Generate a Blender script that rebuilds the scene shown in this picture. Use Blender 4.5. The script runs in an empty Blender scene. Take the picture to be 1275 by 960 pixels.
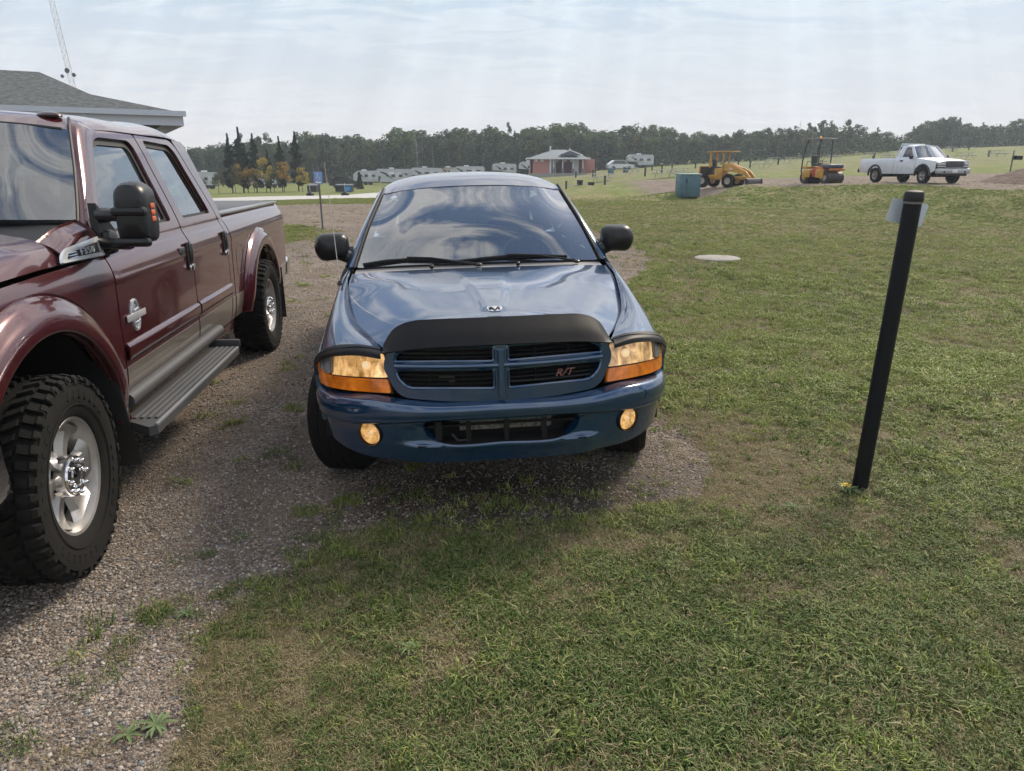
import bpy, bmesh, math, random
import numpy as np
from mathutils import Vector, Matrix
random.seed(7); RS = np.random.RandomState(11)
SC = bpy.context.scene
COL = SC.collection
R = math.radians
PI = math.pi

# ------------------------------------------------------------------ camera
CAM_H = 1.66
PITCH = math.atan(269/890)
cam_d = bpy.data.cameras.new('camera'); cam = bpy.data.objects.new('camera', cam_d); COL.objects.link(cam)
cam_d.sensor_fit = 'HORIZONTAL'; cam_d.sensor_width = 36; cam_d.lens = 36*890/1275
cam_d.clip_start = .05; cam_d.clip_end = 4000
cam.location = (0, 0, CAM_H); cam.rotation_euler = (R(90)-PITCH, 0, 0)
SC.camera = cam

# ------------------------------------------------------------------ sky, sun, exposure
SUN_EL, SUN_AZ = R(43), R(42)            # azimuth measured from +Y towards +X
w = bpy.data.worlds.new("World"); SC.world = w; w.use_nodes = True
nt = w.node_tree; nt.nodes.clear()
def N(t, kind, **kw):
    n = t.nodes.new(kind)
    for k, v in kw.items():
        if k in ('inputs',):
            for a, b in v.items(): n.inputs[a].default_value = b
        else: setattr(n, k, v)
    return n
def L(t, a, b): t.links.new(a, b)
def math_n(t, op, a, b=None, c=None, clamp=False):
    n = t.nodes.new('ShaderNodeMath'); n.operation = op; n.use_clamp = clamp
    for i, x in enumerate((a, b, c)):
        if x is None: continue
        if hasattr(x, 'links') or hasattr(x, 'is_linked'): t.links.new(x, n.inputs[i])
        else: n.inputs[i].default_value = x
    return n.outputs[0]
def ramp_n(t, fac, stops, interp='LINEAR'):
    n = t.nodes.new('ShaderNodeValToRGB'); n.color_ramp.interpolation = interp
    e = n.color_ramp.elements
    while len(e) < len(stops): e.new(.5)
    for i, (p, c) in enumerate(stops):
        e[i].position = p; e[i].color = (*c, 1) if len(c) == 3 else c
    t.links.new(fac, n.inputs[0]); return n.outputs[0]
def mix_n(t, fac, a, b, mode='MIX'):
    n = t.nodes.new('ShaderNodeMix'); n.data_type = 'RGBA'; n.blend_type = mode
    for s, x in ((n.inputs[0], fac), (n.inputs[6], a), (n.inputs[7], b)):
        if hasattr(x, 'is_linked'): t.links.new(x, s)
        else: s.default_value = x if isinstance(x, (int, float)) else (*x, 1)[:4]
    return n.outputs[2]
def noise_n(t, vec, scale, detail=4, rough=.55, dist=0, out=0):
    n = t.nodes.new('ShaderNodeTexNoise'); n.inputs['Scale'].default_value = scale
    n.inputs['Detail'].default_value = detail; n.inputs['Roughness'].default_value = rough
    n.inputs['Distortion'].default_value = dist
    if vec is not None: t.links.new(vec, n.inputs['Vector'])
    return n.outputs[out]
sky = N(nt, 'ShaderNodeTexSky', sky_type='NISHITA', sun_disc=False, sun_elevation=SUN_EL, sun_rotation=SUN_AZ,
        air_density=1.2, dust_density=3.0, ozone_density=1.5)
tc = N(nt, 'ShaderNodeTexCoord')
sep = N(nt, 'ShaderNodeSeparateXYZ'); L(nt, tc.outputs['Generated'], sep.inputs[0])
zz = math_n(nt, 'ADD', math_n(nt, 'MAXIMUM', sep.outputs[2], 0.0), .16)
px_ = math_n(nt, 'DIVIDE', sep.outputs[0], zz); py_ = math_n(nt, 'DIVIDE', sep.outputs[1], zz)
cmb = N(nt, 'ShaderNodeCombineXYZ'); L(nt, px_, cmb.inputs[0]); L(nt, py_, cmb.inputs[1])
mp = N(nt, 'ShaderNodeMapping'); mp.inputs['Scale'].default_value = (.75, 1.35, 1); mp.inputs['Rotation'].default_value = (0, 0, R(14)); mp.inputs['Location'].default_value = (3.1, 1.7, 0)
L(nt, cmb.outputs[0], mp.inputs[0])
n1 = noise_n(nt, mp.outputs[0], 3.3, 10, .60, .6)
n2 = noise_n(nt, mp.outputs[0], 1.25, 4, .5, .5)
dens = math_n(nt, 'ADD', math_n(nt, 'MULTIPLY', n1, .62), math_n(nt, 'MULTIPLY', n2, .42))
mask = ramp_n(nt, dens, [(.465, (0, 0, 0)), (.535, (1, 1, 1))])
shade = ramp_n(nt, dens, [(.44, (5.6, 5.9, 6.6)), (.53, (9.2, 9.0, 8.8)), (.62, (5.2, 5.5, 6.2)), (.72, (2.6, 3.0, 3.9))])
haze_f = ramp_n(nt, sep.outputs[2], [(0, (.95, .95, .95)), (.10, (.95, .95, .95)), (.20, (.86, .86, .86)), (.33, (.10, .10, .10)), (1, (.0, .0, .0))])
sk = mix_n(nt, .8, sky.outputs[0], (1.7, 2.6, 4.4))
c1 = mix_n(nt, mask, sk, shade)
hz = ramp_n(nt, sep.outputs[2], [(0, (5.75, 5.6, 5.6)), (.07, (5.4, 5.55, 5.8)), (.20, (4.5, 5.3, 6.0))])
c2 = mix_n(nt, haze_f, c1, hz)
# faint rays fanning down from where the sun stands behind the clouds
yy_ = math_n(nt, 'MAXIMUM', sep.outputs[1], .05); u_ = math_n(nt, 'DIVIDE', sep.outputs[0], yy_); v_ = math_n(nt, 'DIVIDE', sep.outputs[2], yy_)
an = math_n(nt, 'DIVIDE', math_n(nt, 'SUBTRACT', u_, .25), math_n(nt, 'ADD', math_n(nt, 'ABSOLUTE', math_n(nt, 'SUBTRACT', 1.0, v_)), .15))
ca = N(nt, 'ShaderNodeCombineXYZ'); L(nt, an, ca.inputs[0]); ry_ = noise_n(nt, ca.outputs[0], 13, 3, .6); dn_ = math_n(nt, 'MULTIPLY', math_n(nt, 'SUBTRACT', ry_, .45), .42)
front = math_n(nt, 'MULTIPLY', math_n(nt, 'MULTIPLY', sep.outputs[1], 1.6, clamp=True), ramp_n(nt, sep.outputs[2], [(.0, (0, 0, 0)), (.06, (1, 1, 1)), (.35, (.7, .7, .7)), (.6, (0, 0, 0))]))
dt_ = N(nt, 'ShaderNodeVectorMath', operation='DOT_PRODUCT'); L(nt, tc.outputs['Generated'], dt_.inputs[0]); dt_.inputs[1].default_value = (math.sin(SUN_AZ)*math.cos(SUN_EL), math.cos(SUN_AZ)*math.cos(SUN_EL), math.sin(SUN_EL))
glow = math_n(nt, 'MULTIPLY', math_n(nt, 'POWER', math_n(nt, 'MAXIMUM', dt_.outputs['Value'], 0.0), 14.0), .45)   # bright cloud round the hidden sun
gain = math_n(nt, 'ADD', math_n(nt, 'ADD', math_n(nt, 'MULTIPLY', dn_, front), 1.0), glow); c2 = mix_n(nt, 1, c2, gain, 'MULTIPLY')
bg = N(nt, 'ShaderNodeBackground'); L(nt, c2, bg.inputs[0]); bg.inputs[1].default_value = .122
wo = N(nt, 'ShaderNodeOutputWorld'); L(nt, bg.outputs[0], wo.inputs[0])

sun_d = bpy.data.lights.new('sun', 'SUN'); sun_d.energy = 3.6; sun_d.angle = R(16); sun_d.color = (1, .87, .70)
sun = bpy.data.objects.new('sun', sun_d); COL.objects.link(sun)
sdir = Vector((math.sin(SUN_AZ)*math.cos(SUN_EL), math.cos(SUN_AZ)*math.cos(SUN_EL), math.sin(SUN_EL)))
sun.rotation_euler = sdir.to_track_quat('Z', 'Y').to_euler(); sun.location = (20, 60, 60)

vs = SC.view_settings; vs.view_transform = 'Standard'; vs.look = 'None'; vs.exposure = .26; vs.gamma = 1; vs.use_curve_mapping = False
SC.cycles.use_denoising = True
SC.cycles.max_bounces = 8; SC.cycles.transparent_max_bounces = 16; SC.cycles.volume_bounces = 0
SC.cycles.use_adaptive_sampling = True; SC.cycles.adaptive_threshold = .02

# ------------------------------------------------------------------ helpers
_c, _s = math.cos(PITCH), math.sin(PITCH)
def at(px, py, Y):
    """world point seen at photo pixel (px,py), Y metres ahead"""
    r = (px-637.5)/890; u = (480-py)/890
    d = (r, _c+u*_s, -_s+u*_c); k = Y/d[1]
    return (d[0]*k, Y, CAM_H+d[2]*k)

MATS = {}
def mat(name, col=(.5, .5, .5), rough=.5, metal=0, coat=0, spec=None, emit=None, estr=0, bump=None, var=None, trans=0, ior=None, coat_r=.03):
    if name in MATS: return MATS[name]
    m = bpy.data.materials.new(name); m.use_nodes = True; t = m.node_tree; b = t.nodes['Principled BSDF']
    b.inputs['Base Color'].default_value = (*col, 1); b.inputs['Roughness'].default_value = rough; b.inputs['Metallic'].default_value = metal
    b.inputs['Coat Weight'].default_value = coat; b.inputs['Coat Roughness'].default_value = coat_r
    if spec is not None: b.inputs['Specular IOR Level'].default_value = spec
    if ior: b.inputs['IOR'].default_value = ior
    b.inputs['Transmission Weight'].default_value = trans
    if emit: b.inputs['Emission Color'].default_value = (*emit, 1); b.inputs['Emission Strength'].default_value = estr
    t_c = None
    if bump or var: t_c = t.nodes.new('ShaderNodeTexCoord')
    if var:                                # (scale, amount): natural unevenness of colour
        n = noise_n(t, t_c.outputs['Object'], var[0], 5, .6)
        lo = tuple(c*(1-var[1]) for c in col); hi = tuple(min(1, c*(1+var[1])) for c in col)
        L(t, ramp_n(t, n, [(.3, lo), (.7, hi)]), b.inputs['Base Color'])
    if bump:                               # (scale, strength, distance)
        n = noise_n(t, t_c.outputs['Object'], bump[0], 4, .6)
        bp = t.nodes.new('ShaderNodeBump'); bp.inputs['Strength'].default_value = bump[1]; bp.inputs['Distance'].default_value = bump[2]
        L(t, n, bp.inputs['Height']); L(t, bp.outputs[0], b.inputs['Normal'])
    MATS[name] = m; return m

def tag(o, label=None, cat=None, group=None, kind=None):
    if label: o['label'] = label
    if cat: o['category'] = cat
    if group: o['group'] = group
    if kind: o['kind'] = kind
    return o
def thing(name, label, cat, loc=(0, 0, 0), rotz=0, group=None, scale=1):
    o = bpy.data.objects.new(name, None); COL.objects.link(o); o.location = loc; o.rotation_euler = (0, 0, rotz); o.scale = (scale,)*3
    o.empty_display_size = .1
    return tag(o, label, cat, group)
def link(name, me, parent=None):
    o = bpy.data.objects.new(name, me); COL.objects.link(o)
    if parent is not None: o.parent = parent
    return o
def copy_tree(o, parent=None):
    c = o.copy(); COL.objects.link(c); c.parent = parent
    for ch in o.children: copy_tree(ch, c)
    return c

def crv(xs, ys):
    """cubic interpolation through (xs, ys); linear in ys"""
    xs = np.asarray(xs, float); ys = np.asarray(ys, float)
    d = np.empty_like(ys); h = np.diff(xs)
    dd = (np.diff(ys, axis=0).T/h).T
    d[0] = dd[0]; d[-1] = dd[-1]
    for i in range(1, len(xs)-1): d[i] = (dd[i-1]*h[i]+dd[i]*h[i-1])/(h[i]+h[i-1])
    def f(t):
        t = np.asarray(t, float); tc_ = np.clip(t, xs[0], xs[-1])
        i = np.clip(np.searchsorted(xs, tc_, side='right')-1, 0, len(xs)-2)
        hh = h[i]; s = (tc_-xs[i])/hh
        sh = (slice(None),)+(None,)*(ys.ndim-1) if t.ndim else ()
        s_ = s[sh] if t.ndim else s; h_ = hh[sh] if t.ndim else hh
        v = (2*s_**3-3*s_**2+1)*ys[i]+(s_**3-2*s_**2+s_)*h_*d[i]+(-2*s_**3+3*s_**2)*ys[i+1]+(s_**3-s_**2)*h_*d[i+1]
        ex = (t-tc_)[sh] if t.ndim else t-tc_
        return v+np.where(ex < 0, d[0], d[-1])*ex
    return f
def net(C, us=None, vs_=None):
    """surface through a grid of control points C[i][j]; f(U,V)->Nx3, U,V in 0..1"""
    C = np.asarray(C, float); nu, nv = C.shape[:2]
    us = np.linspace(0, 1, nu) if us is None else us; vs_ = np.linspace(0, 1, nv) if vs_ is None else vs_
    bu = crv(us, np.eye(nu)); bv = crv(vs_, np.eye(nv))
    return lambda U, V: np.einsum('ni,nj,ijk->nk', bu(np.asarray(U, float)), bv(np.asarray(V, float)), C)
def cr(pts, n=8, closed=False):
    """smooth polyline through pts"""
    P = np.asarray(pts, float)
    if closed: P = np.vstack([P[-3:], P, P[:3]])
    d = np.r_[0, np.cumsum(np.linalg.norm(np.diff(P, axis=0), axis=1)**.75+1e-6)]
    f = crv(d, P)
    if closed: a, b, m = d[3], d[-3], len(pts)
    else: a, b, m = 0, d[-1], len(pts)-1
    t = np.linspace(a, b, n*m+1)
    r = f(t); return r[:-1] if closed else r
def rrect(x0, z0, x1, z1, r, n=5):
    out = []
    for cx, cz, a in ((x1-r, z1-r, 0), (x0+r, z1-r, 90), (x0+r, z0+r, 180), (x1-r, z0+r, 270)):
        for k in range(n+1):
            t = R(a+90*k/n); out.append((cx+r*math.cos(t), cz+r*math.sin(t)))
    return out
def rpoly(pts, r, n=4):
    """polygon with rounded corners; r is one radius or one per corner"""
    P = [Vector(p) for p in pts]; m = len(P); rr = r if hasattr(r, '__len__') else [r]*m; out = []
    for i in range(m):
        a, b, c = P[i-1], P[i], P[(i+1) % m]
        if rr[i] <= 0: out.append(tuple(b)); continue
        u = (a-b); v = (c-b); k = min(rr[i], u.length*.49, v.length*.49)
        p0 = b+u.normalized()*k; p1 = b+v.normalized()*k
        for j in range(n+1):
            t = j/n; out.append(tuple(p0*(1-t)**2+b*2*t*(1-t)+p1*t*t))
    return out
def inv(f, yz, g0=(.5, .5), axes=(1, 2), it=25):
    """find (u,v) with f(u,v)[axes]==yz"""
    yz = np.asarray(yz, float); U = np.full(len(yz), float(g0[0])); V = np.full(len(yz), float(g0[1])); e = 1e-4; ax = list(axes)
    for _ in range(it):
        p = f(U, V)[:, ax]; a = (f(U+e, V)[:, ax]-p)/e; b = (f(U, V+e)[:, ax]-p)/e
        r = yz-p; det = a[:, 0]*b[:, 1]-a[:, 1]*b[:, 0]; det = np.where(abs(det) < 1e-9, 1e-9, det)
        du = (r[:, 0]*b[:, 1]-r[:, 1]*b[:, 0])/det; dv = (a[:, 0]*r[:, 1]-a[:, 1]*r[:, 0])/det
        U += np.clip(du, -.2, .2); V += np.clip(dv, -.2, .2)
        U = np.clip(U, -.5, 1.5); V = np.clip(V, -.5, 1.5)
    return list(zip(U, V))

def psd(x, y, P):
    """distance to a polygon, positive inside"""
    x = np.asarray(x, float); y = np.asarray(y, float); P = np.asarray(P, float); d = np.full(x.shape, 1e18); ins = np.zeros(x.shape, bool)
    for i in range(len(P)):
        a = P[i-1]; b = P[i]; e = b-a; t = np.clip(((x-a[0])*e[0]+(y-a[1])*e[1])/max(e@e, 1e-18), 0, 1)
        d = np.minimum(d, (x-a[0]-t*e[0])**2+(y-a[1]-t*e[1])**2)
        ins ^= ((a[1] > y) != (b[1] > y)) & (x < (b[0]-a[0])*(y-a[1])/(b[1]-a[1]+1e-15)+a[0])
    return np.where(ins, 1, -1)*np.sqrt(d)
def skin(name, f, outline, material, parent, holes=(), su=.05, sv=.05, rim=.012, flip=False, mirror=False, off=0, back=False):
    """panel of the surface f(u,v) cut to an outline with holes, its edges turned inwards by rim"""
    from mathutils.geometry import delaunay_2d_cdt
    rings = []
    for lp in (outline, *holes):
        q = []
        for p in lp:
            p = (float(p[0]), float(p[1]))
            if not q or ((p[0]-q[-1][0])/su)**2+((p[1]-q[-1][1])/sv)**2 > 1e-5: q.append(p)
        if ((q[0][0]-q[-1][0])/su)**2+((q[0][1]-q[-1][1])/sv)**2 < 1e-5: q.pop()
        d = []
        for i in range(len(q)):
            a, b = q[i], q[(i+1) % len(q)]; k = max(1, int(math.ceil(math.hypot((b[0]-a[0])/su, (b[1]-a[1])/sv)-.2)))
            d += [(a[0]+(b[0]-a[0])*j/k, a[1]+(b[1]-a[1])*j/k) for j in range(k)]
        rings.append(d)
    A = np.array(rings[0]); lo, hi = A.min(0), A.max(0)
    nx_, ny_ = max(2, int(round((hi[0]-lo[0])/su))), max(2, int(round((hi[1]-lo[1])/sv)))
    gx, gy = np.meshgrid(np.linspace(lo[0], hi[0], nx_+1)[1:-1], np.linspace(lo[1], hi[1], ny_+1)[1:-1]); gx, gy = gx.ravel()/su, gy.ravel()/sv
    S = [np.array(r)/(su, sv) for r in rings]; keep = psd(gx, gy, S[0]) > .3
    for r in S[1:]: keep &= psd(gx, gy, r) < -.3
    pts = [Vector(p) for r in S for p in r]; edges = []; k = 0
    for r in S: edges += [(k+i, k+(i+1) % len(r)) for i in range(len(r))]; k += len(r)
    pts += [Vector((a, b)) for a, b in zip(gx[keep], gy[keep])]
    vo, _, fo_, *_r = delaunay_2d_cdt(pts, edges, [], 0, 1e-7)
    vo = np.array([tuple(v) for v in vo]); T3 = np.array([f_ for f_ in fo_ if len(f_) == 3]); ce = vo[T3].mean(1)
    ins = psd(ce[:, 0], ce[:, 1], S[0]) > 0
    for r in S[1:]: ins &= psd(ce[:, 0], ce[:, 1], r) < 0
    T3 = T3[ins]; aa = vo[T3]; ar = np.cross(aa[:, 1]-aa[:, 0], aa[:, 2]-aa[:, 0]); T3 = T3[np.abs(ar) > 1e-7]; ar = ar[np.abs(ar) > 1e-7]
    T3[ar < 0] = T3[ar < 0][:, ::-1]
    U, V = vo[:, 0]*su, vo[:, 1]*sv
    e = 2e-4; P = np.asarray(f(U, V), float)
    n = np.cross(f(U+e, V)-f(U-e, V), f(U, V+e)-f(U, V-e)); n /= np.maximum(np.linalg.norm(n, axis=1), 1e-12)[:, None]
    if flip: n = -n
    P = P+n*off
    faces = [list(map(int, t[::-1] if flip else t)) for t in T3]
    LN = [tuple(n[i]) for fc in faces for i in fc]; VV = [tuple(x) for x in P]
    if rim:
        cnt = {}
        for fc in faces:
            for i in range(3):
                a, b = fc[i], fc[(i+1) % 3]; cnt[(a, b)] = cnt.get((a, b), 0)+1
        for (a, b) in [k_ for k_ in cnt if (k_[1], k_[0]) not in cnt]:
            i = len(VV); pa, pb = P[b], P[a]; qa, qb = pa-n[b]*rim, pb-n[a]*rim
            VV += [tuple(pa), tuple(pb), tuple(qb), tuple(qa)]; faces.append([i, i+1, i+2, i+3])
            nn = np.cross(pb-pa, qa-pa); nn /= max(np.linalg.norm(nn), 1e-12); LN += [tuple(nn)]*4
    if mirror:
        VV = [(-x, y, z) for x, y, z in VV]
        LN2 = []; k = 0; f2 = []
        for fc in faces:
            ln = LN[k:k+len(fc)]; k += len(fc); f2.append(fc[::-1]); LN2 += [(-x, y, z) for x, y, z in ln[::-1]]
        faces, LN = f2, LN2
    me = bpy.data.meshes.new(name); me.from_pydata(VV, [], faces); me.update()
    me.polygons.foreach_set('use_smooth', [True]*len(faces)); me.normals_split_custom_set(LN)
    me.materials.append(material)
    return link(name, me, parent)
def both(name, f, outline, material, parent, **kw):
    return skin(name, f, outline, material, parent, **kw), skin(name, f, outline, material, parent, mirror=True, **kw)

class MB:
    def __init__(s): s.v = []; s.f = []; s.m = []; s.sm = []; s.cur = 0; s.M = None
    def add(s, V, F, smooth=False):
        b = len(s.v)
        V = [Vector(p) for p in V]
        if s.M is not None: V = [s.M @ p for p in V]
        s.v += [tuple(p) for p in V]; s.f += [[b+i for i in f] for f in F]; s.m += [s.cur]*len(F); s.sm += [smooth]*len(F); return s
    def box(s, c, d, rz=0, rx=0, ry=0, taper=1):
        x, y, z = d[0]/2, d[1]/2, d[2]/2
        q = [Vector((sx*x*(taper if sz > 0 else 1), sy*y*(taper if sz > 0 else 1), sz*z)) for sz in (-1, 1) for sy in (-1, 1) for sx in (-1, 1)]
        if rz or rx or ry:
            m = Matrix.Rotation(rz, 3, 'Z') @ Matrix.Rotation(ry, 3, 'Y') @ Matrix.Rotation(rx, 3, 'X'); q = [m @ p for p in q]
        c = Vector(c); return s.add([p+c for p in q], [(0, 2, 3, 1), (4, 5, 7, 6), (0, 1, 5, 4), (2, 6, 7, 3), (0, 4, 6, 2), (1, 3, 7, 5)])
    def rbox(s, c, d, r=.02, rz=0, rx=0, ry=0, seg=2):
        """box with rounded edges"""
        bm = bmesh.new(); bmesh.ops.create_cube(bm, size=1)
        for v in bm.verts: v.co = Vector((v.co.x*d[0], v.co.y*d[1], v.co.z*d[2]))
        bmesh.ops.bevel(bm, geom=bm.edges[:], offset=min(r, min(d)*.49), segments=seg, affect='EDGES', profile=.5)
        m = Matrix.Translation(c) @ Matrix.Rotation(rz, 4, 'Z') @ Matrix.Rotation(ry, 4, 'Y') @ Matrix.Rotation(rx, 4, 'X')
        bm.verts.index_update()
        s.add([m @ v.co for v in bm.verts], [[v.index for v in f.verts] for f in bm.faces], True); bm.free(); return s
    def tube(s, pts, r, n=8, cap=True, smooth=True):
        P = [Vector(p) for p in pts]; rr = r if hasattr(r, '__len__') else [r]*len(P); V = []; F = []
        up = Vector((0, 0, 1)); t0 = (P[1]-P[0]).normalized()
        if abs(t0.dot(up)) > .9: up = Vector((1, 0, 0))
        a = t0.cross(up).normalized()
        for i, p in enumerate(P):
            t = (P[min(i+1, len(P)-1)]-P[max(i-1, 0)]).normalized()
            a = (a-t*a.dot(t)).normalized(); b = t.cross(a)
            V += [p+(a*math.cos(2*PI*k/n)+b*math.sin(2*PI*k/n))*rr[i] for k in range(n)]
        for i in range(len(P)-1):
            for k in range(n): F.append((i*n+k, i*n+(k+1) % n, (i+1)*n+(k+1) % n, (i+1)*n+k))
        if cap: F += [tuple(range(n))[::-1], tuple((len(P)-1)*n+k for k in range(n))]
        return s.add(V, F, smooth)
    def lathe(s, prof, n=32, axis='z', c=(0, 0, 0), close=False, a0=0, a1=2*PI):
        full = abs(a1-a0-2*PI) < 1e-6; m = n if full else n+1; V = []; F = []
        for r, h in prof:
            for k in range(m):
                t = a0+(a1-a0)*k/n; x, y = r*math.cos(t), r*math.sin(t)
                p = (x, y, h) if axis == 'z' else ((h, x, y) if axis == 'x' else (y, h, x)); V.append((p[0]+c[0], p[1]+c[1], p[2]+c[2]))
        q = len(prof)
        for i in range(q if close else q-1):
            j = (i+1) % q
            for k in range(n if full else n): F.append((i*m+k, i*m+(k+1) % m, j*m+(k+1) % m, j*m+k))
        return s.add(V, F, True)
    def prism(s, poly, a, b, axis='y', smooth=False):
        """polygon extruded from a to b along axis"""
        n = len(poly); mk = {'y': lambda p, h: (p[0], h, p[1]), 'z': lambda p, h: (p[0], p[1], h), 'x': lambda p, h: (h, p[0], p[1])}[axis]
        V = [mk(p, a) for p in poly]+[mk(p, b) for p in poly]
        F = [(i, (i+1) % n, n+(i+1) % n, n+i) for i in range(n)]; s.add(V, F, smooth)
        k = len(s.v)-2*n; s.f += [[k+i for i in range(n)][::-1], [k+n+i for i in range(n)]]; s.m += [s.cur]*2; s.sm += [False]*2; return s
    def sheet(s, rows, smooth=True):
        n = len(rows[0]); V = [p for r in rows for p in r]
        return s.add(V, [(i*n+j, i*n+j+1, (i+1)*n+j+1, (i+1)*n+j) for i in range(len(rows)-1) for j in range(n-1)], smooth)
    def ball(s, c, r, n=12, m=8):
        r = r if hasattr(r, '__len__') else (r, r, r); V = []; F = []
        for i in range(m+1):
            t = PI*i/m
            for k in range(n): V.append((c[0]+r[0]*math.sin(t)*math.cos(2*PI*k/n), c[1]+r[1]*math.sin(t)*math.sin(2*PI*k/n), c[2]+r[2]*math.cos(t)))
        for i in range(m):
            for k in range(n): F.append((i*n+k, (i+1)*n+k, (i+1)*n+(k+1) % n, i*n+(k+1) % n))
        return s.add(V, F, True)
    def mesh(s, name, mats, fix=True):
        me = bpy.data.meshes.new(name); me.from_pydata(s.v, [], s.f)
        mats = mats if isinstance(mats, (list, tuple)) else [mats]
        for m in mats: me.materials.append(m)
        me.polygons.foreach_set('material_index', s.m); me.polygons.foreach_set('use_smooth', s.sm)
        if fix:
            bm = bmesh.new(); bm.from_mesh(me); bmesh.ops.remove_doubles(bm, verts=bm.verts[:], dist=1e-5); bmesh.ops.recalc_face_normals(bm, faces=bm.faces[:]); bm.to_mesh(me); bm.free()
        me.update(); 
        try: me.set_sharp_from_angle(angle=R(38))
        except Exception: pass
        return me
    def build(s, name, mats, parent=None, **kw): return link(name, s.mesh(name, mats, **kw), parent)

def text_mesh(body, size, material, name, parent, extrude=.002, shear=0, bevel=0, space=1.0):
    cu = bpy.data.curves.new('lettering', 'FONT'); cu.body = body; cu.size = size; cu.extrude = extrude; cu.shear = shear; cu.bevel_depth = bevel
    cu.align_x = 'CENTER'; cu.align_y = 'CENTER'; cu.space_character = space; cu.resolution_u = 3
    o = bpy.data.objects.new('tmp', cu); COL.objects.link(o); dg = bpy.context.evaluated_depsgraph_get()
    me = bpy.data.meshes.new_from_object(o.evaluated_get(dg)); bpy.data.objects.remove(o); me.materials.clear(); me.materials.append(material)
    return link(name, me, parent)
# ------------------------------------------------------------------ terrain
def cp(px, py, Y): return at(px, py, Y)
CP = []
for yy in (-40, -8, -2, 2, 6, 10, 15):
    for xx in (-40, -14, -7, -3, 3, 7, 12): CP.append((xx, yy, 0.))
CP += [(x, 20, 0) for x in (-20, -12, -6, -2, 3, 8, 12)]+[(x, 26, 0) for x in (-6, -1, 4, 9)]+[(-8.4, 44, 0), (0, 34, 0), (5, 33, 0), (-12, 30, -.02), (-20, 30, -.1), (-10, 38, 0)]
EDGE = [(30, 8, 0), (20, 15.5, 0), (15.1, 21.6, 0), (14.1, 25.5, 0), (12.3, 31.1, 0), (9.4, 40.8, 0), (6.6, 49.9, 0), (4.2, 61, 0)]
CP += EDGE
for a, b in zip(EDGE[:-1], EDGE[1:]): CP.append(tuple((np.array(a)+np.array(b))/2))
for a, dx, dy, z in zip(EDGE, (3, 3, 2.6, 2.4, 2.2, 2, 2, 1.5), (3, 2.6, 2.2, 2.2, 2, 2, 2, 2), (-.5, -.5, -.5, -.45, -.4, -.3, -.12, -.05)): CP.append((a[0]+dx, a[1]+dy, z))
SLOPE = [(1275, 241, 30.5), (1210, 236, 33), (1150, 233, 35), (1090, 232.5, 36.5), (1020, 233.5, 38), (960, 234.5, 40), (900, 237, 42.5), (840, 240, 44.5), (780, 236.5, 52), (720, 231.5, 62)]
CP += [cp(*p) for p in SLOPE]
CP += [cp(1275, 233.5, 36), cp(1210, 228, 39), cp(1150, 227, 41), cp(1020, 229, 43), cp(960, 230, 45), cp(1040, 224, 48), cp(1250, 222, 46), cp(905, 229.5, 50), cp(860, 226, 58), cp(780, 226, 66),
       cp(1275, 205, 60), cp(1200, 207, 60), cp(1040, 212, 66), cp(860, 214, 80), cp(700, 222, 95), cp(740, 217, 112), cp(860, 206, 118), cp(1000, 202, 110), cp(1150, 197, 105), cp(1275, 192, 105),
       cp(620, 224, 95), cp(560, 228, 95), cp(690, 218, 118), cp(860, 204, 150), cp(1000, 197, 150), cp(1150, 186, 150), cp(1275, 182, 150), cp(730, 213, 150), cp(600, 221, 150), cp(450, 226, 150), cp(250, 228, 150),
       cp(520, 231, 112), cp(430, 233, 110), cp(426, 243, 68), cp(390, 240.5, 72), cp(300, 241, 80), cp(375, 239.5, 84), cp(230, 243, 80), cp(463, 240.5, 68), cp(463, 247, 46), cp(300, 250.5, 46), cp(350, 245, 55), cp(240, 247, 55), cp(0, 240, 80),
       (-60, 20, -.2), (-60, 60, -1), (-120, 150, -3), (60, 40, 2.2), (60, 20, 1.2), (110, 110, 6.5), (60, -20, .5), (0, 260, 2), (-160, 260, -3), (150, 260, 9), (250, 100, 8), (-250, 100, -4), (0, -80, 0), (-80, -60, 0), (100, -60, 0)]
CP = np.array(CP, float)
_K = lambda A, B: np.sqrt(((A[:, None, :2]-B[None, :, :2])**2).sum(-1)+1.2**2)
_W = np.linalg.lstsq(np.vstack([np.hstack([_K(CP, CP)+np.eye(len(CP))*-.08, np.ones((len(CP), 1)), CP[:, :2]/50]),
                                np.hstack([np.ones((1, len(CP))), np.zeros((1, 3))])]), np.r_[CP[:, 2], 0], rcond=None)[0]
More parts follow.
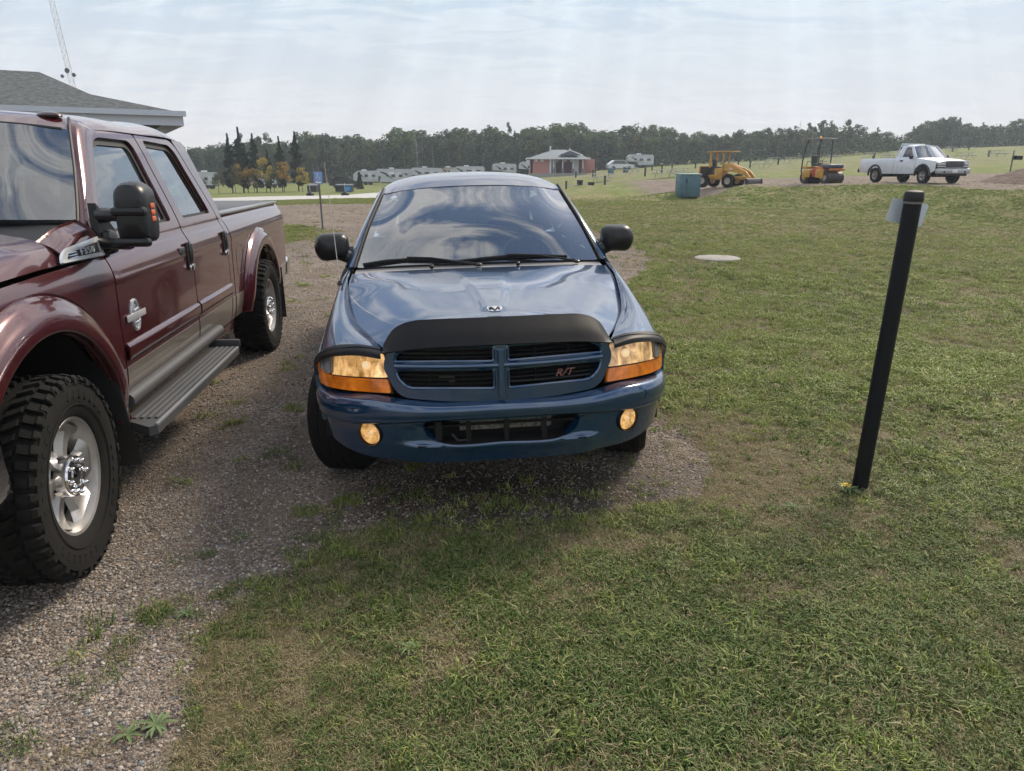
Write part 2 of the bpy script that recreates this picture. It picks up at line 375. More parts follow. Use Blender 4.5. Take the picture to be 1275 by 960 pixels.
# value noise for masks
_G = RS.rand(64, 64)
def vn(x, y, s, oct=3):
    o = 0; a = 1; tot = 0
    for k in range(oct):
        X = np.asarray(x)*s*2**k+17.3*k+500; Y = np.asarray(y)*s*2**k+9.1*k+500
        xi = np.floor(X).astype(int); yi = np.floor(Y).astype(int); fx = X-xi; fy = Y-yi; fx = fx*fx*(3-2*fx); fy = fy*fy*(3-2*fy)
        g = lambda i, j: _G[i % 64, j % 64]
        o = o+a*((g(xi, yi)*(1-fx)+g(xi+1, yi)*fx)*(1-fy)+(g(xi, yi+1)*(1-fx)+g(xi+1, yi+1)*fx)*fy); tot += a; a *= .5
    return o/tot
def ground_z(x, y):
    x = np.atleast_1d(np.asarray(x, float)); y = np.atleast_1d(np.asarray(y, float)); out = np.empty(len(x))
    for i in range(0, len(x), 20000):
        q = np.c_[x[i:i+20000], y[i:i+20000]]; out[i:i+20000] = np.hstack([_K(q, CP), np.ones((len(q), 1)), q/50]) @ _W
    near = np.clip(1-(np.hypot(x*.7, y-4)-6)/9, 0, 1); near = near*near*(3-2*near)
    rough = (vn(x, y, 2.2, 3)-.5)*.035*np.clip(1-y/60, 0, 1)*np.clip(np.hypot(x+.03, (y-5)*.5)/1.5-.6, 0, 1)
    tilt = rough+.021*np.where(x < -.9, -.9*np.clip((x+1.7)/.8, 0, 1), np.clip(x, -.9, 1.3))*np.clip(1-(y-7)/4, 0, 1)*np.clip((y+2)/3, 0, 1)
    return out*(1-near)+tilt
def gz(x, y): return float(ground_z(x, y)[0])

poly_sd = psd
GRAVEL = [(-.95, -3), (-.98, 1.2), (-1.04, 1.8), (-1.14, 2.25), (-1.02, 2.6), (-.9, 2.95), (-.7, 3.08), (-.35, 3.12), (.2, 3.2), (.7, 3.28), (1.0, 3.42), (1.14, 3.9), (1.1, 5), (1.08, 6), (1.15, 8), (1.45, 10), (2.3, 12.3), (2.75, 15), (2.6, 18), (1.9, 23), (.3, 34),
          (-2, 42), (-6, 42), (-8.3, 37), (-16, 36), (-24, 44), (-60, 45), (-60, -3)]
ISLAND = [(-9.5, 23.0), (-6.6, 22.6), (-4.9, 20.2), (-4.7, 17.6), (-5.4, 16.6), (-9.5, 16)]
STRIP = [(-12.5, 38.0), (-6.8, 37.0), (-3, 40), (-6, 46), (-13, 46)]
def road_poly():
    near = [(60, 254), (230, 252), (300, 250), (350, 248.5), (400, 247.5), (463, 246.5), (520, 246), (560, 244)]
    far = [(560, 238), (520, 239), (463, 240.3), (420, 241.5), (380, 243), (340, 245), (290, 247.5), (230, 249), (60, 250)]
    o = []
    for q, Ys in ((near, (48, 47, 46, 46, 46, 46, 46, 48)), (far, (68, 68, 68, 66, 62, 58, 54, 52, 52))):
        for p, Y in zip(q, Ys): a = at(*p, Y); o.append((a[0], a[1]))
    return o
ROAD = road_poly()
def lerp_line(P, X):
    P = np.array(P); return np.interp(X, P[:, 0], P[:, 1])
def gravel_mask(x, y):
    n = (vn(x, y, 1.6, 4)-.5)+.55*(vn(x+40, y+13, 5.5, 3)-.5)
    near = np.clip((y-8)/10, .35, 2.2)
    d = poly_sd(x, y, GRAVEL)+n*.6*near
    g = np.clip(d/.26/near+.5, 0, 1)
    i = np.clip((poly_sd(x, y, ISLAND)+n*1.2)/.6+.5, 0, 1); s = np.clip((poly_sd(x, y, STRIP)+n)/.6+.5, 0, 1)
    g = g*(1-i)*(1-s)
    # gravel yard beyond the slope where the machines stand
    sl = np.array([at(*p)[:2] for p in SLOPE])[::-1]
    t = np.interp(x, sl[:, 0], sl[:, 1]); far_e = np.interp(x, [4, 12, 20, 30, 60], [66, 66, 55, 52, 46])
    y2 = np.clip(np.minimum(y-t-.3, far_e-y)/1.2+n*1.6, 0, 1)*np.clip((x-7)/5, 0, 1)
    # campground lanes
    lanes = 0
    for k, (y0, sl_) in enumerate(((70, .02), (80, .0), (92, -.02), (104, -.03), (116, -.05), (128, 0.))):
        lanes = np.maximum(lanes, np.clip(1.0-abs(y-(y0+sl_*x+2*np.sin(x/14+k)))/1.9, 0, 1)*1.1*np.clip((x+2)/6, 0, 1))
    hut = np.clip(1-np.hypot((x-12)/16, (y-104)/5), 0, 1)
    return np.clip(np.maximum.reduce([g, y2, lanes, hut*1.5]), 0, 1)
def dry_mask(x, y):
    """dry tan grass"""
    d = np.clip((vn(x+31, y*.8, .9, 4)-.53)*4.2, 0, 1)*.75
    d = np.maximum(d, np.clip(1.2-np.hypot((x-1.25)/.66, (y-3.95)/1.0), 0, 1)*1.6)
    d = np.maximum(d, np.clip(1-np.hypot((x-.3)/.7, (y-2.95)/.22), 0, 1)*1.1)
    d = np.maximum(d, np.clip(1-np.hypot((x-4.0)/.9, (y-5.0)/.5), 0, 1)*1.2)
    d = np.maximum(d, np.clip((vn(x*1.3+5, y+61, 1.9, 4)-.52)*4, 0, 1)*.8)
    d = np.maximum(d, np.clip(1-np.hypot((x-1.1)/.35, (y-2.55)/.14), 0, 1)*.9)
    d = np.maximum(d, np.clip(1-np.hypot((x-2.9)/.3, (y-2.4)/.35), 0, 1)*.9)
    f = np.clip((y-9)/9, 0, 1)*.6*np.clip(poly_sd(x, y, [(-6, 60), (4.2, 61), (9.4, 40.8), (12.3, 31), (15.1, 21.6), (30, 8), (30, -9), (-6, -9)])/.8+.2, 0, 1)
    return np.clip(np.maximum(d, f*(.25+1.1*vn(x*.5+7, y, .35, 3))), 0, 1)

def soil_shade_mask(x, y):
    """worn, stained dark earth with the shade at the vehicles painted into it"""
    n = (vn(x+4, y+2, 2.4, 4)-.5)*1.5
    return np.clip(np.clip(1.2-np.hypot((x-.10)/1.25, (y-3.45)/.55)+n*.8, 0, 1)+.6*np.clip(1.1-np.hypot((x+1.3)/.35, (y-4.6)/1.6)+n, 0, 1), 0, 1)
def ground_sheet():
    def axis(lo, hi, base, c0, grow):
        a = [c0]; 
        while a[-1] < hi: a.append(a[-1]+max(base, (a[-1]-c0)*grow))
        b = [c0]
        while b[-1] > lo: b.append(b[-1]-max(base, (c0-b[-1])*grow))
        return np.array(sorted(set(b[1:]+a)))
    X = axis(-900, 900, .07, .3, .022); Y = axis(-300, 1500, .07, 2.6, .018)
    gx, gy = np.meshgrid(X, Y); x = gx.ravel(); y = gy.ravel(); z = ground_z(x, y)
    z = np.where(np.hypot(x, y) > 250, z*np.clip(1-(np.hypot(x, y)-250)/900, 0, 1)+np.clip(np.hypot(x, y)-250, 0, 1e9)*.0, z)
    nx, ny = len(X), len(Y)
    idx = np.arange(nx*ny).reshape(ny, nx)
    F = np.stack([idx[:-1, :-1], idx[:-1, 1:], idx[1:, 1:], idx[1:, :-1]], -1).reshape(-1, 4)
    me = bpy.data.meshes.new('ground'); me.vertices.add(nx*ny); me.vertices.foreach_set('co', np.c_[x, y, z].ravel())
    me.loops.add(F.size); me.loops.foreach_set('vertex_index', F.ravel()); me.polygons.add(len(F))
    me.polygons.foreach_set('loop_start', np.arange(0, F.size, 4)); me.polygons.foreach_set('loop_total', np.full(len(F), 4))
    me.update(calc_edges=True); me.polygons.foreach_set('use_smooth', [True]*len(F))
    col = np.c_[gravel_mask(x, y), dry_mask(x, y), soil_shade_mask(x, y), np.clip(1-(y-8)/30, 0, 1)*np.clip((y+3)/2, 0, 1)]
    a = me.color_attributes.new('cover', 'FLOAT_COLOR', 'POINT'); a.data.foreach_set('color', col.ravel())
    return me
def ground_mat():
    m = bpy.data.materials.new('ground_cover'); m.use_nodes = True; t = m.node_tree; b = t.nodes['Principled BSDF']
    at_ = N(t, 'ShaderNodeAttribute', attribute_name='cover'); sp = N(t, 'ShaderNodeSeparateColor'); L(t, at_.outputs['Color'], sp.inputs[0])
    co = N(t, 'ShaderNodeTexCoord').outputs['Object']
    # gravel: stones of mixed greys, pinks and tans
    vo = N(t, 'ShaderNodeTexVoronoi', feature='F1'); vo.inputs['Scale'].default_value = 95; vo.inputs['Randomness'].default_value = 1; L(t, co, vo.inputs['Vector'])
    vo2 = N(t, 'ShaderNodeTexVoronoi', feature='F1'); vo2.inputs['Scale'].default_value = 34; L(t, co, vo2.inputs['Vector'])
    sc = N(t, 'ShaderNodeSeparateColor'); L(t, vo.outputs['Color'], sc.inputs[0])
    stone = ramp_n(t, sc.outputs[0], [(0, (.08, .066, .056)), (.3, (.18, .155, .132)), (.6, (.26, .228, .197)), (.85, (.37, .33, .285)), (1, (.50, .47, .43))])
    big = noise_n(t, co, .5, 5, .6); tone = ramp_n(t, big, [(.3, (.72, .68, .66)), (.7, (1.05, 1.0, .97))])
    stone = mix_n(t, 1, stone, tone, 'MULTIPLY')
    fleck = noise_n(t, co, 3.2, 6, .7); stone = mix_n(t, 1, stone, ramp_n(t, fleck, [(.3, (.72, .72, .72)), (.65, (1.1, 1.1, 1.1))]), 'MULTIPLY')
    dirt = ramp_n(t, noise_n(t, co, 1.1, 6, .65), [(.42, (0, 0, 0)), (.62, (.75, .75, .75))]); stone = mix_n(t, dirt, stone, ramp_n(t, fleck, [(.3, (.12, .088, .062)), (.7, (.22, .17, .125))]))
    stone = mix_n(t, math_n(t, 'MULTIPLY', sp.outputs[2], .9), stone, ramp_n(t, vo2.outputs['Distance'], [(.1, (.075, .062, .05)), (.5, (.035, .03, .026))]))  # dark earth tone also stands in for shade at the vehicles
    # grass seen from afar / soil and thatch near
    g1 = noise_n(t, co, 26, 6, .7); g2 = noise_n(t, co, 1.3, 5, .6)
    green = ramp_n(t, g1, [(.25, (.075, .105, .024)), (.5, (.125, .16, .038)), (.78, (.20, .225, .065))])
    green = mix_n(t, 1, green, ramp_n(t, g2, [(.3, (.75, .85, .75)), (.7, (1.15, 1.1, 1.0))]), 'MULTIPLY')
    dry = ramp_n(t, g1, [(.25, (.16, .13, .075)), (.55, (.27, .22, .13)), (.8, (.38, .32, .2))])
    gr = mix_n(t, math_n(t, 'MULTIPLY', sp.outputs[1], .85), green, dry)
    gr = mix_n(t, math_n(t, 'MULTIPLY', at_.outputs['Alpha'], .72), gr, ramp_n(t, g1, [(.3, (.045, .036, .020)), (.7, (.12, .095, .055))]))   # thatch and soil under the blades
    fac = math_n(t, 'MULTIPLY_ADD', math_n(t, 'SUBTRACT', noise_n(t, co, 9, 5, .7), .5), 1.3, sp.outputs[0])
    fac = ramp_n(t, fac, [(.38, (0, 0, 0)), (.62, (1, 1, 1))])
    L(t, mix_n(t, fac, gr, stone), b.inputs['Base Color']); b.inputs['Roughness'].default_value = .95; b.inputs['Specular IOR Level'].default_value = .2
    h = math_n(t, 'MULTIPLY', vo.outputs['Distance'], -1.0); h = math_n(t, 'ADD', h, math_n(t, 'MULTIPLY', vo2.outputs['Distance'], -.4))
    h2 = math_n(t, 'MULTIPLY', noise_n(t, co, 60, 5, .75), 1.5)
    hm = N(t, 'ShaderNodeMix'); L(t, fac, hm.inputs[0]); L(t, h2, hm.inputs[2]); L(t, h, hm.inputs[3])
    bp = N(t, 'ShaderNodeBump'); bp.inputs['Strength'].default_value = .9; bp.inputs['Distance'].default_value = .012; L(t, hm.outputs[0], bp.inputs['Height']); L(t, bp.outputs[0], b.inputs['Normal'])
    return m
gm = ground_sheet(); gm.materials.append(ground_mat()); ground = link('ground', gm); tag(ground, kind='structure')

# paved road: a thin slab lying 4 cm proud of the gravel, draped on the ground
def road_sheet(name, poly, mt, h=.03, su=1.2):
    f = lambda U, V: np.c_[U, V, ground_z(U, V)+h]
    o = skin(name, f, poly, mt, None, su=su, sv=su, rim=.06); tag(o, kind='structure'); return o
road_sheet('road', ROAD, mat('concrete_road', (.42, .41, .40), .9, var=(.8, .12), bump=(30, .3, .01)))
AS = [at(px, py, Y)[:2] for px, py, Y in ((60, 266, 33), (236, 262, 33), (292, 253, 42), (300, 250.8, 45.5), (230, 252.5, 46.5), (60, 254.5, 47))]
road_sheet('asphalt_apron', AS, mat('asphalt', (.06, .06, .062), .9, var=(1.2, .2), bump=(60, .4, .01)), h=.045)
# ------------------------------------------------------------------ materials shared by vehicles
def paint(name, col, metal=.55, rough=.32, coat=1, dust=.06, cior=1.65):
    m = bpy.data.materials.new(name); m.use_nodes = True; t = m.node_tree; b = t.nodes['Principled BSDF']
    co = N(t, 'ShaderNodeTexCoord').outputs['Object']
    fl = noise_n(t, co, 900, 2, .5); fine = ramp_n(t, fl, [(.3, tuple(c*.8 for c in col)), (.75, tuple(min(1, c*1.3) for c in col))])
    du = noise_n(t, co, 3.5, 7, .68); dm = ramp_n(t, du, [(.42, (0, 0, 0)), (.78, (dust*2.2,)*3)])
    L(t, mix_n(t, dm, fine, (.30, .27, .23)), b.inputs['Base Color'])
    b.inputs['Metallic'].default_value = metal; b.inputs['Roughness'].default_value = rough
    b.inputs['Coat Weight'].default_value = coat; b.inputs['Coat IOR'].default_value = cior
    cr_ = math_n(t, 'MULTIPLY_ADD', noise_n(t, co, 14, 5, .7), .10, .0); L(t, cr_, b.inputs['Coat Roughness'])
    bp = N(t, 'ShaderNodeBump'); bp.inputs['Strength'].default_value = .05; bp.inputs['Distance'].default_value = .002; L(t, noise_n(t, co, 5, 2, .5), bp.inputs['Height']); L(t, bp.outputs[0], b.inputs['Coat Normal'])
    return m
def glass_mat(name, tint=(.55, .62, .62), refl=1.0, rough=.0, ior=1.55, opaque=0.0, wavy=.0):
    m = bpy.data.materials.new(name); m.use_nodes = True; t = m.node_tree; t.nodes.remove(t.nodes['Principled BSDF']); o = t.nodes['Material Output']
    fr = N(t, 'ShaderNodeFresnel'); fr.inputs[0].default_value = ior
    gl = N(t, 'ShaderNodeBsdfGlossy'); gl.inputs['Roughness'].default_value = rough; gl.inputs[0].default_value = (.95, .97, 1, 1)
    tr = N(t, 'ShaderNodeBsdfTransparent'); tr.inputs[0].default_value = (*tint, 1)
    f = math_n(t, 'MULTIPLY', fr.outputs[0], refl, clamp=True)
    co = N(t, 'ShaderNodeTexCoord').outputs['Object']
    # thin film of dust that scatters a little light
    df = N(t, 'ShaderNodeBsdfDiffuse'); df.inputs[0].default_value = (.42, .48, .52, 1)
    dm = N(t, 'ShaderNodeMixShader'); L(t, math_n(t, 'MULTIPLY', ramp_n(t, noise_n(t, co, 2.5, 6, .65), [(.3, (0, 0, 0)), (.8, (1, 1, 1))]), .05+opaque), dm.inputs[0]); L(t, tr.outputs[0], dm.inputs[1]); L(t, df.outputs[0], dm.inputs[2])
    mx = N(t, 'ShaderNodeMixShader'); L(t, f, mx.inputs[0]); L(t, dm.outputs[0], mx.inputs[1]); L(t, gl.outputs[0], mx.inputs[2]); L(t, mx.outputs[0], o.inputs[0])
    if wavy:
        bp = N(t, 'ShaderNodeBump'); bp.inputs['Strength'].default_value = wavy; bp.inputs['Distance'].default_value = .01; L(t, noise_n(t, co, 2.2, 2, .5), bp.inputs['Height']); L(t, bp.outputs[0], gl.inputs['Normal'])
    MATS[name] = m; return m
BLACK = mat('black_plastic', (.008, .008, .009), .5, spec=.35, bump=(180, .25, .002))
SATIN = mat('satin_black', (.006, .0065, .008), .36, spec=.4, coat=.12, coat_r=.3)
GASK = mat('rubber_seal', (.008, .008, .008), .55)
VOID = mat('dark_cavity', (.006, .006, .006), .9)
RUB = mat('tyre_rubber', (.010, .0097, .0092), .88, spec=.25, var=(7, .35), bump=(60, .3, .003))
CHR = mat('chrome', (.75, .75, .76), .08, metal=1)
ALU = mat('cast_aluminium', (.42, .41, .40), .42, metal=.8, coat=.25, var=(6, .18))
GREYP = mat('grey_plastic', (.055, .056, .06), .55, bump=(120, .3, .002))
def bead(m, f, outline, r, off=0.0, n=6, mirror=False):
    o = np.asarray(outline, float); U, V = o[:, 0], o[:, 1]; e = 1e-3; P = f(U, V)
    nn = np.cross(f(U+e, V)-f(U-e, V), f(U, V+e)-f(U, V-e)); nn /= np.linalg.norm(nn, axis=1)[:, None]+1e-12
    P = P+nn*off; P = [tuple(p) for p in P]
    if mirror: P = [(-p[0], p[1], p[2]) for p in P]
    P.append(P[0]); P.append(P[1]); m.tube(P, r, n, cap=False)
def wheel(parent, loc, r, w, rim_r, side=1, steer=0, lug='road', spokes=6, camber=0, name='wheel', dish=.02, rim_mat=None, cap_mat=None, detail=True):
    """wheel as a part: hub point at loc, axle along x, side=+1 when the outer face looks to +x"""
    rm = rim_mat or ALU
    tr_ = .972 if lug == 'terrain' else 1.0; h = w/2; prof = [(rim_r*1.0, -h*.78), (rim_r*1.06, -h*.9), (r*.80, -h*1.02), (r*.90, -h*1.0), (r*(.95*tr_), -h*.88), (r*.985*tr_, -h*.70), (r*.985*tr_, 0), (r*.985*tr_, h*.70), (r*.95*tr_, h*.88), (r*.90, h*1.0), (r*.80, h*1.02), (rim_r*1.06, h*.9), (rim_r*1.0, h*.78)]
    m = MB(); m.lathe(prof, 64 if detail else 24, 'x')
    if lug == 'road':                         # circumferential ribs with cross sipes
        for k in range(4):
            x0 = -h*.72+k*h*.38; m.lathe([(r*.985, x0), (r, x0+.004), (r, x0+h*.30), (r*.985, x0+h*.30+.004)], 64, 'x')
    tyre_me = None
    T = m
    if lug == 'terrain':
        n = 44
        for k in range(n):
            a = 2*PI*k/n
            for row, (xc, wx, dl, tw) in enumerate(((-.80, .40, .62, .18), (-.33, .36, .46, -.5), (.33, .36, .46, .5), (.80, .40, .62, -.18))):
                for sub in range(1):
                    aa = a+(PI/n if row in (1, 3) else 0)+(.25*PI/n if row in (1, 2) else 0)
                    L_ = 2*PI*r/n*dl*(.92+.16*((k*7+row*3) % 5)/4); x_ = xc*h
                    out = []
                    for sx, sy in ((-1, -1), (0, -1.12), (1, -.9), (1, .9), (0, .78), (-1, 1)):
                        px = x_+sx*wx*h*.5; pt = sy*L_*.5+tw*sx*wx*h*.5
                        out.append((px, pt))
                    V = []
                    for rr_, s_ in ((r*.945, 1.08), (r*1.0, .92)):
                        for (px, pt) in out:
                            qx = x_+(px-x_)*s_; qt = pt*s_
                            rr2 = rr_-(.014*max(0, abs(qx)/h-.72)/.28 if rr_ > r*.98 else .012*max(0, abs(qx)/h-.6)); t = aa+qt/r
                            V.append((qx, rr2*math.sin(t), rr2*math.cos(t)))
                    F = [(i, (i+1) % 6, 6+(i+1) % 6, 6+i) for i in range(6)]+[tuple(range(6, 12))]
                    m.add(V, F)
            for sgn in (-1, 1):               # shoulder lugs running down the sidewall
                aa = a+(PI/n if sgn > 0 else 0); L_ = 2*PI*r/n*(.55 if k % 2 else .42); V = []
                for rr_, xx in ((r*.985, h*.92), (r*.955, h*1.015), (r*(.90 if k % 2 else .93), h*1.03)):
                    for st in (-1, 1):
                        t = aa+st*L_*.5/r; V += [(sgn*(xx+.003), rr_*math.sin(t), rr_*math.cos(t)), (sgn*(xx-.014), (rr_-.004)*math.sin(t), (rr_-.004)*math.cos(t))]
                m.add(V, [(0, 2, 6, 4), (4, 6, 10, 8), (0, 4, 5, 1), (4, 8, 9, 5), (2, 3, 7, 6), (6, 7, 11, 10), (8, 10, 11, 9), (0, 1, 3, 2)])
        for rr in (.905, .70):                # raised rings and bars moulded into the sidewall
            m.tube([(h*1.012 if rr > .8 else h*.985, r*rr*math.sin(t), r*rr*math.cos(t)) for t in np.linspace(0, 2*PI, 73)], .0022, 4, cap=False)
        for q in range(40):
            if q % 10 > 6: continue
            t = 2*PI*q/40; V = []
            for rr in (.765, .835):
                for st in (-.028, .028): V.append((h*1.026, r*rr*math.sin(t+st), r*rr*math.cos(t+st)))
            m.add(V+[(p[0]-.01, p[1], p[2]) for p in V], [(0, 1, 3, 2), (0, 4, 5, 1), (2, 3, 7, 6), (0, 2, 6, 4), (1, 5, 7, 3)])
    tyre = m.mesh('tyre', RUB, fix=False)
    m = MB(); hb = rim_r
    # barrel, lip, then spokes
    face = h*.62-dish
    m.lathe([(hb*.99, -h*.8), (hb*.90, -h*.7), (hb*.86, 0), (hb*.90, face-.02), (hb*.93, h*.60), (hb*.96, h*.80), (hb*1.01, h*.84), (hb*1.03, h*.80), (hb*1.0, h*.7)], 64 if detail else 20, 'x')
    m.lathe([(0, face-.02), (hb*.40, face-.02), (hb*.46, face-.05), (hb*.44, face-.09), (0, face-.09)], 40 if detail else 16, 'x')
    for k in range(spokes):
        t0 = 2*PI*(k+.5)/spokes; V = []; st = ((.30, .40, .00), (.45, .29, -.004), (.62, .24, -.004), (.78, .27, .004), (.93, .46, .016))
        for rr, ww, dx in st:
            for s_, q in ((-1, -.03), (-.62, 0), (.62, 0), (1, -.03)):
                t = t0+s_*ww*6/spokes; V.append((face+dx+q*(1 if rr < .85 else .7), hb*rr*math.sin(t), hb*rr*math.cos(t)))
        F = [(i*4+j, i*4+j+1, i*4+4+j+1, i*4+4+j) for i in range(len(st)-1) for j in range(3)]; m.add(V, F, True)
    rim = m.mesh('rim', rm, fix=False)
    m = MB(); n_n = 8 if lug == 'terrain' else 5
    if lug == 'terrain':
        m.lathe([(hb*.36, face-.02), (hb*.37, face+.035), (hb*.345, face+.048), (hb*.22, face+.050), (hb*.205, face+.03), (hb*.17, face+.025), (hb*.155, face+.052), (hb*.05, face+.058), (0, face+.058)], 40, 'x')
        for k in range(8):
            t = 2*PI*k/8; m.lathe([(.011, face+.04), (.0105, face+.060), (.006, face+.066), (0, face+.067)], 8, 'x', c=(0, hb*.29*math.sin(t), hb*.29*math.cos(t)))
    else:
        m.lathe([(hb*.16, face-.02), (hb*.15, face+.012), (0, face+.016)], 20, 'x')
        for k in range(5):
            t = 2*PI*k/5; m.lathe([(.01, face-.02), (.009, face+.004), (0, face+.006)], 8, 'x', c=(0, hb*.24*math.sin(t), hb*.24*math.cos(t)))
    cap = m.mesh('hub_cap', cap_mat or CHR, fix=False)
    m = MB(); m.lathe([(hb*.86, -.03), (hb*.86, face-.055), (hb*.7, face-.06), (.02, face-.06)], 32, 'x'); disc = m.mesh('brake_disc', mat('brake_steel', (.035, .032, .03), .6, metal=.5), fix=False)
    e = bpy.data.objects.new(name, None); COL.objects.link(e); e.parent = parent; e.location = loc; e.rotation_euler = (0, camber, steer+(PI if side < 0 else 0)); e.empty_display_size = .1
    for nme, me in (('tyre', tyre), ('rim', rim), ('hub_cap', cap), ('brake_disc', disc)): link(nme, me, e)
    return e
def wheel_copy(e, parent, loc, side=1, steer=0):
    c = e.copy(); COL.objects.link(c); c.parent = parent; c.location = loc; c.rotation_euler = (0, 0, steer+(PI if side < 0 else 0))
    for ch in e.children:
        d = ch.copy(); COL.objects.link(d); d.parent = c
    return c
# ------------------------------------------------------------------ the blue pickup, seen from the front
def blue_pickup():
    T = thing('pickup_truck', 'dark blue pickup facing the camera, headlights lit, black bug deflector on its bonnet', 'pickup truck', (-.0295, 3.126, 0))
    T.rotation_euler = (0, -.0212, .107)
    BL = paint('blue_paint', (.003, .044, .118), .45, .25, cior=1.72)
    def part(nm, pos=(0, 0, 0)):
        e = bpy.data.objects.new(nm, None); COL.objects.link(e); e.parent = T; e.location = pos; e.empty_display_size = .1; return e
    # plan curve of the nose, parameter = metres along it
    PL = np.array([(0, 0), (.15, .003), (.30, .013), (.45, .038), (.58, .085), (.70, .155), (.80, .25), (.865, .36), (.897, .48), (.905, .60)])
    sl = np.r_[0, np.cumsum(np.linalg.norm(np.diff(PL, axis=0), axis=1))]; pf = crv(sl, PL)
    def s_of(x): return math.copysign(float(np.interp(abs(x), PL[:, 0], sl)), x)
    def plan(S):
        a = np.abs(S); p = pf(a); e = 1e-3; d = pf(a+e)-pf(a-e); d /= np.linalg.norm(d, axis=1)[:, None]
        nx, ny = d[:, 1]*np.clip(a/.05, 0, 1), -d[:, 0]; sg = np.where(S < 0, -1, 1)
        return p[:, 0]*sg, p[:, 1], nx*sg, ny
    SM = float(sl[-1])
    crease = crv([0, .3, .5, .7, .9, SM], [.560, .556, .540, .518, .508, .512]); topz = crv([0, .35, .48, .6, .8, SM], [.640, .640, .650, .662, .650, .62])
    bot = crv([0, .4, .7, .9, SM], [.335, .335, .345, .37, .41])
    du = crv([0, .06, .25, .5, .75, .9, 1], [-.004, .010, .018, .022, .016, .0, -.045])
    def fU(S, v):
        x, y, nx, ny = plan(S); a = np.abs(S); z = crease(a)+(topz(a)-crease(a))*v; d = du(v)
        return np.c_[x+nx*d, y+ny*d, z]
    def fL(S, z):
        x, y, nx, ny = plan(S); a = np.abs(S); c = crease(a); t = np.clip((c-z)/.2, 0, 2)
        d = -.010-.034*np.clip(t, 0, 1)**1.3*(1-.6*np.clip((.5-a)/.1, 0, 1))-.09*np.clip(t-.8, 0, 1)**1.4
        lip = np.exp(-((z-.418)/.016)**2)*np.clip((.54-a)/.20, 0, 1); d = d+.018*lip
        sc = np.clip((.50-a)/.13, 0, 1); sc = sc*sc*(3-2*sc)*np.clip((z-.43)/.02, 0, 1)*np.clip((c-.012-z)/.02, 0, 1); d = d-.02*sc*np.clip((a-.30)/.08, 0, 1)
        return np.c_[x+nx*d, y+ny*d, z]
    ss = np.linspace(-SM, SM, 61)
    skin('bumper', fU, [(s, 0) for s in ss]+[(s, 1) for s in ss[::-1]], BL, T, su=.03, sv=.08, rim=.01)
    so = s_of(.36)
    hole = cr([(-.30, .445), (0, .437), (.30, .445), (.36, .475), (.375, .52), (.36, .547), (.2, .549), (0, .549), (-.2, .549), (-.36, .547), (-.375, .52), (-.36, .475)], 6, True)
    fs = s_of(.628); fogh = [(fs+.068*math.cos(a), .476+.058*math.sin(a)) for a in np.linspace(0, 2*PI, 28, endpoint=False)]
    fogl = [(-p[0], p[1]) for p in fogh]
    skin('front_valance', fL, [(s, float(crease(abs(s)))-.004) for s in ss]+[(s, float(bot(abs(s)))) for s in ss[::-1]], BL, T, holes=(hole, fogh, fogl), su=.03, sv=.02, rim=.05)
    m = MB(); m.box((0, .16, .49), (.95, .01, .2)); m.box((0, .10, .425), (.8, .14, .006)); m.build('air_intake', VOID, T)
    m = MB()
    for x in (-.16, 0.02, .20): m.box((x, .06, .49), (.022, .03, .13))
    m.box((-.30, .07, .49), (.03, .03, .09)); m.box((0, .075, .51), (.7, .015, .008))
    m.tube([(-.24, .06, .47), (-.21, .05, .44), (-.15, .06, .44)], .008, 6); m.build('intake_bars', BLACK, T)
    # condenser fins seen through the intake, dusty aluminium
    cm = mat('condenser_fins', (.17, .16, .14), .75, bump=(260, 1, .004), var=(110, .75)); m = MB(); m.box((.02, .10, .505), (.44, .008, .062)); m.build('condenser', cm, T)
    # fog lamps
    for sg in (-1, 1):
        x, y, nx, ny = [float(v[0]) for v in plan(np.array([fs*sg]))]
        e = part('fog_lamp', (x-nx*.012, y-ny*.012, .476)); e.rotation_euler = (0, 0, math.atan2(nx, -ny))
        m = MB(); m.lathe([(.057, -.004), (.060, -.012), (.064, .0), (.062, .05)], 32, 'y'); m.build('bezel', SATIN, e)
        m = MB(); m.lathe([(.057, .0), (.052, -.010), (.037, -.019), (.018, -.023), (0, -.024)], 32, 'y'); m.build('lens', LENSG, e); m = MB(); m.lathe([(.055, .004), (.04, .012), (.02, .018), (0, .02)], 32, 'y'); m.build('reflector', FOGL, e); m = MB(); m.ball((0, .006, 0), .012); m.build('bulb', BULB, e)
    # grille shell
    gy = lambda X, Z: .045+.30*X**2-.22*(.9-Z)*.35
    fg = lambda X, Z: np.c_[X, gy(X, Z), Z]
    out = rpoly([(-.40, .908), (-.512, .876), (-.545, .80), (-.475, .655), (-.2, .636), (.2, .636), (.475, .655), (.545, .80), (.512, .876), (.40, .908)], [.02, .03, .10, .06, .1, .1, .06, .10, .03, .02], 6)
    hs = [rpoly([(.032, .822), (.032, .894), (.40, .894), (.474, .864), (.488, .822)], .014), rpoly([(.032, .695), (.032, .786), (.484, .786), (.475, .745), (.43, .700)], [.014, .014, .014, .03, .04])]
    hs += [[(-a, b) for a, b in h][::-1] for h in hs]
    gs = part('grille')
    skin('grille_shell', fg, out, BL, gs, holes=hs, su=.04, sv=.03, rim=.045)
    m = MB()
    for h in hs: bead(m, fg, h, .0075, -.001)
    m.build('grille_edge', BL, gs)
    m = MB(); q = [(x, float(gy(x, .8))-.008, .804) for x in np.linspace(-.485, .485, 21)]; m.tube(q, .0125, 10); q = [(0, float(gy(0, z))-.006, z) for z in np.linspace(.66, .875, 8)]; m.tube(q, .019, 10); m.build('grille_cross_bar', BL, gs)
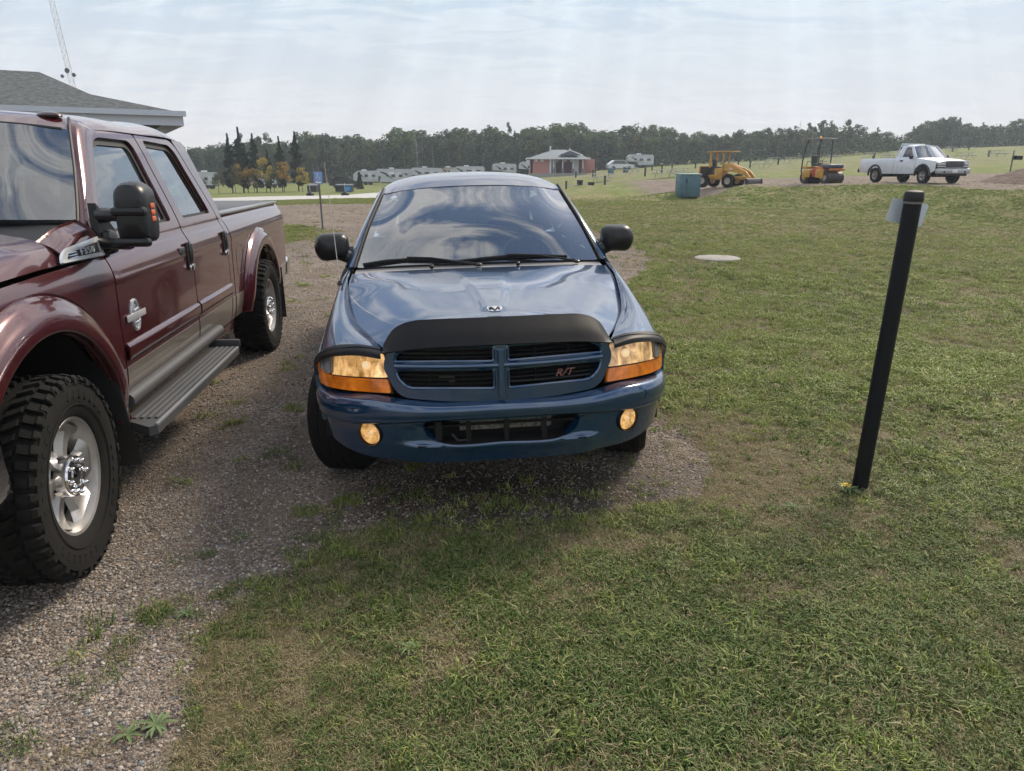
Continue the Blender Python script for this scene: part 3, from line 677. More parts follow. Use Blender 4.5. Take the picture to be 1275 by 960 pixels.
    for sg in (-1, 1):
        for (z0, z1, n, xw) in ((.825, .882, 3, .475), (.70, .782, 4, .47)):
            for k in range(n):
                z = z0+(z1-z0)*(k+.5)/n; xe = xw-(.03 if z < .73 else 0); m = MB()
                m.tube([(sg*x, float(gy(x, z))+.045, z) for x in np.linspace(.03, xe, 10)], .0055, 5); m.build('grille_slat', SATIN, gs)
            for x in (.17, .33):
                m = MB(); m.box((sg*x, float(gy(x, .8))+.055, (z0+z1)/2), (.006, .012, z1-z0)); m.build('grille_divider', SATIN, gs)
    m = MB(); m.sheet([[(x, float(gy(x, .8))+.085, z) for x in np.linspace(-.5, .5, 12)] for z in (.66, .9)]); m.build('radiator', VOID, gs)
    m = MB(); m.box((-.25, .13, .735), (.07, .01, .012)); m.box((-.225, .13, .712), (.028, .01, .035)); m.build('latch_bracket', mat('dull_metal', (.12, .11, .10), .5, metal=.6), gs)
    b = text_mesh('R/T', .052, mat('badge_red_silver', (.46, .22, .21), .3, metal=.6), 'badge', gs, .003, shear=.35); b.location = (.300, float(gy(.300, .75))+.030, .738); b.rotation_euler = (R(90), 0, .20); b.scale = (1.15, .95, 1)
    # headlamps
    LP = np.array([(.49, .105), (.56, .135), (.66, .185), (.76, .25), (.83, .325), (.872, .41), (.893, .50), (.90, .58)])
    l2 = np.r_[0, np.cumsum(np.linalg.norm(np.diff(LP, axis=0), axis=1))]; lf = crv(l2, LP); ls = lambda x: float(np.interp(x, LP[:, 0], l2))
    def fH(s, z):
        p = lf(s); return np.c_[p[:, 0], p[:, 1]+(z-.66)*.20, z]
    main = rpoly([(ls(.522), .742), (ls(.538), .850), (ls(.785), .838), (ls(.795), .728)], .012)
    side = rpoly([(ls(.806), .726), (ls(.80), .836), (ls(.850), .826), (ls(.876), .792), (ls(.872), .728)], .012)
    amb = rpoly([(ls(.512), .672), (ls(.522), .734), (ls(.83), .720), (ls(.885), .745), (ls(.892), .70), (ls(.86), .66)], [.008, .008, .01, .01, .02, .02])
    base = rpoly([(ls(.505), .665), (ls(.530), .858), (ls(.79), .846), (ls(.878), .822), (ls(.895), .74), (ls(.885), .66)], .01)
    for sg in (-1, 1):
        e = part('headlight'); mir = sg < 0
        skin('housing', fH, base, SATIN, e, mirror=mir, off=-.012, su=.05, sv=.04, rim=.05)
        skin('lens', fH, main, LENSG, e, mirror=mir, off=.008, su=.02, sv=.02, rim=.012)
        skin('reflector', fH, main, HEADL if sg > 0 else HEADL2, e, mirror=mir, off=-.004, su=.02, sv=.02, rim=0)
        for xx, zz in ((.62, .792),):
            q = fH(np.array([ls(xx)]), np.array([zz]))[0]; m = MB(); m.lathe([(0, -.010), (.016, -.008), (.022, -.002), (.020, .004)], 14, 'y', c=(sg*q[0], q[1]-.002, q[2])); m.build('bulb', BULB, e)
        skin('side_marker', fH, side, MARK, e, mirror=mir, off=.005, su=.03, sv=.03, rim=.012)
        skin('turn_signal', fH, amb, AMBER, e, mirror=mir, off=.008, su=.03, sv=.02, rim=.015)
    # bonnet
    ys = [.10, .16, .30, .60, .90, 1.12, 1.27]
    hc = [.935, .978, 1.000, 1.036, 1.066, 1.080, 1.088]; he = [.845, .862, .878, .905, .965, 1.035, 1.070]; hx = [.515, .535, .60, .705, .768, .785, .782]
    fr_ = [0, .3, .55, .75, .9, 1.0]
    dr = [0, .05, .20, .45, .76, 1.0]
    C = []
    for k, y in enumerate(ys):
        row = []
        for t, d in zip(fr_, dr):
            z = hc[k]-(hc[k]-he[k])*d
            bow = .10*(t**2)*(1-k/6*.2) if k == len(ys)-1 else 0
            row.append((hx[k]*t, y+.04*t*t*(1 if k < 3 else .2)+(.03*t*t if k == 6 else 0), z))
        C.append([(-p[0], p[1], p[2]) for p in row[:0:-1]]+row)
    vv = [-q for q in fr_[:0:-1]]+fr_; vv = [(q+1)/2 for q in vv]; uu = [(y-.10)/(1.27-.10) for y in ys]
    hb = net(C, uu, vv)
    def fHood(U, V):
        p = hb(U, V); x = np.abs(p[:, 0]); y = p[:, 1]
        wv = .055+.10*np.clip((y-.3)/.85, 0, 1)**1.15
        on = np.clip((y-.24)/.12, 0, 1)*np.clip((1.22-y)/.3, 0, 1)
        p[:, 2] += .012*on/(1+np.exp((x-wv)/.008))
        return p
    skin('bonnet', fHood, [(0, v) for v in np.linspace(0, 1, 40)]+[(u, 1) for u in np.linspace(0, 1, 20)[1:]]+[(1, v) for v in np.linspace(1, 0, 40)[1:]]+[(u, 0) for u in np.linspace(1, 0, 20)[1:-1]], BL, T, su=.025, sv=.0125, rim=.018, flip=True)
    # bug deflector: a curved strip standing off the bonnet's front edge
    xs = np.array([-.538, -.50, -.45, -.40, -.30, -.15, 0, .15, .30, .40, .45, .50, .538])
    zt = np.array([.878, .938, .974, .990, .998, 1.001, 1.002, 1.001, .998, .990, .974, .938, .878]); zb = np.array([.866, .872, .880, .887, .895, .901, .903, .901, .895, .887, .880, .872, .866])
    yt = .15+.25*xs**2; yb = .026+.30*xs**2
    D = [[(x, b_, c_) for x, b_, c_ in zip(xs, yb, zb)], [(x, b_*.45+a_*.55-.022, (c_*.5+d_*.5)) for x, a_, b_, c_, d_ in zip(xs, yt, yb, zb, zt)], [(x, a_-.012, d_+.006) for x, a_, d_ in zip(xs, yt, zt)]]
    fD = net(D, None, (xs+.538)/1.076)
    skin('bug_deflector', fD, [(0, v) for v in np.linspace(0, 1, 50)]+[(1, v) for v in np.linspace(1, 0, 50)], DEFL, T, su=.1, sv=.02, rim=.006, flip=True)
    # emblem
    e = part('emblem', (-.004, .262, 1.017)); e.rotation_euler = (R(18), 0, 0)
    m = MB(); o_ = cr([(-.036, .014), (-.03, .022), (0, .024), (.03, .022), (.036, .014), (.034, -.008), (.024, -.022), (0, -.026), (-.024, -.022), (-.034, -.008)], 4, True); m.prism([(p[0], p[1]) for p in o_], 0, .008, 'z', True); m.build('emblem_plate', mat('bright_alloy', (.62, .64, .67), .2, metal=.9), e)
    m = MB()
    for sg in (-1, 1): m.tube([(sg*.002, -.018, .010), (sg*.010, -.002, .011), (sg*.018, .010, .011), (sg*.027, .006, .011), (sg*.024, -.008, .010), (sg*.016, -.006, .010)], .0028, 6)
    m.build('emblem_horns', mat('emblem_dark', (.05, .055, .06), .35, metal=.6), e)
    # wings (front fenders)
    F = [[(.540, .150, .855), (.65, .19, .866), (.755, .26, .848), (.835, .345, .815), (.885, .43, .75), (.897, .50, .66), (.892, .53, .50), (.885, .54, .42)],
         [(.600, .30, .882), (.685, .33, .890), (.775, .37, .876), (.845, .43, .835), (.888, .50, .76), (.900, .545, .66), (.896, .56, .50), (.888, .56, .42)],
         [(.712, .60, .908), (.765, .60, .930), (.820, .61, .915), (.868, .62, .862), (.897, .64, .78), (.909, .65, .66), (.905, .65, .50), (.892, .65, .40)],
         [(.775, .90, .968), (.806, .90, .985), (.842, .90, .966), (.876, .90, .905), (.902, .90, .81), (.912, .90, .68), (.908, .90, .50), (.892, .90, .40)],
         [(.792, 1.14, 1.040), (.815, 1.14, 1.042), (.848, 1.14, 1.010), (.880, 1.14, .935), (.904, 1.14, .83), (.913, 1.14, .68), (.908, 1.14, .50), (.890, 1.14, .38)],
         [(.790, 1.32, 1.074), (.815, 1.32, 1.074), (.850, 1.32, 1.035), (.882, 1.32, .95), (.905, 1.32, .84), (.913, 1.32, .68), (.908, 1.32, .50), (.890, 1.32, .37)],
         [(.800, 1.56, 1.085), (.822, 1.56, 1.080), (.855, 1.56, 1.035), (.885, 1.56, .95), (.906, 1.56, .84), (.913, 1.56, .68), (.908, 1.56, .50), (.890, 1.56, .37)]]
    fF = net(F)
    arch = [(.89-.0, 0)]
    ang = np.linspace(R(12), R(168), 26); WY, WZ, WR = .90, .345, .425
    pts = [(WY-WR*math.cos(a), WZ+WR*math.sin(a)) for a in ang]
    uv = inv(fF, pts, (.5, .75))
    v_at = lambda y, z: inv(fF, [(y, z)], (.1 if y < .7 else .8, .75))[0]
    fo = [(0, v) for v in np.linspace(0, .62, 16)]
    fo += [v_at(.545, .60), v_at(.545, .52)] if False else []
    fo += [(.0, .70)]+uv+[v_at(1.31, .40), v_at(1.54, .38)]+[(1-.01, v) for v in np.linspace(.9, 0, 20)]+[(u, 0) for u in np.linspace(.97, .03, 24)]
    both('front_wing', fF, fo, BL, T, su=.03, sv=.03, rim=.02)
    # short deflectors over the headlamps
    G = [[(.548, .10, .842), (.65, .145, .852), (.76, .215, .838), (.84, .30, .805), (.895, .39, .755)], [(.548, .112, .862), (.65, .162, .874), (.76, .232, .857), (.845, .322, .822), (.900, .415, .768)], [(.552, .175, .878), (.65, .215, .888), (.765, .29, .872), (.845, .37, .832), (.901, .46, .778)]]
    fG = net(G); both('headlight_deflector', fG, [(0, v) for v in np.linspace(0, 1, 24)]+[(1, v) for v in np.linspace(1, 0, 24)], DEFL, T, su=.12, sv=.05, rim=.006, flip=True)
    # cowl, windscreen, pillars, roof
    m = MB(); X = np.linspace(-.77, .77, 24); rows = []
    for k, (dy, dz) in enumerate(((-.02, -.01), (.03, .0), (.09, .006), (.15, .012), (.19, .012))): rows.append([(x, 1.265+dy+.07*x*x, 1.078+dz-.03*abs(x)**3) for x in X])
    m.sheet(rows); m.build('cowl_panel', mat('cowl_grey', (.26, .25, .25), .6, bump=(90, .3, .002)), T)
    for x in (-.30, .23):
        m = MB(); m.ball((x, 1.30, 1.098), (.014, .012, .014)); m.tube([(x, 1.33, 1.085), (x, 1.31, 1.10)], .007, 6); m.build('washer_nozzle', SATIN, T)
    W = [[(-.775, 1.44, 1.088), (-.45, 1.405, 1.100), (0, 1.385, 1.105), (.45, 1.405, 1.100), (.775, 1.44, 1.088)],
         [(-.700, 1.71, 1.310), (-.41, 1.655, 1.330), (0, 1.63, 1.338), (.41, 1.655, 1.330), (.700, 1.71, 1.310)],
         [(-.612, 1.99, 1.512), (-.37, 1.935, 1.540), (0, 1.915, 1.552), (.37, 1.935, 1.540), (.612, 1.99, 1.512)]]
    fW = net(W); wo_ = rpoly([(0, 0), (0, 1), (1, 1), (1, 0)], .035, 4); win = rpoly([(.05, .035), (.05, .965), (.955, .955), (.955, .045)], .05, 4)
    skin('windscreen', fW, wo_, WSGL, T, su=.05, sv=.03, rim=.004, flip=True)
    skin('windscreen_seal', fW, wo_, GASK, T, holes=(win,), su=.06, sv=.05, rim=.003, flip=True, off=-.004)
    # roof
    rx = [0, .3, .48, .58, .64, .685]
    rz = {1.93: [1.556, 1.547, 1.530, 1.512, 1.490, 1.44], 2.10: [1.606, 1.596, 1.572, 1.545, 1.513, 1.455], 2.40: [1.634, 1.625, 1.600, 1.570, 1.532, 1.465], 2.90: [1.640, 1.630, 1.606, 1.575, 1.535, 1.465], 3.30: [1.618, 1.608, 1.585, 1.556, 1.520, 1.455], 3.42: [1.570, 1.562, 1.545, 1.520, 1.49, 1.43]}
    C = []
    for y, zr in rz.items():
        k = 1.0 if y < 2.8 else .99
        row = [(x*k, y+(.17*x*x if y < 2 else .12*x*x if y < 2.2 else 0), z) for x, z in zip(rx, zr)]; C.append([(-p[0], p[1], p[2]) for p in row[:0:-1]]+row)
    fR = net(C, [(y-1.93)/1.49 for y in rz], [(q+1)/2 for q in [-x/.685 for x in rx[:0:-1]]+[x/.685 for x in rx]])
    ro = [(0, v) for v in np.linspace(.04, .96, 40)]+[(u, 1) for u in np.linspace(.01, 1, 24)]+[(1, v) for v in np.linspace(.97, .03, 30)]+[(u, 0) for u in np.linspace(1, .01, 24)]
    skin('roof', fR, ro, ROOFB, T, su=.04, sv=.03, rim=.02, flip=True)
    m = MB(); q = [tuple(p) for p in fR(np.full(30, -.006), np.linspace(.06, .94, 30))]; m.tube(q, .006, 6); m.build('windscreen_trim', GASK, T)
    # pillars: from the windscreen edge round to the door glass
    A = [[(.778, 1.432, 1.088), (.812, 1.445, 1.100), (.838, 1.50, 1.098), (.845, 1.57, 1.086)],
         [(.704, 1.70, 1.310), (.728, 1.722, 1.312), (.748, 1.76, 1.302), (.752, 1.81, 1.282)],
         [(.616, 1.985, 1.512), (.636, 2.01, 1.508), (.657, 2.05, 1.490), (.664, 2.10, 1.466)],
         [(.600, 2.06, 1.548), (.630, 2.09, 1.532), (.662, 2.13, 1.498), (.672, 2.18, 1.468)]]
    fA = net(A); both('windscreen_pillar', fA, [(u, 0) for u in np.linspace(0, 1, 14)]+[(1, v) for v in np.linspace(.2, 1, 5)]+[(u, 1) for u in np.linspace(.93, 0, 14)]+[(0, v) for v in np.linspace(.8, .2, 4)], BL, T, su=.06, sv=.1, rim=.012, flip=True)
    for sg in (-1, 1):
        m = MB(); q = fA(np.linspace(0, .93, 14), np.full(14, .02)); m.tube([(sg*p[0], p[1]-.004, p[2]+.004) for p in q], .009, 6)
        q = fA(np.linspace(0, 1, 14), np.full(14, 1.02)); m.tube([(sg*p[0], p[1]+.008, p[2]-.004) for p in q], .010, 6); m.build('pillar_trim', GASK, T)
    # cab sides, doors, bed
    xs_ = crv([.34, .42, .60, .75, .88, 1.0, 1.085, 1.20, 1.35, 1.48], [.882, .895, .910, .915, .905, .880, .848, .792, .725, .668])
    fS = lambda Y, Z: np.c_[xs_(Z), Y, Z]
    both('door', fS, rpoly([(1.575, .40), (2.66, .40), (2.66, 1.08), (1.575, 1.08)], .03), BL, T, su=.1, sv=.03, rim=.015)
    win = rpoly([(1.66, 1.095), (2.62, 1.095), (2.60, 1.43), (2.12, 1.43)], [.02, .03, .05, .06])
    both('door_window_frame', fS, rpoly([(1.60, 1.083), (2.66, 1.083), (2.66, 1.462), (2.09, 1.462)], .02), BL, T, holes=(win,), su=.1, sv=.04, rim=.02)
    both('door_glass', fS, win, SIDEGL, T, off=-.015, su=.2, sv=.05, rim=0)
    win2 = rpoly([(2.74, 1.10), (3.20, 1.10), (3.16, 1.43), (2.74, 1.43)], .04)
    both('cab_corner', fS, rpoly([(2.668, .40), (3.44, .40), (3.44, 1.09), (3.36, 1.462), (2.668, 1.462)], .03), BL, T, holes=(win2,), su=.1, sv=.04, rim=.02)
    both('quarter_glass', fS, win2, SIDEGL, T, off=-.015, su=.2, sv=.05, rim=0)
    both('rocker_panel', fS, rpoly([(1.33, .36), (3.44, .36), (3.44, .394), (1.33, .394)], .005), BL, T, su=.2, sv=.02, rim=.05)
    ang = np.linspace(R(5), R(175), 22)
    ba = [(4.25-.42*math.cos(a), .345+.42*math.sin(a)) for a in ang]
    both('bed_side', lambda Y, Z: np.c_[np.where(Z > 1.0, .878-(Z-1)*.1, xs_(Z)), Y, Z], [(3.46, .40)]+ba+[(5.36, .42), (5.38, 1.07), (3.46, 1.07)], BL, T, su=.15, sv=.04, rim=.05)
    m = MB(); m.box((0, 5.37, .78), (1.66, .04, .56)); m.build('tailgate', BL, T)
    m = MB(); m.rbox((0, 5.47, .52), (1.75, .14, .17), .03); m.build('rear_bumper', CHR, T)
    m = MB(); m.box((0, 4.4, .62), (1.7, 1.9, .04)); m.box((0, 3.47, .85), (1.66, .03, .45)); m.box((-.86, 4.4, .95), (.04, 1.9, .2)); m.box((.86, 4.4, .95), (.04, 1.9, .2)); m.build('bed_liner', BLACK, T)
    # back wall of the cab round a rear window
    m = MB(); m.box((0, 3.41, .78), (1.66, .03, .66)); m.box((-.665, 3.39, 1.27), (.13, .03, .32), ry=R(22)); m.box((.665, 3.39, 1.27), (.13, .03, .32), ry=-R(22)); m.box((0, 3.36, 1.48), (1.16, .04, .09)); m.build('cab_back_panel', BL, T)
    m = MB(); m.box((0, 3.385, 1.27), (1.16, .008, .34)); m.build('rear_glass', SIDEGL, T)
    m = MB(); m.box((0, 1.9, .34), (1.5, 2.9, .10)); m.box((0, 4.2, .40), (.9, 2.3, .12)); m.box((0, .95, .50), (1.0, 1.1, .34)); m.box((0, 3.2, .62), (1.66, .3, .5)); m.box((0, 1.46, .78), (1.62, .05, .5)); m.box((0, .55, .62), (.95, .05, .4)); m.build('chassis', VOID, T)
    m = MB()
    for sg in (-1, 1):
        m = MB(); m.lathe([(.425, sg*.885), (.44, sg*.45), (.02, sg*.45)], 28, 'x', c=(0, .90, .345), a1=PI); m.build('wheel_housing', VOID, T)
        m = MB(); m.lathe([(.42, sg*.88), (.44, sg*.5), (.02, sg*.5)], 28, 'x', c=(0, 4.25, .345), a1=PI); m.build('wheel_housing', VOID, T)
    # interior
    DG = mat('dash_grey', (.055, .058, .062), .75); SG = mat('seat_cloth', (.085, .088, .093), .9, var=(40, .3))
    m = MB(); m.sheet([[(x, y+.06*x*x, z) for x in np.linspace(-.74, .74, 16)] for y, z in ((1.42, 1.06), (1.6, 1.075), (1.78, 1.07), (1.86, 1.03), (1.88, .75))]); m.build('dashboard', DG, T)
    for x in (-.37, .37):
        e = part('seat', (x, 2.45, .5)); m = MB(); m.rbox((0, 0, .12), (.50, .52, .16), .06); m.rbox((0, .27, .46), (.48, .14, .62), .06, rx=R(-14)); m.build('cushion', SG, e)
        m = MB(); m.rbox((0, .36, .84), (.27, .09, .19), .04, rx=R(-8)); m.build('headrest', SG, e)
    m = MB(); m.M = Matrix.Translation((.37, 1.98, 1.03)) @ Matrix.Rotation(R(62), 4, 'X')
    m.tube([(.185*math.cos(a), .185*math.sin(a), 0) for a in np.linspace(0, 2*PI, 33)], .015, 8, cap=False); m.box((0, 0, 0), (.34, .05, .02)); m.box((0, -.08, 0), (.05, .16, .02)); m.build('steering_wheel', mat('wheel_grey', (.20, .20, .20), .5), T)
    m = MB(); m.rbox((.0, 1.98, 1.455), (.25, .03, .065), .012); m.tube([(0, 1.97, 1.48), (0, 1.93, 1.53)], .01, 6); m.build('rear_view_mirror', BLACK, T)
    # door mirrors
    for sg in (-1, 1):
        e = part('door_mirror', (sg*.925, 1.60, 1.205)); m = MB()
        V = []; O = cr([(-.09, .075), (0, .088), (.075, .078), (.108, .03), (.106, -.03), (.075, -.078), (0, -.082), (-.095, -.065), (-.105, 0)], 4, True); n_ = len(O)
        for d, k in ((.045, .97), (.02, 1.0), (-.02, .97), (-.05, .85), (-.07, .6), (-.08, .25)): V += [(sg*p[0]*k, d, p[1]*k) for p in O]
        V.append((0, -.082, 0)); F_ = [(i*n_+j, i*n_+(j+1) % n_, (i+1)*n_+(j+1) % n_, (i+1)*n_+j) for i in range(5) for j in range(n_)]+[(5*n_+j, 5*n_+(j+1) % n_, len(V)-1) for j in range(n_)]
        m.add(V, F_, True); m.tube([(-sg*.04, .0, -.035), (-sg*.085, .0, -.058), (-sg*.125, -.01, -.078), (-sg*.15, -.02, -.09)], [.045, .042, .036, .034], 12); m.build('mirror_shell', SATIN, e)
        m = MB(); m.prism([(sg*p[0]*.93, p[1]*.93) for p in O], .040, .043); m.build('mirror_glass', CHR, e)
        m = MB(); m.prism([(1.50, 1.085), (1.70, 1.085), (1.66, 1.20)], sg*.80, sg*.835, 'x'); m.build('mirror_mount', SATIN, T)
    # wipers
    def wip(blade, arm, piv):
        e = part('wiper'); m = MB(); m.tube(blade, .0075, 6); m.tube([(p[0], p[1]+.01, p[2]-.008) for p in blade], .005, 4); m.build('wiper_blade', SATIN, e)
        m = MB(); m.tube(arm, [.006]*(len(arm)-1)+[.012], 6); m.ball(piv, (.022, .022, .012), 10, 5); m.build('wiper_arm', SATIN, e)
    wip([(-.725, 1.435, 1.112), (-.58, 1.43, 1.130), (-.45, 1.425, 1.136), (-.28, 1.405, 1.128), (-.12, 1.385, 1.114)], [(-.45, 1.42, 1.147), (-.30, 1.40, 1.140), (-.14, 1.36, 1.118), (-.02, 1.33, 1.10)], (-.01, 1.33, 1.098))
    wip([(-.14, 1.385, 1.118), (.02, 1.39, 1.13), (.17, 1.40, 1.138), (.38, 1.415, 1.134), (.56, 1.43, 1.12)], [(.17, 1.395, 1.148), (.36, 1.395, 1.138), (.50, 1.38, 1.115), (.60, 1.36, 1.098)], (.61, 1.36, 1.093))
    m = MB(); m.tube([(-.832, 1.10, 1.035), (-.832, 1.105, 1.062)], [.017, .009], 8); m.build('aerial_base', SATIN, T)
    m = MB(); m.tube([(-.832, 1.105, 1.06), (-.862, 1.24, 1.42), (-.89, 1.34, 1.72)], [.0028, .0022, .0015], 5); m.build('aerial', mat('aerial_wire', (.42, .38, .34), .4, metal=.6), T)
    # wheels, turned a little to the right of the driver
    wr = wheel(T, (-.805, .90, .347), .347, .255, .225, -1, R(-15), 'road', 5)
    wheel_copy(wr, T, (.815, .90, .347), 1, R(-15)); wheel_copy(wr, T, (-.775, 4.25, .347), -1); wheel_copy(wr, T, (.775, 4.25, .347), 1)
    return T
def lit(name, c0, c1, s0, s1, scale, rough=.12, streak=(1, 1, 1)):
    m = bpy.data.materials.new(name); m.use_nodes = True; t = m.node_tree; b = t.nodes['Principled BSDF']
    co = N(t, 'ShaderNodeTexCoord').outputs['Object']; mp = N(t, 'ShaderNodeMapping'); mp.inputs['Scale'].default_value = streak; L(t, co, mp.inputs[0])
    n = noise_n(t, mp.outputs[0], scale, 3, .6, .6); col = ramp_n(t, n, [(.3, c0), (.5, tuple((a+b_)/2 for a, b_ in zip(c0, c1))), (.68, c1)])
    br = N(t, 'ShaderNodeTexBrick'); br.inputs['Scale'].default_value = 1; br.inputs['Brick Width'].default_value = .032; br.inputs['Row Height'].default_value = .030; br.inputs['Mortar Size'].default_value = .0012; br.offset = 0
    br.inputs['Color1'].default_value = (1, 1, 1, 1); br.inputs['Color2'].default_value = (.93, .93, .93, 1); br.inputs['Mortar'].default_value = (.84, .8, .76, 1)
    sx = N(t, 'ShaderNodeSeparateXYZ'); L(t, co, sx.inputs[0]); cb = N(t, 'ShaderNodeCombineXYZ'); L(t, sx.outputs[0], cb.inputs[0]); L(t, sx.outputs[2], cb.inputs[1]); L(t, cb.outputs[0], br.inputs['Vector'])
    colb = mix_n(t, 1, col, br.outputs['Color'], 'MULTIPLY')
    L(t, colb, b.inputs['Base Color']); L(t, colb, b.inputs['Emission Color'])
    L(t, ramp_n(t, n, [(.3, (s0,)*3), (.7, (s1,)*3)]), b.inputs['Emission Strength']) if s1 <= 1 else b.inputs['Emission Strength'].__setattr__('default_value', s1)
    b.inputs['Roughness'].default_value = rough; b.inputs['Coat Weight'].default_value = .6
    bp = N(t, 'ShaderNodeBump'); bp.inputs['Strength'].default_value = .5; bp.inputs['Distance'].default_value = .003; L(t, br.outputs['Fac'], bp.inputs['Height']); L(t, bp.outputs[0], b.inputs['Normal'])
    return m
HEADL = lit('headlamp_reflector', (.34, .20, .09), (1.0, .72, .38), .18, .80, 17, streak=(1, 1, .6))
HEADL2 = lit('headlamp_reflector_amber', (.44, .22, .05), (1.0, .70, .34), .18, .85, 19, streak=(1, 1, .6))
BULB = mat('lit_bulb', (1, .8, .5), .4, emit=(1, .74, .42), estr=.42)
LENSG = glass_mat('lamp_glass', (.95, .92, .88), 1.2, .03, 1.5)
AMBER = lit('amber_lens', (.42, .10, .008), (.62, .17, .01), .08, .38, 9)
FOGL = lit('fog_reflector', (.55, .30, .08), (1.0, .66, .28), .25, .65, 34)
MARK = mat('clear_marker_lens', (.25, .26, .30), .12, coat=.8)
DEFL = mat('deflector_plastic', (.004, .004, .005), .5, spec=.25, var=(9, .3))
WSGL = glass_mat('windscreen_glass', (.46, .56, .62), 4.0, 0, 1.62, .0, .25)
SIDEGL = glass_mat('side_glass', (.30, .36, .36), 1.4, 0, 1.6)
ROOFB = paint('blue_roof_sky_sheen', (.10, .12, .17), .4, .4, .9, dust=.15)  # paler grey-blue puts the sky's reflection into the roof colour
blue_pickup()
# ------------------------------------------------------------------ the maroon crew-cab pickup on the left
def maroon_pickup():
    T = thing('pickup_truck', 'tall maroon crew-cab pickup with off-road tyres, cut off by the left edge', 'pickup truck', (-2.8102, 2.6395, 0), .116)
    MR = paint('maroon_paint', (.066, .007, .010), .35, .24, dust=.03, cior=1.66)
    def part(nm, pos=(0, 0, 0)):
        e = bpy.data.objects.new(nm, None); COL.objects.link(e); e.parent = T; e.location = pos; e.empty_display_size = .1; return e
    xz = crv([.40, .50, .60, .72, .80, .95, 1.10, 1.19, 1.235, 1.27, 1.32, 1.36, 1.50, 1.65, 1.80, 1.88, 1.95], [.885, .905, .925, .934, .936, .938, .940, .934, .916, .896, .884, .872, .822, .765, .708, .668, .600])
    def fS(Y, Z):
        x = xz(Z)-.28*np.clip(-.45-Y, 0, 2)**2-.03*np.clip(Y-4.7, 0, 2)**2
        x = x+.007*np.exp(-((Z-1.135)/.018)**2)*np.clip((Y-.3)/.5, 0, 1)
        return np.c_[x, Y, Z]
    FR_, RR_ = (0., .43), (3.967, .43)
    def arc(c, r, a0, a1, n=26, ry=None): return [(c[0]+r*math.cos(R(a)), c[1]+(ry or r)*math.sin(R(a))) for a in np.linspace(a0, a1, n)]
    # front wing with the wheel opening
    o = [(-.98, .90), (-.62, .90)]+arc(FR_, .62, 130, -2, 30)+[(.70, .44), (.79, .44), (.79, 1.25), (.60, 1.250), (.2, 1.246), (-.3, 1.235), (-.98, 1.20)]
    both('front_wing', fS, o, MR, T, su=.05, sv=.03, rim=.02)
    # side of the bonnet / cowl above the seam
    if False: both('cowl_side', fS, [(.385, 1.262), (.79, 1.262), (.79, 1.365), (.62, 1.350), (.47, 1.325)], MR, T, su=.05, sv=.02, rim=.02)
    # doors
    w1 = rpoly([(.78, 1.352), (1.915, 1.350), (1.912, 1.828), (1.40, 1.832), (.92, 1.46)], [.03, .03, .07, .10, .05], 6)
    d1 = rpoly([(.802, .50), (.802, 1.36), (.86, 1.46), (1.34, 1.872), (2.010, 1.866), (2.025, 1.30), (2.030, .50)], [.02, .02, .05, .09, .02, 0, .02], 5)
    both('front_door', fS, d1, MR, T, holes=(w1,), su=.05, sv=.022, rim=.03)
    w2 = rpoly([(2.150, 1.350), (2.770, 1.350), (2.630, 1.822), (2.125, 1.840)], [.03, .03, .08, .04], 6)
    d2 = rpoly([(2.042, .50), (2.042, 1.30), (2.024, 1.866), (2.70, 1.858), (2.86, 1.40), (2.90, 1.30), (2.90, .50)], [.02, 0, .02, .09, .10, .05, .06], 5)
    both('rear_door', fS, d2, MR, T, holes=(w2,), su=.05, sv=.022, rim=.03)
    both('cab_corner', fS, rpoly([(2.912, .50), (2.912, 1.30), (2.872, 1.41), (2.715, 1.862), (2.93, 1.855), (3.01, 1.40), (3.01, .50)], [.02, 0, .05, .02, .03, .03, .02], 3), MR, T, su=.05, sv=.03, rim=.03)
    both('sill_panel', fS, rpoly([(.80, .42), (3.0, .42), (3.0, .492), (.80, .492)], .008), MR, T, su=.2, sv=.03, rim=.04)
    # seals and recessed glass
    for w_, nm in ((w1, 'front_door_glass'), (w2, 'rear_door_glass')):
        W = np.array(w_); c = W.mean(0); q = [tuple(p) for p in c+(W-c)*np.array([1.05, 1.08])]; h_ = [tuple(p) for p in c+(W-c)*np.array([.93, .90])+(0, -.004)]
        both(nm.replace('glass', 'seal'), fS, q, GASK, T, holes=(h_,), off=-.022, su=.1, sv=.05, rim=.004)
        both(nm, fS, q, FGL, T, off=-.030, su=.2, sv=.05, rim=0)
    # tan lower band of the two-tone paint
    TN = paint('tan_paint', (.17, .145, .12), .35, .3, dust=.25); fS2 = lambda Y, Z: fS(Y, Z)
    for a, b in ((.735, .788), (.806, 2.024), (2.048, 2.894), (2.916, 3.004), (3.036, 3.30), (4.64, 5.20)):
        both('lower_band', fS2, rpoly([(a, .506 if a < 4 else .54), (a, .684), (b, .684), (b, .506 if a < 4 else .54)], .006), TN, T, su=.15, sv=.03, rim=.004, off=.002)
    # moulding along the doors
    fM = lambda Y, Z: np.c_[fS(Y, Z)[:, 0]+.016*np.clip(np.minimum(Z-.722, .80-Z)/.018, 0, 1)**.5, Y, Z]
    for a, b in ((.815, 2.02), (2.05, 2.885)): both('door_moulding', fM, rpoly([(a, .722), (a, .80), (b, .80), (b, .722)], .012), MR, T, su=.2, sv=.008, rim=.01, off=.006)
    fM2 = lambda Y, Z: np.c_[fS(Y, Z)[:, 0]+.008*np.clip(np.minimum(Z-.675, .708-Z)/.012, 0, 1)**.5, Y, Z]
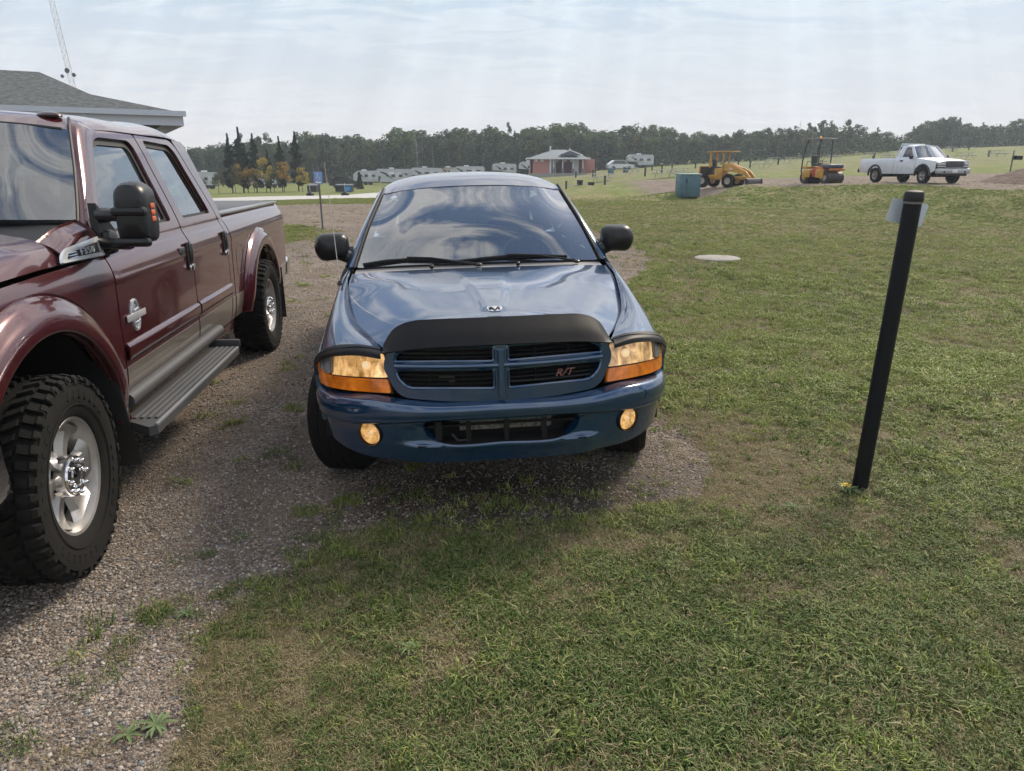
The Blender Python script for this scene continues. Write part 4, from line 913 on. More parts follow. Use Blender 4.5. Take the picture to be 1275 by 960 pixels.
    # wheel-arch flares
    def flare(c, ro, ri, a0, a1, nm):
        A_ = np.linspace(a0, a1, 34); C = []
        for a in A_:
            row = []
            dn = np.clip((20-min(a, 180-a))/40, 0, 1)
            for r_, dx in ((ro, .0), (ro-.012, .018), (ro-.05, .044), ((ro+ri)/2, .060), (ri+.035, .067), (ri+.008, .064), (ri, .052), (ri+.004, .02)):
                y, z = c[0]+r_*math.cos(R(a)), c[1]+r_*math.sin(R(a)); xx = float(fS(np.array([y]), np.array([max(z, .45)]))[0, 0]); xx = max(xx, .905)
                row.append((xx+dx*(1-.25*dn)*(.6 if r_ == ro else 1), y, z))
            C.append(row)
        fF = net(C, None, [0, .06, .2, .45, .75, .88, .95, 1]); both(nm, fF, [(u, 0) for u in np.linspace(0, 1, 60)]+[(1, v) for v in np.linspace(.1, .9, 8)]+[(u, 1) for u in np.linspace(1, 0, 60)]+[(0, v) for v in np.linspace(.9, .1, 8)], MR, T, su=.02, sv=.06, rim=.008, flip=True)
    flare(FR_, .755, .600, 2, 146, 'front_flare'); flare(RR_, .725, .565, 0, 174, 'rear_flare')
    # bed
    bo = [(3.028, .50), (3.34, .50)]+arc(RR_, .60, 172, 4, 30)+[(4.62, .48), (5.22, .52), (5.27, .80), (5.25, 1.312), (3.028, 1.312)]
    fB = lambda Y, Z: np.c_[np.where(Z > 1.285, fS(Y, np.full_like(Z, 1.285))[:, 0]-(Z-1.285)*1.0, fS(Y, Z)[:, 0]), Y, Z]
    both('bed_side', fB, bo, MR, T, su=.06, sv=.022, rim=.03)
    m = MB(); m.rbox((0, 5.26, .93), (1.70, .05, .76), .02); m.build('tailgate', MR, T)
    RL = mat('rail_cap', (.16, .165, .175), .35, coat=.4)
    for sg in (-1, 1):
        m = MB(); m.rbox((sg*.835, 4.14, 1.325), (.10, 2.24, .025), .01); m.build('rail_cap', RL, T)
        m = MB(); m.rbox((sg*.862, 5.215, 1.02), (.10, .13, .40), .02); m.build('tail_lamp', mat('red_lamp_lens', (.45, .02, .015), .15, coat=.8, emit=(1, .05, .03), estr=.06), T)
    m = MB(); m.rbox((0, 4.13, 1.332), (1.56, 2.2, .02), .008); m.build('bed_cover', mat('bed_cover_vinyl', (.05, .052, .056), .45, bump=(150, .2, .002)), T)
    m = MB(); m.rbox((0, 5.42, .62), (1.85, .18, .20), .04); m.build('rear_bumper', CHR, T)
    # fuel door outline and small details
    fd = rpoly([(3.14, .84), (3.14, 1.055), (3.35, 1.055), (3.35, .84)], .035); m = MB(); bead(m, fS, fd, .0028, -.001, 5); m.build('fuel_door', GASK, T)
    # bonnet
    ys = [-.99, -.9, -.6, -.2, .2, .47, .555]
    C = []
    for y in ys:
        k = (y+.99)/1.55; w_ = .80+.085*min(1, k*1.6)
        zc = 1.27+.13*min(1, k*1.25)**.8; ze = 1.215+.045*min(1, k*1.4)
        row = [(w_*t, y+(.0 if y < .4 else -.12*t*t), zc-(zc-ze)*d) for t, d in ((0, 0), (.3, .02), (.55, .07), (.75, .16), (.88, .33), (.96, .62), (1.0, 1.0))]
        C.append([(-p[0], p[1], p[2]) for p in row[:0:-1]]+row)
    tt = [0, .3, .55, .75, .88, .96, 1.0]; fH_ = net(C, [(y+.99)/1.55 for y in ys], [(q+1)/2 for q in [-x for x in tt[:0:-1]]+tt])
    def fH(U, V):
        p = fH_(U, V); x = np.abs(p[:, 0]); p[:, 2] += .025*np.exp(-((x-.42)/.13)**2)*np.clip(p[:, 1]+1.0, 0, 1); return p
    skin('bonnet', fH, [(0, v) for v in np.linspace(0, 1, 30)]+[(u, 1) for u in np.linspace(0, 1, 20)[1:]]+[(1, v) for v in np.linspace(1, 0, 30)[1:]]+[(u, 0) for u in np.linspace(1, 0, 20)[1:-1]], MR, T, su=.04, sv=.02, rim=.02, flip=True)
    m = MB(); m.sheet([[(x, y+.05*x*x, z-.03*x*x) for x in np.linspace(-.77, .77, 16)] for y, z in ((.50, 1.362), (.60, 1.385), (.70, 1.405), (.76, 1.42))]); m.build('cowl_panel', BLACK, T)
    # windscreen
    W = [[(-.80, .835, 1.425), (-.45, .73, 1.435), (0, .69, 1.44), (.45, .73, 1.435), (.80, .835, 1.425)],
         [(-.735, 1.03, 1.645), (-.41, .92, 1.665), (0, .88, 1.67), (.41, .92, 1.665), (.735, 1.03, 1.645)],
         [(-.655, 1.235, 1.858), (-.37, 1.12, 1.885), (0, 1.08, 1.893), (.37, 1.12, 1.885), (.655, 1.235, 1.858)]]
    fW = net(W); wo_ = rpoly([(0, 0), (0, 1), (1, 1), (1, 0)], .015, 3); win = rpoly([(.07, .05), (.07, .95), (.955, .955), (.955, .045)], .10, 6)
    skin('windscreen', fW, wo_, WSGL2, T, su=.06, sv=.04, rim=.004, flip=True)
    skin('windscreen_border', fW, wo_, GASK, T, holes=(win,), su=.06, sv=.05, rim=.003, flip=True, off=-.004)
    # pillars
    A = [[(.800, .80, 1.400), (.838, .80, 1.395), (.862, .83, 1.385), (.868, .90, 1.372)],
         [(.805, .83, 1.425), (.835, .84, 1.428), (.852, .88, 1.418), (.852, .95, 1.405)],
         [(.738, 1.035, 1.645), (.760, 1.05, 1.645), (.776, 1.09, 1.635), (.778, 1.16, 1.615)],
         [(.660, 1.235, 1.860), (.684, 1.265, 1.862), (.698, 1.315, 1.850), (.703, 1.385, 1.828)],
         [(.625, 1.33, 1.915), (.655, 1.36, 1.905), (.672, 1.42, 1.885), (.682, 1.50, 1.862)]]
    fA = net(A); both('windscreen_pillar', fA, [(u, 0) for u in np.linspace(0, 1, 18)]+[(1, v) for v in np.linspace(.2, 1, 5)]+[(u, 1) for u in np.linspace(.93, 0, 16)]+[(0, v) for v in np.linspace(.8, .2, 4)], MR, T, su=.05, sv=.1, rim=.01, flip=True)
    # quarter of bodywork joining wing, cowl and pillar
    Q = [[(.893, .44, 1.258), (.898, .62, 1.262), (.898, .795, 1.262)], [(.884, .44, 1.285), (.889, .62, 1.31), (.887, .795, 1.32)], [(.866, .44, 1.306), (.872, .62, 1.348), (.872, .795, 1.372)], [(.830, .45, 1.328), (.838, .62, 1.375), (.838, .795, 1.402)], [(.770, .47, 1.345), (.785, .63, 1.398), (.80, .795, 1.422)]]
    fQ = net(Q); both('cowl_corner', fQ, [(0, 0), (0, .5), (0, 1), (.5, 1), (1, 1), (1, .5), (1, 0), (.5, 0)], MR, T, su=.1, sv=.15, rim=.01)
    # roof
    rx = [0, .25, .42, .54, .61, .655, .678]
    rz = {1.09: [1.896, 1.892, 1.884, 1.873, 1.864, 1.857, 1.85], 1.22: [1.945, 1.941, 1.930, 1.916, 1.900, 1.882, 1.862], 1.5: [1.968, 1.965, 1.955, 1.943, 1.925, 1.900, 1.872], 2.1: [1.972, 1.969, 1.960, 1.947, 1.928, 1.902, 1.873], 2.8: [1.955, 1.952, 1.943, 1.930, 1.910, 1.885, 1.862], 2.98: [1.91, 1.905, 1.895, 1.882, 1.868, 1.85, 1.84]}
    C = []
    for y, zr in rz.items():
        row = [(x, y+(.36*x*x if y < 1.1 else .28*x*x if y < 1.3 else .1*x*x if y < 1.6 else 0), z) for x, z in zip(rx, zr)]; C.append([(-p[0], p[1], p[2]) for p in row[:0:-1]]+row)
    fR = net(C, [(y-1.09)/1.89 for y in rz], [(q+1)/2 for q in [-x/.678 for x in rx[:0:-1]]+[x/.678 for x in rx]])
    skin('roof', fR, [(0, v) for v in np.linspace(0, 1, 30)]+[(u, 1) for u in np.linspace(.02, 1, 20)]+[(1, v) for v in np.linspace(.97, .03, 30)]+[(u, 0) for u in np.linspace(1, .02, 20)], MR, T, su=.04, sv=.03, rim=.02, flip=True)
    for x in (-.52, -.18, .18, .52)[:]:
        m = MB(); q_ = fR(*np.array(inv(fR, [(x, 1.27+.28*x*x)], (.1, .5+x*.7), (0, 1))).T)[0]; m.ball((x, q_[1], q_[2]+.002), (.065, .05, .020), 16, 8); m.build('roof_marker_lamp', mat('smoked_lens', (.05, .03, .03), .2, coat=.6), T)
    for sg in (-1, 1):
        m = MB(); q = fA(np.linspace(.12, 1, 14), np.full(14, -.02)); m.tube([(sg*p[0], p[1]-.002, p[2]+.004) for p in q], .008, 6); m.build('pillar_trim', GASK, T)
    m = MB(); q = fR(np.full(30, -.004), np.linspace(.04, .96, 30)); m.tube([tuple(p) for p in q], .009, 6); m.build('windscreen_trim', GASK, T)
    m = MB(); m.box((0, 2.985, .96), (1.70, .03, .85)); m.box((0, 2.955, 1.845), (1.26, .04, .06)); m.box((-.67, 2.955, 1.62), (.12, .04, .42), ry=R(15)); m.box((.67, 2.955, 1.62), (.12, .04, .42), ry=-R(15)); m.box((0, 2.975, 1.39), (1.60, .03, .08)); m.build('cab_back_panel', MR, T)
    m = MB(); m.box((0, 2.985, 1.63), (1.32, .006, .42)); m.build('rear_glass', FGL, T)
    # mirrors
    for sg in (-1, 1):
        e = part('door_mirror', (0, 0, 0))
        m = MB(); m.M = Matrix.Diagonal((sg, 1, 1, 1)); m.prism([(.80, 1.235), (.93, 1.255), (1.0, 1.34), (.98, 1.37), (.86, 1.47), (.805, 1.505)], .868, .905, 'x'); m.rbox((.915, .865, 1.315), (.07, .11, .12), .03); m.rbox((.915, .875, 1.445), (.07, .09, .07), .025); m.build('mirror_mount', SATIN, e)
        for z0, z1, nm in ((1.450, 1.472, 0), (1.318, 1.330, 1)):
            m = MB(); m.M = Matrix.Diagonal((sg, 1, 1, 1)); m.rbox((.99, .765, z0), (.19, .06, .055), .018, rz=-R(28)); m.rbox((1.105, .672, z1), (.165, .05, .042), .018, rz=-R(3)); m.rbox((1.055, .70, z0+.008), (.05, .06, .055), .015); m.build('mirror_arm', SATIN, e)
        m = MB(); m.M = Matrix.Diagonal((sg, 1, 1, 1)) @ Matrix.Translation((1.108, .745, 1.462)) @ Matrix.Diagonal((.76, 1, .94, 1)); V = []
        O = cr([(-.085, .125), (-.04, .150), (.04, .148), (.085, .115), (.098, .02), (.098, -.09), (.085, -.138), (0, -.146), (-.09, -.138), (-.102, -.05), (-.102, .06)], 4, True); n_ = len(O)
        for d, k in ((-.085, .3), (-.082, .72), (-.065, .90), (-.03, .98), (.05, 1.0), (.07, .97)): V += [(p[0]*k, d, p[1]*k) for p in O]
        V.append((0, -.085, 0)); m.add([(p[0], -p[1]*1.0+.02 if False else p[1], p[2]) for p in V], [(i*n_+j, i*n_+(j+1) % n_, (i+1)*n_+(j+1) % n_, (i+1)*n_+j) for i in range(5) for j in range(n_)]+[(j, (j+1) % n_, len(V)-1) for j in range(n_)], True)
        m.build('mirror_shell', SATIN, e)
        m = MB(); m.M = Matrix.Diagonal((sg, 1, 1, 1)) @ Matrix.Translation((1.108, .745, 1.462)) @ Matrix.Diagonal((.76, 1, .94, 1)); m.prism([(p[0]*.93, p[1]*.95) for p in O], .062, .068); m.build('mirror_glass', CHR, e)
        m = MB(); m.M = Matrix.Diagonal((sg, 1, 1, 1)) @ Matrix.Translation((1.108, .745, 1.462)) @ Matrix.Diagonal((.76, 1, .94, 1))
        for k in range(3): m.rbox((.100, .005-.0*k, .035-k*.032), (.012, .05, .026), .005)
        m.build('marker_lens', mat('orange_marker', (.55, .10, .03), .25, coat=.6), e)
    # door handles
    for y in (1.955, 2.815):
        for sg in (-1, 1):
            e = part('door_handle', (sg*.944, y, 1.118)); m = MB(); m.rbox((0, .0, .015), (.014, .085, .155), .006); m.build('handle_slot', VOID, e)
            m = MB(); m.rbox((sg*.012, .012, .025), (.022, .05, .12), .008); m.build('handle_grip', mat('black_chrome', (.10, .10, .11), .15, metal=.8), e)
            m = MB(); m.rbox((sg*.012, .0, -.068), (.020, .085, .042), .008); m.build('handle_cap', CHR, e)
    m = MB(); m.rbox((.944, 1.84, 1.165), (.010, .10, .05), .006); m.build('keypad', mat('dark_chrome', (.22, .22, .24), .2, metal=.9), T)
    # wing badge
    BCH = mat('badge_chrome', (.78, .79, .81), .28, metal=.55)
    for sg in (-1, 1):
        e = part('wing_badge')
        def fx(y, z, d): return (sg*(float(fS(np.array([y]), np.array([z]))[0, 0])+d), y, z)
        out = rpoly([(.375, 1.262), (.79, 1.252), (.80, 1.345), (.455, 1.322), (.40, 1.30)], [.01, .01, .01, .03, .03], 4)
        inn = rpoly([(.432, 1.279), (.775, 1.271), (.778, 1.322), (.482, 1.303), (.448, 1.294)], [.005, .005, .005, .02, .02], 4)
        skin('badge_frame', fS, out, BCH, e, holes=(inn,), mirror=sg < 0, off=.018, su=.08, sv=.05, rim=.014)
        skin('badge_mesh', fS, inn, mat('badge_mesh', (.07, .07, .075), .4, metal=.8, bump=(300, 1, .003)), e, mirror=sg < 0, off=.010, su=.08, sv=.05, rim=0)
        for k in range(3):
            m = MB(); z = 1.281+k*.011; m.tube([fx(.425+k*.012, z, .018), fx(.53, z+.001, .018)], .0034, 6); m.build('badge_slat', CHR, e)
        b = text_mesh('F350', .050, BCH, 'badge_lettering', e, .002, space=1.22, bevel=.0006)
        p0 = fx(.645, 1.297, .016); b.location = p0
        b.rotation_euler = (R(90), 0, R(90) if sg > 0 else -R(90)); b.rotation_euler.rotate_axis('X', -R(14)); b.scale = (1.25, .85, 1)
    # door emblem: oval ring crossed by a bar
    for sg in (-1, 1):
        e = part('door_emblem', (sg*.933, .985, .925)); m = MB()
        q = [(sg*.006, .048*math.cos(a), .078*math.sin(a)) for a in np.linspace(0, 2*PI, 33)]; m.tube(q, .009, 8, cap=False); m.prism([(.036*math.cos(a), .062*math.sin(a)) for a in np.linspace(0, 2*PI, 24, endpoint=False)], 0, sg*.006, 'x'); m.build('emblem_ring', mat('emblem_grey', (.50, .52, .55), .3, metal=.7), e)
        m = MB(); m.rbox((sg*.013, 0, -.002), (.006, .25, .036), .003); m.build('emblem_bar', mat('emblem_bar', (.62, .63, .66), .3, metal=.6), e)
        m = MB(); m.tube([(sg*.014, -.028, .03), (sg*.014, .028, .036), (sg*.014, .02, .05)], .005, 6); m.tube([(sg*.014, -.028, -.035), (sg*.014, .026, -.03), (sg*.014, .0, -.055)], .005, 6); m.build('emblem_bolts', CHR, e)
    # running boards
    for sg in (-1, 1):
        e = part('running_board'); m = MB(); m.M = Matrix.Diagonal((sg, 1, 1, 1))
        m.tube([(.945, .70, .535), (.945, 2.40, .535)], .040, 14); m.build('mounting_tube', GREYP, e)
        m = MB(); m.M = Matrix.Diagonal((sg, 1, 1, 1)); V = []
        pl = [(.93, .66), (1.10, .53), (1.13, .56), (1.13, 2.18), (1.10, 2.24), (.93, 2.24)]
        m.prism(pl, .405, .452, 'z'); m.build('board', GREYP, e)
        for k, x in enumerate((.985, 1.02, 1.055, 1.09)):
            m = MB(); m.M = Matrix.Diagonal((sg, 1, 1, 1)); m.rbox((x, 1.42, .456), (.020, 1.52, .012), .004); m.build('tread_rib', mat('tread_grey', (.085, .088, .092), .5), e)
        m = MB(); m.M = Matrix.Diagonal((sg, 1, 1, 1)); m.rbox((1.124, 1.37, .452), (.016, 1.62, .018), .005); m.build('board_edge', mat('edge_grey', (.20, .21, .22), .4), e)
        m = MB(); m.M = Matrix.Diagonal((sg, 1, 1, 1)); m.rbox((1.02, 2.235, .47), (.22, .03, .06), .012); m.build('end_cap', GREYP, e)
    # mud flaps
    for (y, x0, x1, z0, z1, rk) in ((.60, .74, .985, .19, .80, 14), (4.70, .70, .985, .17, .70, 4)):
        for sg in (-1, 1):
            m = MB(); m.rbox((sg*(x0+x1)/2, y, (z0+z1)/2), (x1-x0, .014, z1-z0), .006, rx=R(rk)); m.build('mud_flap', mat('flap_rubber', (.016, .017, .019), .5, var=(5, .3)), T)
    # nose (off the frame to the left)
    m = MB(); V = []
    bx = [(-1.01, -.46), (-1.02, -.62), (-.97, -.86), (-.80, -.98), (-.4, -1.04), (0, -1.05)]; bx = bx+[(-x, y) for x, y in bx[-2::-1]]
    prof = [(.53, .03), (.58, 0), (.70, -.015), (.77, -.005), (.83, .03), (.885, .085)]; m.sheet([[(x*(1-max(0, d)*.9), y+d, z) for z, d in prof] for x, y in bx]); m.build('front_bumper', CHR, T)
    m = MB(); m.rbox((0, -.93, 1.05), (1.15, .08, .33), .03)
    m.build('grille', CHR, T)
    for k in range(3):
        m = MB(); m.rbox((0, -.98, .94+k*.10), (1.05, .03, .05), .012); m.build('grille_bar', CHR, T)
    for sg in (-1, 1):
        m = MB(); m.rbox((sg*.745, -.90, 1.06), (.30, .12, .32), .03, rz=sg*R(14)); m.build('headlight', mat('clear_lamp', (.5, .5, .52), .1, coat=1, metal=.3), T)
        m = MB(); m.lathe([(.62, sg*.90), (.62, sg*.55), (.02, sg*.55)], 32, 'x', c=(0, 0, .43), a1=PI); m.build('wheel_housing', VOID, T)
        m = MB(); m.lathe([(.60, sg*.90), (.60, sg*.55), (.02, sg*.55)], 32, 'x', c=(0, 3.967, .43), a1=PI); m.build('wheel_housing', VOID, T)
    m = MB(); m.box((0, 1.75, .55), (1.70, 2.4, .10)); m.box((0, 2.3, .50), (.95, 5.6, .16)); m.box((0, -.1, .85), (1.1, 1.5, .6)); m.box((0, .72, .95), (1.7, .05, .75)); m.box((0, 4.1, .80), (1.45, 2.2, .05)); m.build('chassis', VOID, T)
    m = MB(); m.tube([(-.85, 0, .43), (.85, 0, .43)], .06, 10); m.tube([(-.85, 3.967, .43), (.85, 3.967, .43)], .07, 10); m.build('axle', VOID, T)
    # interior
    DG = mat('dash_grey2', (.05, .05, .052), .75); SG = mat('seat_leather', (.07, .062, .058), .6)
    m = MB(); m.sheet([[(x, y+.08*x*x, z) for x in np.linspace(-.72, .72, 12)] for y, z in ((.78, 1.36), (.9, 1.40), (1.1, 1.41), (1.2, 1.38), (1.22, .9))]); m.build('dashboard', DG, T)
    for x, y in ((-.42, 1.75), (.42, 1.75), (-.42, 2.62), (.42, 2.62)):
        e = part('seat', (x, y, .82)); m = MB(); m.rbox((0, 0, .12), (.52, .5, .16), .06); m.rbox((0, .24, .40), (.50, .14, .52), .06, rx=R(-10)); m.build('cushion', SG, e)
        m = MB(); m.rbox((0, .29, .72), (.26, .09, .16), .04); m.build('headrest', SG, e)
    m = MB(); m.M = Matrix.Translation((.42, 1.32, 1.33)) @ Matrix.Rotation(R(62), 4, 'X'); m.tube([(.19*math.cos(a), .19*math.sin(a), 0) for a in np.linspace(0, 2*PI, 33)], .015, 8, cap=False); m.box((0, 0, 0), (.35, .05, .02)); m.build('steering_wheel', DG, T)
    m = MB(); m.box((0, 2.12, 1.872), (1.0, 1.35, .012)); m.build('headliner', mat('headliner', (.16, .155, .15), .9), T)
    wr = wheel(T, (.872, 0, .43), .43, .285, .245, 1, R(3), 'terrain', 6, dish=.016)
    wheel_copy(wr, T, (-.872, 0, .43), -1, R(3)); wheel_copy(wr, T, (.872, 3.967, .43), 1); wheel_copy(wr, T, (-.872, 3.967, .43), -1)
    return T
FGL = glass_mat('door_glass', (.60, .67, .68), 2.2, 0, 1.5, .0, .15)
WSGL2 = glass_mat('windscreen_glass_clear', (.50, .60, .64), 3.4, 0, 1.6, .0, .2)
maroon_pickup()
# ------------------------------------------------------------------ vegetation
def leafm(name, cols, tr=.25): return leaf_mat(name, cols, .7, tr)
def leaf_mat(name, cols, rough=.6, trans=.3):
    m = bpy.data.materials.new(name); m.use_nodes = True; t = m.node_tree; b = t.nodes['Principled BSDF']
    oi = N(t, 'ShaderNodeObjectInfo'); geo = N(t, 'ShaderNodeNewGeometry')
    r = math_n(t, 'FRACT', math_n(t, 'ADD', oi.outputs['Random'], math_n(t, 'MULTIPLY', geo.outputs['Random Per Island'], .63)))
    c = ramp_n(t, r, [(i/(len(cols)-1), c) for i, c in enumerate(cols)])
    L(t, c, b.inputs['Base Color']); b.inputs['Roughness'].default_value = rough; b.inputs['Specular IOR Level'].default_value = .25
    if trans:
        tr = N(t, 'ShaderNodeBsdfTranslucent'); L(t, c, tr.inputs[0]); mx = N(t, 'ShaderNodeMixShader'); mx.inputs[0].default_value = trans
        L(t, b.outputs[0], mx.inputs[1]); L(t, tr.outputs[0], mx.inputs[2]); L(t, mx.outputs[0], t.nodes['Material Output'].inputs[0])
    return m
BARK = mat('bark_grey', (.30, .29, .26), .9, var=(4, .4)); BARKD = mat('bark_dark', (.05, .042, .035), .9)
LEAFS = {'green': leafm('foliage_green', [(0.051, 0.087, 0.043), (0.072, 0.116, 0.051), (0.102, 0.140, 0.058), (0.065, 0.102, 0.051), (0.123, 0.140, 0.065)]),
         'olive': leafm('foliage_olive', [(0.072, 0.087, 0.032), (0.109, 0.116, 0.041), (0.058, 0.080, 0.032), (0.140, 0.138, 0.051)]),
         'dark': leafm('foliage_dark', [(0.029, 0.055, 0.029), (0.043, 0.072, 0.038), (0.058, 0.090, 0.043)]),
         'fresh': leafm('foliage_fresh', [(.08, .125, .04), (.11, .155, .05), (.06, .10, .035), (.13, .165, .06)]),
         'poplar': leafm('foliage_poplar', [(.015, .028, .014), (.022, .038, .018), (.03, .05, .024)]),
         'orange': leafm('foliage_orange', [(.42, .22, .04), (.46, .28, .05), (.16, .18, .05), (.38, .18, .04), (.20, .20, .06)]),
         'rust': leafm('foliage_rust', [(.16, .14, .06), (.22, .16, .06), (.10, .13, .05), (.09, .12, .05), (.26, .20, .07)]),
         'gold': leafm('foliage_gold', [(.38, .28, .05), (.46, .36, .08), (.30, .25, .06), (.22, .22, .06)])}
def leaf_quads(V, F, c, rad, n, s, rnd):
    for _ in range(n):
        d = Vector((rnd.gauss(0, 1), rnd.gauss(0, 1), rnd.gauss(0, 1))).normalized()*(rnd.random()**.4)
        p = Vector((c[0]+d.x*rad[0], c[1]+d.y*rad[1], c[2]+d.z*rad[2])); a = Vector((rnd.gauss(0, 1), rnd.gauss(0, 1), rnd.gauss(0, .6))).normalized()
        b = a.cross(Vector((rnd.gauss(0, 1), rnd.gauss(0, 1), rnd.gauss(0, 1)))).normalized(); q = s*rnd.uniform(.6, 1.3); k = len(V)
        V += [p-a*q, p+b*q*.6, p+a*q, p-b*q*.6]; F.append((k, k+1, k+2, k+3))
def tree_proto(kind, h, w, leaf, rnd, dense=1.0):
    """(trunk mesh, crown mesh) for a tree h metres high"""
    V, F = [], []; m = MB()
    if kind == 'round':
        tips = []; m.tube([(0, 0, -.3), (.1, 0, h*.35), (.0, .15, h*.7), (.1, .1, h*.93)], [.16, .12, .07, .02], 6)
        for k in range(15):
            a = rnd.uniform(0, 2*PI); z = h*rnd.uniform(.30, .93); r = w*.5*math.sin(PI*min(1, max(.15, (z/h-.12)/.88)))**.6*rnd.uniform(.45, 1.0)
            e = Vector((r*math.cos(a), r*math.sin(a), z)); m.tube([(0, 0, z*.72), tuple(e*.55+Vector((0, 0, z*.42))), tuple(e)], [.05, .03, .01], 4); tips.append(e)
        for e in tips:
            q = w*rnd.uniform(.13, .22); leaf_quads(V, F, e, (q, q, q*.85), int(100*dense), .23, rnd)
        leaf_quads(V, F, (0, 0, h*.60), (w*.30, w*.30, h*.30), int(330*dense), .27, rnd); leaf_quads(V, F, (0, 0, h*.2), (w*.34, w*.34, h*.2), int(220*dense), .27, rnd)
    elif kind == 'wispy':
        m.tube([(0, 0, -.3), (.15, 0, h*.4), (0, .1, h*.75), (.1, 0, h)], [.12, .09, .05, .012], 6)
        for k in range(22):
            a = rnd.uniform(0, 2*PI); z = h*rnd.uniform(.35, 1.0); r = w*.42*rnd.uniform(.3, 1)*(1.15-z/h); e = Vector((r*math.cos(a), r*math.sin(a), z)); m.tube([(0, 0, z*.85), tuple(e)], [.025, .008], 4); q = w*rnd.uniform(.08, .15); leaf_quads(V, F, e, (q, q, q*1.2), int(60*dense), .19, rnd)
        leaf_quads(V, F, (0, 0, h*.25), (w*.3, w*.3, h*.22), int(160*dense), .2, rnd)
    elif kind == 'spruce':
        m.tube([(0, 0, -.3), (0, 0, h*.98)], [.14, .015], 6)
        for k in range(26):
            z = h*(.08+.9*k/26); r = w*.5*(1-z/h)**.85+.08
            for j in range(7):
                a = rnd.uniform(0, 2*PI); leaf_quads(V, F, (r*.62*math.cos(a), r*.62*math.sin(a), z-.12*r), (r*.42, r*.42, .16), int(13*dense), .13, rnd)
    elif kind == 'column':
        m.tube([(0, 0, -.3), (0, 0, h*.95)], [.10, .012], 6)
        for k in range(34):
            z = h*(.13+.86*k/34); r = w*.5*(math.sin(PI*min(1, (z/h-.08)*1.0+.16))**.7)*rnd.uniform(.65, 1.1)*(1.0 if z < h*.8 else .65); a = rnd.uniform(0, 2*PI)
            leaf_quads(V, F, (r*.35*math.cos(a), r*.35*math.sin(a), z), (r*.62, r*.62, h*.035), int(46*dense), .16, rnd)
    elif kind == 'young':
        m.tube([(0, 0, -.2), (0, .03, h*.5), (.03, 0, h*.9)], [.05, .035, .01], 6)
        for k in range(12):
            a = rnd.uniform(0, 2*PI); z = h*rnd.uniform(.35, .95); r = w*.38*rnd.uniform(.3, 1); e = (r*math.cos(a), r*math.sin(a), z); m.tube([(0, 0, z*.8), e], [.018, .006], 4); q = w*rnd.uniform(.14, .22); leaf_quads(V, F, e, (q, q, q), int(60*dense), .10, rnd)
    elif kind == 'bare':
        m.tube([(0, 0, -.3), (.1, 0, h*.5), (0, .1, h)], [.09, .06, .008], 6)
        for k in range(14):
            a = rnd.uniform(0, 2*PI); z = h*rnd.uniform(.5, .95); m.tube([(0, 0, z), (.8*math.cos(a), .8*math.sin(a), z+.8)], [.02, .004], 4)
        leaf_quads(V, F, (0, 0, h*.3), (w*.3, w*.3, h*.22), int(200*dense), .2, rnd)
    tm = m.mesh('trunk', BARK if kind in ('round', 'wispy', 'bare') else BARKD, fix=False); cm = bpy.data.meshes.new('crown'); cm.from_pydata([tuple(v) for v in V], [], F); cm.materials.append(LEAFS[leaf]); return tm, cm
def put_tree(name, pr, x, y, s, label, cat, group, sx=1.0):
    o = thing(name, label, cat, (x, y, gz(x, y)-.05), random.uniform(0, 6.28), group); o.scale = (s*sx, s*sx, s); link('trunk', pr[0], o); link('crown', pr[1], o); return o
tr = random.Random(21)
PR = {'round': [tree_proto('round', 10, 5.5, c, tr) for c in ('green', 'green', 'dark', 'olive', 'fresh')], 'wispy': [tree_proto('wispy', 10, 4.5, c, tr) for c in ('green', 'olive')],
      'spruce': [tree_proto('spruce', 10, 3.6, 'dark', tr)], 'bare': [tree_proto('bare', 10, 3, 'green', tr)]}
top = crv([200, 255, 300, 350, 400, 440, 480, 495, 540, 600, 640, 690, 720, 745, 790, 830, 860, 900, 940, 1000, 1050, 1080, 1112, 1128, 1150, 1200, 1225, 1242, 1275, 1330],
          [176, 179, 171, 172, 163, 166, 168, 158, 160, 157, 159, 157, 152, 161, 152, 160, 163, 163, 160, 154, 150, 160, 166, 165, 149, 147, 155, 152, 150, 150])
